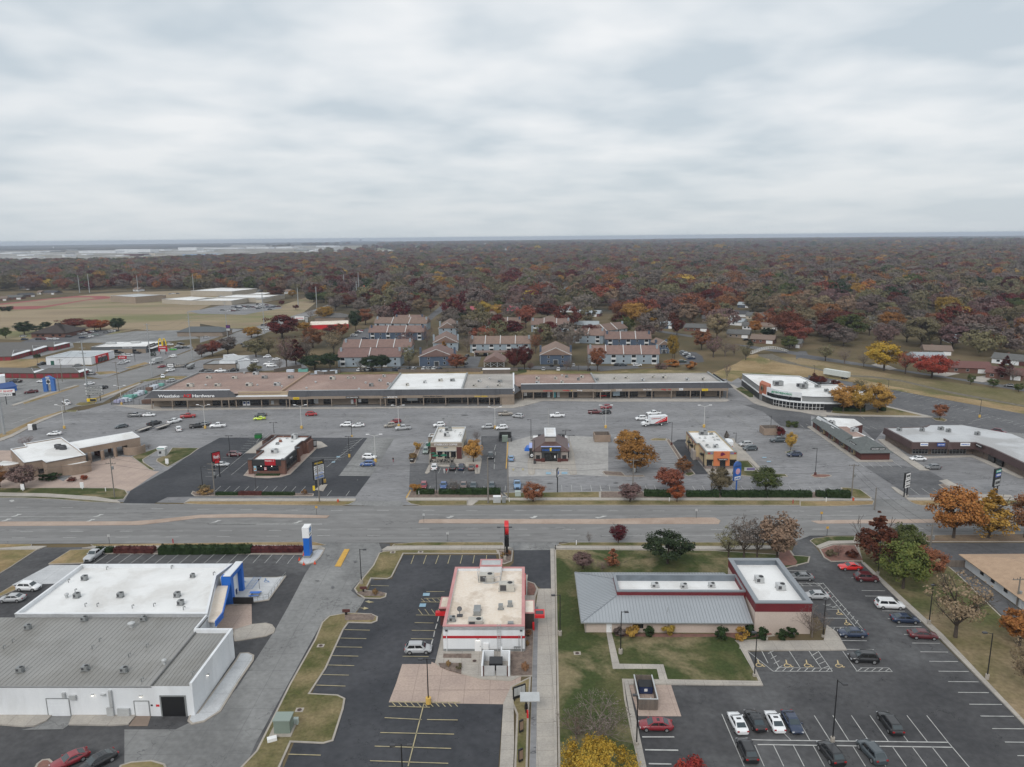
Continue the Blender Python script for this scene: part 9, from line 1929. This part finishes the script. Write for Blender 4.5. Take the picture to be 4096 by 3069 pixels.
sml('white_kiosk','white drop box by the avenue sidewalk','box','b1',345,335,[('body',WHP,-.8,-.5,0,.8,.5,2.2),('dark_side',CH,.82,-.4,0,1.9,.5,2.2)]);sml('warning_sign','yellow and black chevron panel by the tenant sign pad','sign','b2',1262,1045,[('post',BK,-.05,-.05,0,.05,.05,1),('sign_panel',YS,-.3,-.05,1,.3,.05,2.4)]);sml('banner','white and purple lawn banner by the taco restaurant','banner','b4',1652,797,[('panel',LG,-1.6,-.04,.2,1.6,.04,1.4),('stripe',mat('banner_violet',(.16,.12,.28)),-.9,-.06,.5,1.5,-.04,1.1)]);sml('menu_board','black menu board at the burger restaurant kerb','menu board','b2',1272,530,[('frame',BK,-.6,-.1,.2,.6,.1,2.6),('panel',LG,-.45,-.14,.7,.45,-.1,2.3)],rot=.4);sml('road_sign','small maroon sign on a black post by the brown sedan','sign','b3',852,808,[('post',BK,-.06,-.06,0,.06,.06,1.6),('sign_panel',RB,-.4,-.06,1.6,.4,.06,2.5)]);sml('menu_board','small black board at the drive-through strip end','menu board','b3',132,690,[('frame',BK,-.6,-.2,.1,.6,.2,1.2),('panel',LG,-.45,-.25,.7,.4,-.2,1)])
for t,x,y,lb in(('b2',1290,1275,'median sign post with a yellow marker near the crossing'),('b3',265,1360,'thin median sign post at the start of the second median'),('b4',1062,1310,'thin median sign post at the pale median end'),('b5',207,1200,'yellow marker sign on the right median'),('b5',265,1350,'orange marker sign at the right driveway'),('a1',750,135,'thin sign post on the verge behind the white building'),('a2',1312,118,'leaning sign post on the verge of the road')):
 sml('sign_post',lb,'sign',t,x,y,[('post',DG,-.04,-.04,0,.04,.04,2.4),('sign_panel',YEL if 'yellow'in lb or 'orange'in lb else LG,-.3,-.05,1.8,.3,-.04,2.4)])
def fence(t,pts,h,m,label,step=2.4,solid=False):
 P=[g(t,*q)for q in pts];o0=P[0];th=thg('fence',label,'fence',(o0[0],o0[1],0));b=M_();c=M_()
 for u,v in zip(P[:-1],P[1:]):
  u=(u[0]-o0[0],u[1]-o0[1]);v=(v[0]-o0[0],v[1]-o0[1]);L=dist(u,v)
  if solid:b.obox(u,v,.08,.05,h)
  else:
   b.obox(u,v,.06,h-.08,h);b.obox(u,v,.05,.2,.26);n=int(L/.5);[c.bo(u[0]+(v[0]-u[0])*k/n-.02,u[1]+(v[1]-u[1])*k/n-.02,.1,u[0]+(v[0]-u[0])*k/n+.02,u[1]+(v[1]-u[1])*k/n+.02,h)for k in range(n+1)]
  n=max(1,int(L/step));[c.bo(u[0]+(v[0]-u[0])*k/n-.06,u[1]+(v[1]-u[1])*k/n-.06,0,u[0]+(v[0]-u[0])*k/n+.06,u[1]+(v[1]-u[1])*k/n+.06,h+.1)for k in range(n+1)]
 b.bd('panels'if solid else 'rails',m,th);c.bd('posts',m,th)
fence('c1',[(1230,1325),(1730,1325)],2.6,DG,'open metal fence along the front of the garden yard');fence('c1',[(1232,1318),(1760,1110),(2080,1100)],2.6,DG,'open metal fence along the avenue side of the garden yard')
fence('c3',[(-20,970),(515,968)],1.8,WOOD,'grey board fence behind the strip, left part',solid=True);fence('c3',[(515,962),(740,960),(890,962)],1.9,WOOD,'grey board fence behind the strip, middle part',solid=True);fence('c3',[(1050,960),(1300,950)],1.6,WOOD,'grey board fence behind the strip, right part',solid=True);fence('c2',Q_('1270 985 1375 1000 1550 975 1550 955'),1.9,WOOD,'grey board fence round the storage yard',solid=True);fence('c2',[(820,965),(1120,915)],1.8,WOOD,'grey fence rising beside the bare tree',solid=True)
sml('wooden_shed','grey board enclosure with white roof behind the strip','shed','c3',915,1000,[('wall',WOOD,0,0,0,14,6,3),('roof',WHP,-.2,-.2,3,14.2,3,3.15)],z=0)
PL=dict(teal=mat('teal_wrap',(.16,.4,.34)),pale=mat('pale_wrap',(.55,.6,.66)),lav=mat('lavender_wrap',(.42,.42,.58)),wood=mat('wood_stack',(.17,.1,.075)))
for i,(x,y,c)in enumerate([(1300,1305,'lav'),(1345,1300,'lav'),(1385,1295,'pale'),(1420,1290,'pale'),(1400,1260,'teal'),(1440,1262,'teal'),(1480,1245,'teal'),(1520,1230,'pale'),(1560,1215,'pale'),(1590,1205,'teal'),(1610,1310,'wood'),(1650,1312,'wood'),(1690,1300,'wood'),(1720,1140,'pale'),(1690,1160,'pale'),(1780,1120,'teal'),(1650,1170,'wood')]):
 sml('wrapped_pallet','%s wrapped pallet of goods in the garden yard of the hardware store'%dict(teal='teal',pale='pale grey',lav='lavender',wood='brown stacked')[c],'pallet','c1',x,y,[('pallet',WOOD,-1.3,-1,0,1.3,1,.15),('goods',PL[c],-1.25,-.95,.15,1.25,.95,1.3+.3*(i%3))],z=.1,group='stacked goods in the garden yard')
for i,(x,y,c)in enumerate([(1310,985,'pale'),(1365,985,'pale'),(1130,965,'teal'),(1155,965,'teal'),(1000,972,'pale'),(1480,980,'pale')]):sml('wrapped_pallet','wrapped pallet of goods in the yard behind the brown roof','pallet','c2',x,y,[('pallet',WOOD,-2,-1,0,2,1,.15),('goods',PL[c],-1.9,-.95,.15,1.9,.95,1.7)],z=.1,group='wrapped pallets behind the strip')
p0=g('c4',1670,768);p1=g('c4',2070,748);F=Frame(p0,p1);W=dist(p0,p1);th=thg('footbridge','white arched footbridge over the creek','bridge',F.w(0,0,0),F.a);b=M_();r_=M_()
for k in range(16):
 z=lambda f:2.6*sin(PI*f)+.4
 a,c=k/16,(k+1)/16;b.hx([(W*a,-1,z(a)-.2),(W*c,-1,z(c)-.2),(W*c,1,z(c)-.2),(W*a,1,z(a)-.2),(W*a,-1,z(a)),(W*c,-1,z(c)),(W*c,1,z(c)),(W*a,1,z(a))])
 for s in(-1,1):r_.tb((W*a,s,z(a)+1.2),(W*c,s,z(c)+1.2),.07,n=4);r_.tb((W*a,s,z(a)),(W*a,s,z(a)+1.2),.06,n=4);r_.tb((W*a,s,z(a)),(W*c,s,z(c)+1.2),.05,n=4)
b.bd('deck',CONC,th);r_.bd('rails',WT,th)
SKIN=mat('skin',(.42,.26,.19),rough=.6)
def per(t,x,y,h,rot,top,legs,shoes,label,hair,leg_short=False,step=.28):
 p=g(t,x,y);k=h/1.75
 J=[(0,0,.95),(0,0,1.15),(0,0,1.38),(0,0,1.5),(0,.01,1.62),(0,.01,1.74),(-.1,0,.92),(-.11,step*.5,.5),(-.11,step*.6,.09),(-.11,step*.6+.14,.05),(.1,0,.92),(.11,-step*.2,.5),(.11,-step*.9,.12),(.11,-step*.9+.13,.07),(-.19,0,1.4),(-.24,-.06,1.14),(-.25,.04,.9),(-.25,.08,.8),(.19,0,1.4),(.24,.05,1.14),(.24,.16,.92),(.24,.2,.83)]
 E=Q_('0 1 1 2 2 3 3 4 4 5 0 6 6 7 7 8 8 9 0 10 10 11 11 12 12 13 2 14 14 15 15 16 16 17 2 18 18 19 19 20 20 21')
 Rr=[.15,.14,.16,.06,.1,.085,.1,.07,.05,.045,.1,.07,.05,.045,.07,.05,.035,.04,.07,.05,.035,.04]
 me=bpy.data.meshes.new('person');me.from_pydata([tuple(c*k for c in q)for q in J],E,[]);o=bpy.data.objects.new('tmp',me);C.objects.link(o)
 sk=o.modifiers.new('s','SKIN');o.modifiers.new('d','SUBSURF').levels=1
 for i,v in enumerate(me.skin_vertices[0].data if me.skin_vertices else[]):v.radius=(Rr[i]*k,)*2
 if me.skin_vertices:me.skin_vertices[0].data[0].use_root=True
 dg=bpy.context.evaluated_depsgraph_get();m2=bpy.data.meshes.new_from_object(o.evaluated_get(dg));bpy.data.objects.remove(o)
 m2.materials.clear();[m2.materials.append(m)for m in(SKIN,top,legs,shoes,hair)]
 for f in m2.polygons:
  c=f.center/k;f.material_index=4 if c.z>1.66 or(c.z>1.58 and c.y<-.0)else 0 if c.z>1.47 or(abs(c.x)>.2 and c.z<.92)else 1 if c.z>.93 else(0 if leg_short and c.z<.55 and c.z>.12 else 2 if c.z>.12 else 3)
 b=bpy.data.objects.new('person',m2);C.objects.link(b);b.location=(p[0],p[1],.08);b.rotation_euler=(0,0,rot);tag(b,label,'person')
HB=mat('dark_hair',(.03,.022,.018));WS=mat('white_cloth',(.65,.65,.64));DC=mat('dark_cloth',(.03,.03,.035));RT=mat('red_cloth',(.45,.02,.03));RP=mat('dark_red_cloth',(.25,.02,.03))
per('b2',2135,692,1.8,2.6,DC,RP,DC,'person in a dark jacket and dark red trousers walking across the drive',HB,step=.4);per('b3',490,817,1.75,.1,WS,WS,WS,'person in white clothes walking to the coffee shop',HB);per('b3',515,815,1.75,-.1,RT,DC,WS,'person in a red top and dark shorts walking beside the one in white',HB,leg_short=True);per('b1',2080,140,1.75,.3,mat('grey_cloth',(.3,.3,.3)),DC,DC,'person in grey and dark clothes behind the red pickup',HB)
#  woods, far town, haze
LABC=dict(dred='dark red',red='scarlet',brick='russet',org='orange',gold='golden',amber='amber',olive='olive',grn='green',pine='dark evergreen',tan='pale tan',twig='bare grey',plum='bare plum',yel='yellow')
KINDS=[('round','dred'),('spread','brick'),('round','olive'),('vase','tan'),('vase','twig'),('round','brick'),('spread','dred'),('thin','olive'),('vase','plum'),('round','amber'),('thin','tan'),('round','grn'),('spread','olive'),('round','org'),('vase','plum'),('thin','twig'),('round','plum'),('spread','plum'),('round','twig')]
NTREE=len(TR);rt=random.Random(3)
def ok(x,y,r,d=.85):
 for a,b_,c in TR:
  if abs(a-x)<c+r and abs(b_-y)<c+r and hypot(a-x,b_-y)<(c+r)*d:return False
 for F,W,d,f in BR:
  u,v=F((x,y))
  if-5<u<W+5 and-f<v<d+5:return False
 return True
zones=[('c5',(-60,430),(2250,640),34,'in the wooded neighbourhood beyond the creek road'),('c5',(-60,240),(2250,430),26,'in the wooded neighbourhood beyond the creek road'),('c4',(100,180),(2209,330),30,'on the wooded hillside behind the apartments'),('c4',(200,330),(1300,480),14,'on the wooded hillside behind the apartments'),('c3',(0,120),(2209,190),22,'in the woods beyond the red-roofed school'),('c3',(1350,330),(2209,600),12,'between the apartments and the far houses'),('c2',(600,600),(1500,870),16,'in the grove beside the avenue'),('c2',(1250,200),(2209,440),18,'in the grove beyond the convenience store'),('c3',(-40,460),(700,860),12,'between the apartment gables'),('c2',(0,20),(1200,90),12,'behind the school'),('c1',(0,30),(1800,90),22,'in the woods beyond the running track')]
for t,(xa,ya),(xb,yb),n,wh in zones:
 k=0;tries=0
 while k<n and tries<n*25 and len(TR)<312:
  tries+=1;p=g(t,rt.uniform(xa,xb),rt.uniform(ya,yb));kd,lf=rt.choice(KINDS);w=rt.uniform(11,18)*(1.15 if 'creek'in wh else 1)
  if kd=='round'and lf in('olive','grn'):w*=.95
  if not ok(p[0],p[1],w/2):continue
  tree((p[0],p[1],0),kd,lf,w,w*rt.uniform(.78,1),'%s tree %s'%(LABC[lf],wh),'tree',group='%s trees %s'%(LABC[lf],wh));k+=1
for i in range(64):
 X0=rt.uniform(1350,4090);p=g('n',X0,rt.uniform(1115,1150 if X0<2100 else 1315));k=rt.choice('gdblg');w_=rt.choice('wtcbu')
 if any(hypot(F.o[0]-p[0],F.o[1]-p[1])<38 for F,_,_,_ in BR):continue
 hip('house','%s house with %s roof glimpsed deep among the autumn trees'%(WN[w_],RN[k]),'n',((X0,CY),(X0+1,CY)),9,2.7,5.4,HW[w_],HR[k],cat='house',hipd=rt.choice((0,4)),group='houses deep in the woods',at=(p,rt.uniform(14,20),rt.uniform(-.4,.4)))
def wkind(i,kd,lf,n,ls):
 W,H,z0,_,nc,rc,_,sh,tr,nb=TK[kd];P=crown_pts(n,W,H*.9,z0*.6,nc,rc*.85,sh,fill=.62);o=bpy.data.objects.new('tree_kind',leafmesh('crown',P,ls,LM[lf]));HID.objects.link(o);return o
src=[]
for i,(kd,lf)in enumerate([('round','dred'),('spread','brick'),('round','olive'),('vase','tan'),('round','twig'),('vase','plum'),('spread','plum'),('round','amber'),('round','grn'),('spread','olive'),('spread','twig'),('round','org'),('round','gold'),('round','pine')]):src.append(wkind(i,kd,lf,2200,.36))
NW=len(src);wts=np.array([.095,.085,.15,.1,.16,.08,.06,.022,.04,.1,.09,.012,.008,.022]);wts/=wts.sum()
pts=[];pk=[];sc=[];rw=np.random.RandomState(5)
def keep(X,Y):
 top=Q_('0 1058 500 1052 800 1040 1050 1030 1400 1022 2049 1020 2050 1003 2600 990 3400 990 4200 985')
 yt=np.interp(X,[a for a,_ in top],[b_ for _,b_ in top])
 bot=Q_('-900 1170 0 1165 600 1158 900 1162 1200 1175 1330 1230 1480 1290 1700 1330 1900 1400 2300 1410 2700 1390 3000 1320 3200 1340 3600 1395 4096 1480 5000 1600')
 yb=np.interp(X,[a for a,_ in bot],[b_ for _,b_ in bot])
 return(Y>yt)&(Y<yb)
step=16.5;gx,gy=np.meshgrid(np.arange(-2600,2600,step),np.arange(400,3300,step));gx=gx.ravel()+rw.uniform(-7,7,gx.size);gy=gy.ravel()+rw.uniform(-4,4,gy.size)
a_=gy*FW[1]-HC*FW[2];b_=gx*R_[0]+gy*R_[1]-HC*R_[2];c_=gx*U_[0]+gy*U_[1]-HC*U_[2];Xp=CX+F0*b_/a_;Yp=CY-F0*c_/a_
m=keep(Xp,Yp)&(Xp>-350)&(Xp<4450)
cl=np.sin(gx*.013+1)*np.sin(gy*.017)+.6*np.sin(gx*.041+gy*.02)+.3*rw.rand(gx.size);m&=cl>-1.08
golf=(Xp>3250)&(Xp<4100)&(Yp>1082)&(Yp<1125)&(rw.rand(gx.size)>.55);m&=~golf
m&=rw.rand(gx.size)>np.where(Yp>1235,.58,np.where(Yp>1150,.2,.06))
for a,b2,c in TR[:400]:
 m&=(gx-a)**2+(gy-b2)**2>(c+3)**2
for F,W,d,f in BR:u=(gx-F.o[0])*F.c+(gy-F.o[1])*F.s;v=(gy-F.o[1])*F.c-(gx-F.o[0])*F.s;m&=~((u>-5)&(u<W+5)&(v>-f)&(v<d+5))
for t,P in(('c3',[(400,330),(500,215)]),('c4',[(530,490),(1000,570)]),('c4',[(1500,660),(2209,760)]),('c5',[(0,690),(700,800),(1500,920)]),('c2',[(1600,640),(1850,490)]),('e2',[(860,600),(960,540)])):
 P=[g(t,*q)for q in P]
 for(x0,y0,_),(x1,y1,_)in zip(P[:-1],P[1:]):
  L=(x1-x0)**2+(y1-y0)**2;f=np.clip(((gx-x0)*(x1-x0)+(gy-y0)*(y1-y0))/L,0,1);m&=(gx-x0-f*(x1-x0))**2+(gy-y0-f*(y1-y0))**2>196
X,Y=gx[m],gy[m]
fx=rw.uniform(-2200,4200,26000);fy=rw.uniform(2300,9500,26000);aa=fy*FW[1]-HC*FW[2];bb_=fx*R_[0]+fy*R_[1]-HC*R_[2];Xf=CX+F0*bb_/aa
pat=np.sin(fx*.0021+2)+np.sin(fy*.0043+fx*.0009)+.5*np.sin(fx*.0063+fy*.005);mf=((fy>3200)|(Xf<1600))&(Xf>-200)&(Xf<4300)&((pat>.0)|((Xf>2300)&(pat>-.75)))&((Xf>2050)|(fy>6800)|((pat>.8)&(rw.rand(26000)>.5)))
n0=len(X);X=np.concatenate([X,fx[mf]]);Y=np.concatenate([Y,fy[mf]]);n=len(X)
me=bpy.data.meshes.new('woodland');me.from_pydata(np.stack([X,Y,np.zeros(n)],1).tolist(),[],[])
S_=1.1+1.25*rw.rand(n)**1.3;S_[n0:]*=1.5;
for nm,ty,v in(('pick','INT',rw.choice(NW,n,p=wts)),('scl','FLOAT',S_),('rot','FLOAT',rw.uniform(0,6.28,n))):
 at=me.attributes.new(nm,ty,'POINT');at.data.foreach_set('value',v)
wo=bpy.data.objects.new('woodland',me);C.objects.link(wo);tag(wo,'mixed autumn woodland of dark red, brown, olive and bare trees stretching to the horizon','woodland',kind='stuff')
ng=bpy.data.node_groups.new('scatter','GeometryNodeTree');ng.interface.new_socket('Geometry',in_out='INPUT',socket_type='NodeSocketGeometry');ng.interface.new_socket('Geometry',in_out='OUTPUT',socket_type='NodeSocketGeometry')
gi=ng.nodes.new('NodeGroupInput');go=ng.nodes.new('NodeGroupOutput');ip=ng.nodes.new('GeometryNodeInstanceOnPoints');ci=ng.nodes.new('GeometryNodeCollectionInfo');ci.inputs[0].default_value=HID;ci.inputs[1].default_value=True;ci.inputs[2].default_value=True
def na_(nm,ty):q=ng.nodes.new('GeometryNodeInputNamedAttribute');q.data_type=ty;q.inputs[0].default_value=nm;return q.outputs[0]
cx_=ng.nodes.new('ShaderNodeCombineXYZ');ng.links.new(na_('rot','FLOAT'),cx_.inputs[2]);L_=ng.links.new
L_(gi.outputs[0],ip.inputs['Points']);L_(ci.outputs[0],ip.inputs['Instance']);ip.inputs['Pick Instance'].default_value=True;L_(na_('pick','INT'),ip.inputs['Instance Index']);L_(cx_.outputs[0],ip.inputs['Rotation']);L_(na_('scl','FLOAT'),ip.inputs['Scale']);L_(ip.outputs[0],go.inputs[0])
wo.modifiers.new('scatter','NODES').node_group=ng
FA=mat('airfield_grass',(.21,.19,.12),(.26,.22,.15),scale=.004,rough=1,c3=(.14,.155,.09),s3=.002);PV=mat('far_pavement',(.3,.27,.22),(.13,.12,.095),scale=.009,rough=1,c3=(.42,.41,.4),s3=.006,detail=8,stretch=(1,.45,1))
ZL[0]=.3
for t,P,m in(('e1',Q_('-400 190 0 185 800 180 2209 150 2209 230 1600 245 900 275 0 300 -400 310'),PV),('e2',Q_('-200 130 1000 140 2000 150 2060 190 2000 215 1000 235 0 235 -400 240'),PV),('e2',Q_('780 142 1700 142 2010 150 1960 185 1500 190 900 180'),FA),('e1',Q_('860 240 1500 225 1700 222 1560 245 1000 262'),FA),('e1',Q_('1570 212 1950 210 2020 232 1600 238'),mat('blue_roof_field',(.1,.2,.34))),('e3',Q_('0 122 480 118 470 132 0 138'),DRY),('e4',Q_('0 218 400 210 340 240 0 238'),DRY),('e4',Q_('380 360 500 365 480 395 370 385'),DRY),('e4',Q_('910 375 1180 370 1150 410 830 440'),DRY),('e4',Q_('1400 440 1530 432 1520 460 1400 462'),DRY),('e4',Q_('930 320 1300 320 1250 350 940 350'),FA)):
 sht('far_field',t,P,m)
def far(t,x0,x1,y,ht,label,m=WHT,dp=60):
 p=g(t,x0,y);q=g(t,x1,y);h=max(4,(ht/TT[t][2])/F0*p[1]);th=thg('distant_warehouse',label,'building',(p[0],p[1],0),atan2(q[1]-p[1],q[0]-p[0]),'distant buildings along the horizon');W=dist(p,q);bx(th,'wall',m,0,0,0,W,dp,h);bx(th,'roof',WHP if m==WHT else LG,-.5,-.5,h,W+.5,dp+.5,h+.6)
CRW=MATS['cream_stucco']
for i,a in enumerate([*T_('e1 80 180 205 10;e1 190 280 245 8;e1 680 1000 202 20;e1 1000 1300 196 26;e1 1300 1420 180 10;e1 1540 1700 178 24;e1 1720 2060 165 10;e1 950 1250 268 22'),('e1',1075,1200,226,18,DB),('e1',1210,1340,222,20,CRW),*T_('e1 540 560 235 18;e1 0 110 208 10;e1 240 300 215 8;e1 380 450 190 8;e1 1000 1060 228 8;e1 1700 1780 190 8;e1 2130 2200 162 12'),
  *T_('e2 0 105 162 12;e2 175 320 160 12;e2 520 675 150 12;e2 570 790 200 10;e2 875 1050 206 12;e2 1090 1200 188 9;e2 1170 1280 148 9;e2 2020 2080 194 12'),('e2',330,450,182,12,GY),('e2',800,880,205,12,DG),('e2',1350,1410,214,12,DB),('e2',1780,1890,290,18),('e2',1930,2110,305,20,LG),*T_('e2 460 510 183 8;e2 890 960 235 14;e3 0 60 205 16;e3 50 170 194 10;e3 780 870 114 6;e3 1010 1180 116 5;e3 1200 1400 115 5'),('e3',840,880,163,8,CRW),('e3',240,290,197,8),
  *T_('e4 440 520 158 8;e4 605 750 156 9;e4 1710 1760 108 6;e4 1885 1940 106 5;e4 2000 2160 134 8;e4 190 375 92 4;e4 85 155 130 6;e4 650 780 97 4;e1 150 310 300 8'),('e1',400,700,292,8,LG),('e2',640,800,545,26,CRW),('e2',0,60,630,22,CRW)]):far(*a[:5],label='pale low building far away near the horizon',m=a[5]if len(a)>5 else WHT)
for i in range(70):x_=rt.uniform(-100,2050)*2.16;yy=rt.uniform(175,270)if x_<2200 else rt.uniform(165,232);far('e1',x_,x_+rt.uniform(12,90),yy,rt.uniform(4,12),'pale low building far away near the horizon',m=rt.choice((WHT,WHT,LG,CRW,DG)),dp=40)
def far_tall(name,label,cat,t,x,y,bd):p=g(t,x,y);th=thg(name,label,cat,(p[0],p[1],0));bd(th,p[1]/F0/TT[t][2])
far_tall('grain_elevator','long grey grain elevator with a tower on the horizon','grain elevator','e2',900,103,lambda th,u:[bx(th,'silo_row',mat('blue_grey_concrete',(.17,.18,.23)),-170*u,0,0,170*u,100,6*u),bx(th,'head_house',MATS['blue_grey_concrete'],-5*u,0,6*u,5*u,100,22*u)]+[bx(th,'vent_house',MATS['blue_grey_concrete'],(-150+i*16)*u,0,6*u,(-147+i*16)*u,60,9*u)for i in range(9)])
def ball(th,u,s):b=M_();[b.tb((0,0,s*(1.6+sin(PI*(k/8-.5)))*u),(0,0,s*(1.6+sin(PI*((k+1)/8-.5)))*u),max(.1,s*cos(PI*(k/8-.5)))*u,max(.1,s*cos(PI*((k+1)/8-.5)))*u,12)for k in range(8)];b.bd('tank',WHP,th);M_().tb((0,0,0),(0,0,s*u),s*.25*u).bd('stem',WHP,th)
for t,x,y,s,lb in(('e2',1980,140,9,'largest white round tank by the airfield'),('e2',1466,166,6,'white dome standing on the airfield'),('e1',462,160,6,'white water tower on the left horizon'),('e1',1097,118,5,'small white water tower just over the horizon'),('e1',1918,125,5,'faint water tower on the horizon')):far_tall('water_tower',lb,'water tower',t,x,y,lambda th,u,s=s:ball(th,u,s))
o=sml('traffic_signal','traffic signal with a lit red lamp at the far street crossing','traffic light','c2',1815,78,[('mast',GALV,-.3,-.3,0,.3,.3,7),('arm',GALV,-18,-.2,6.4,0,.2,6.8),('signal_head',BK,-1.2,-1,5,1.2,-.3,9)],z=0);M_().dsc((0,-1.1,7.6),.7,(0,1,0),12,.2).bd('red_lamp',mat('lit_red_lamp',(1,.02,.05),emit=((1,.02,.05),3)),o)
hb=M_().bo(-9000,-60,-1,12000,17600,74)
hm_=bpy.data.materials.new('haze');hm_.use_nodes=True;T=hm_.node_tree;T.nodes.clear();o_=T.nodes.new('ShaderNodeOutputMaterial');v=T.nodes.new('ShaderNodeVolumePrincipled');v.inputs['Color'].default_value=(.74,.83,.97,1);v.inputs['Density'].default_value=.00009;v.inputs['Anisotropy'].default_value=.2;T.links.new(v.outputs[0],o_.inputs['Volume'])
hz_o=hb.bd('haze',hm_);tag(hz_o,kind='stuff')
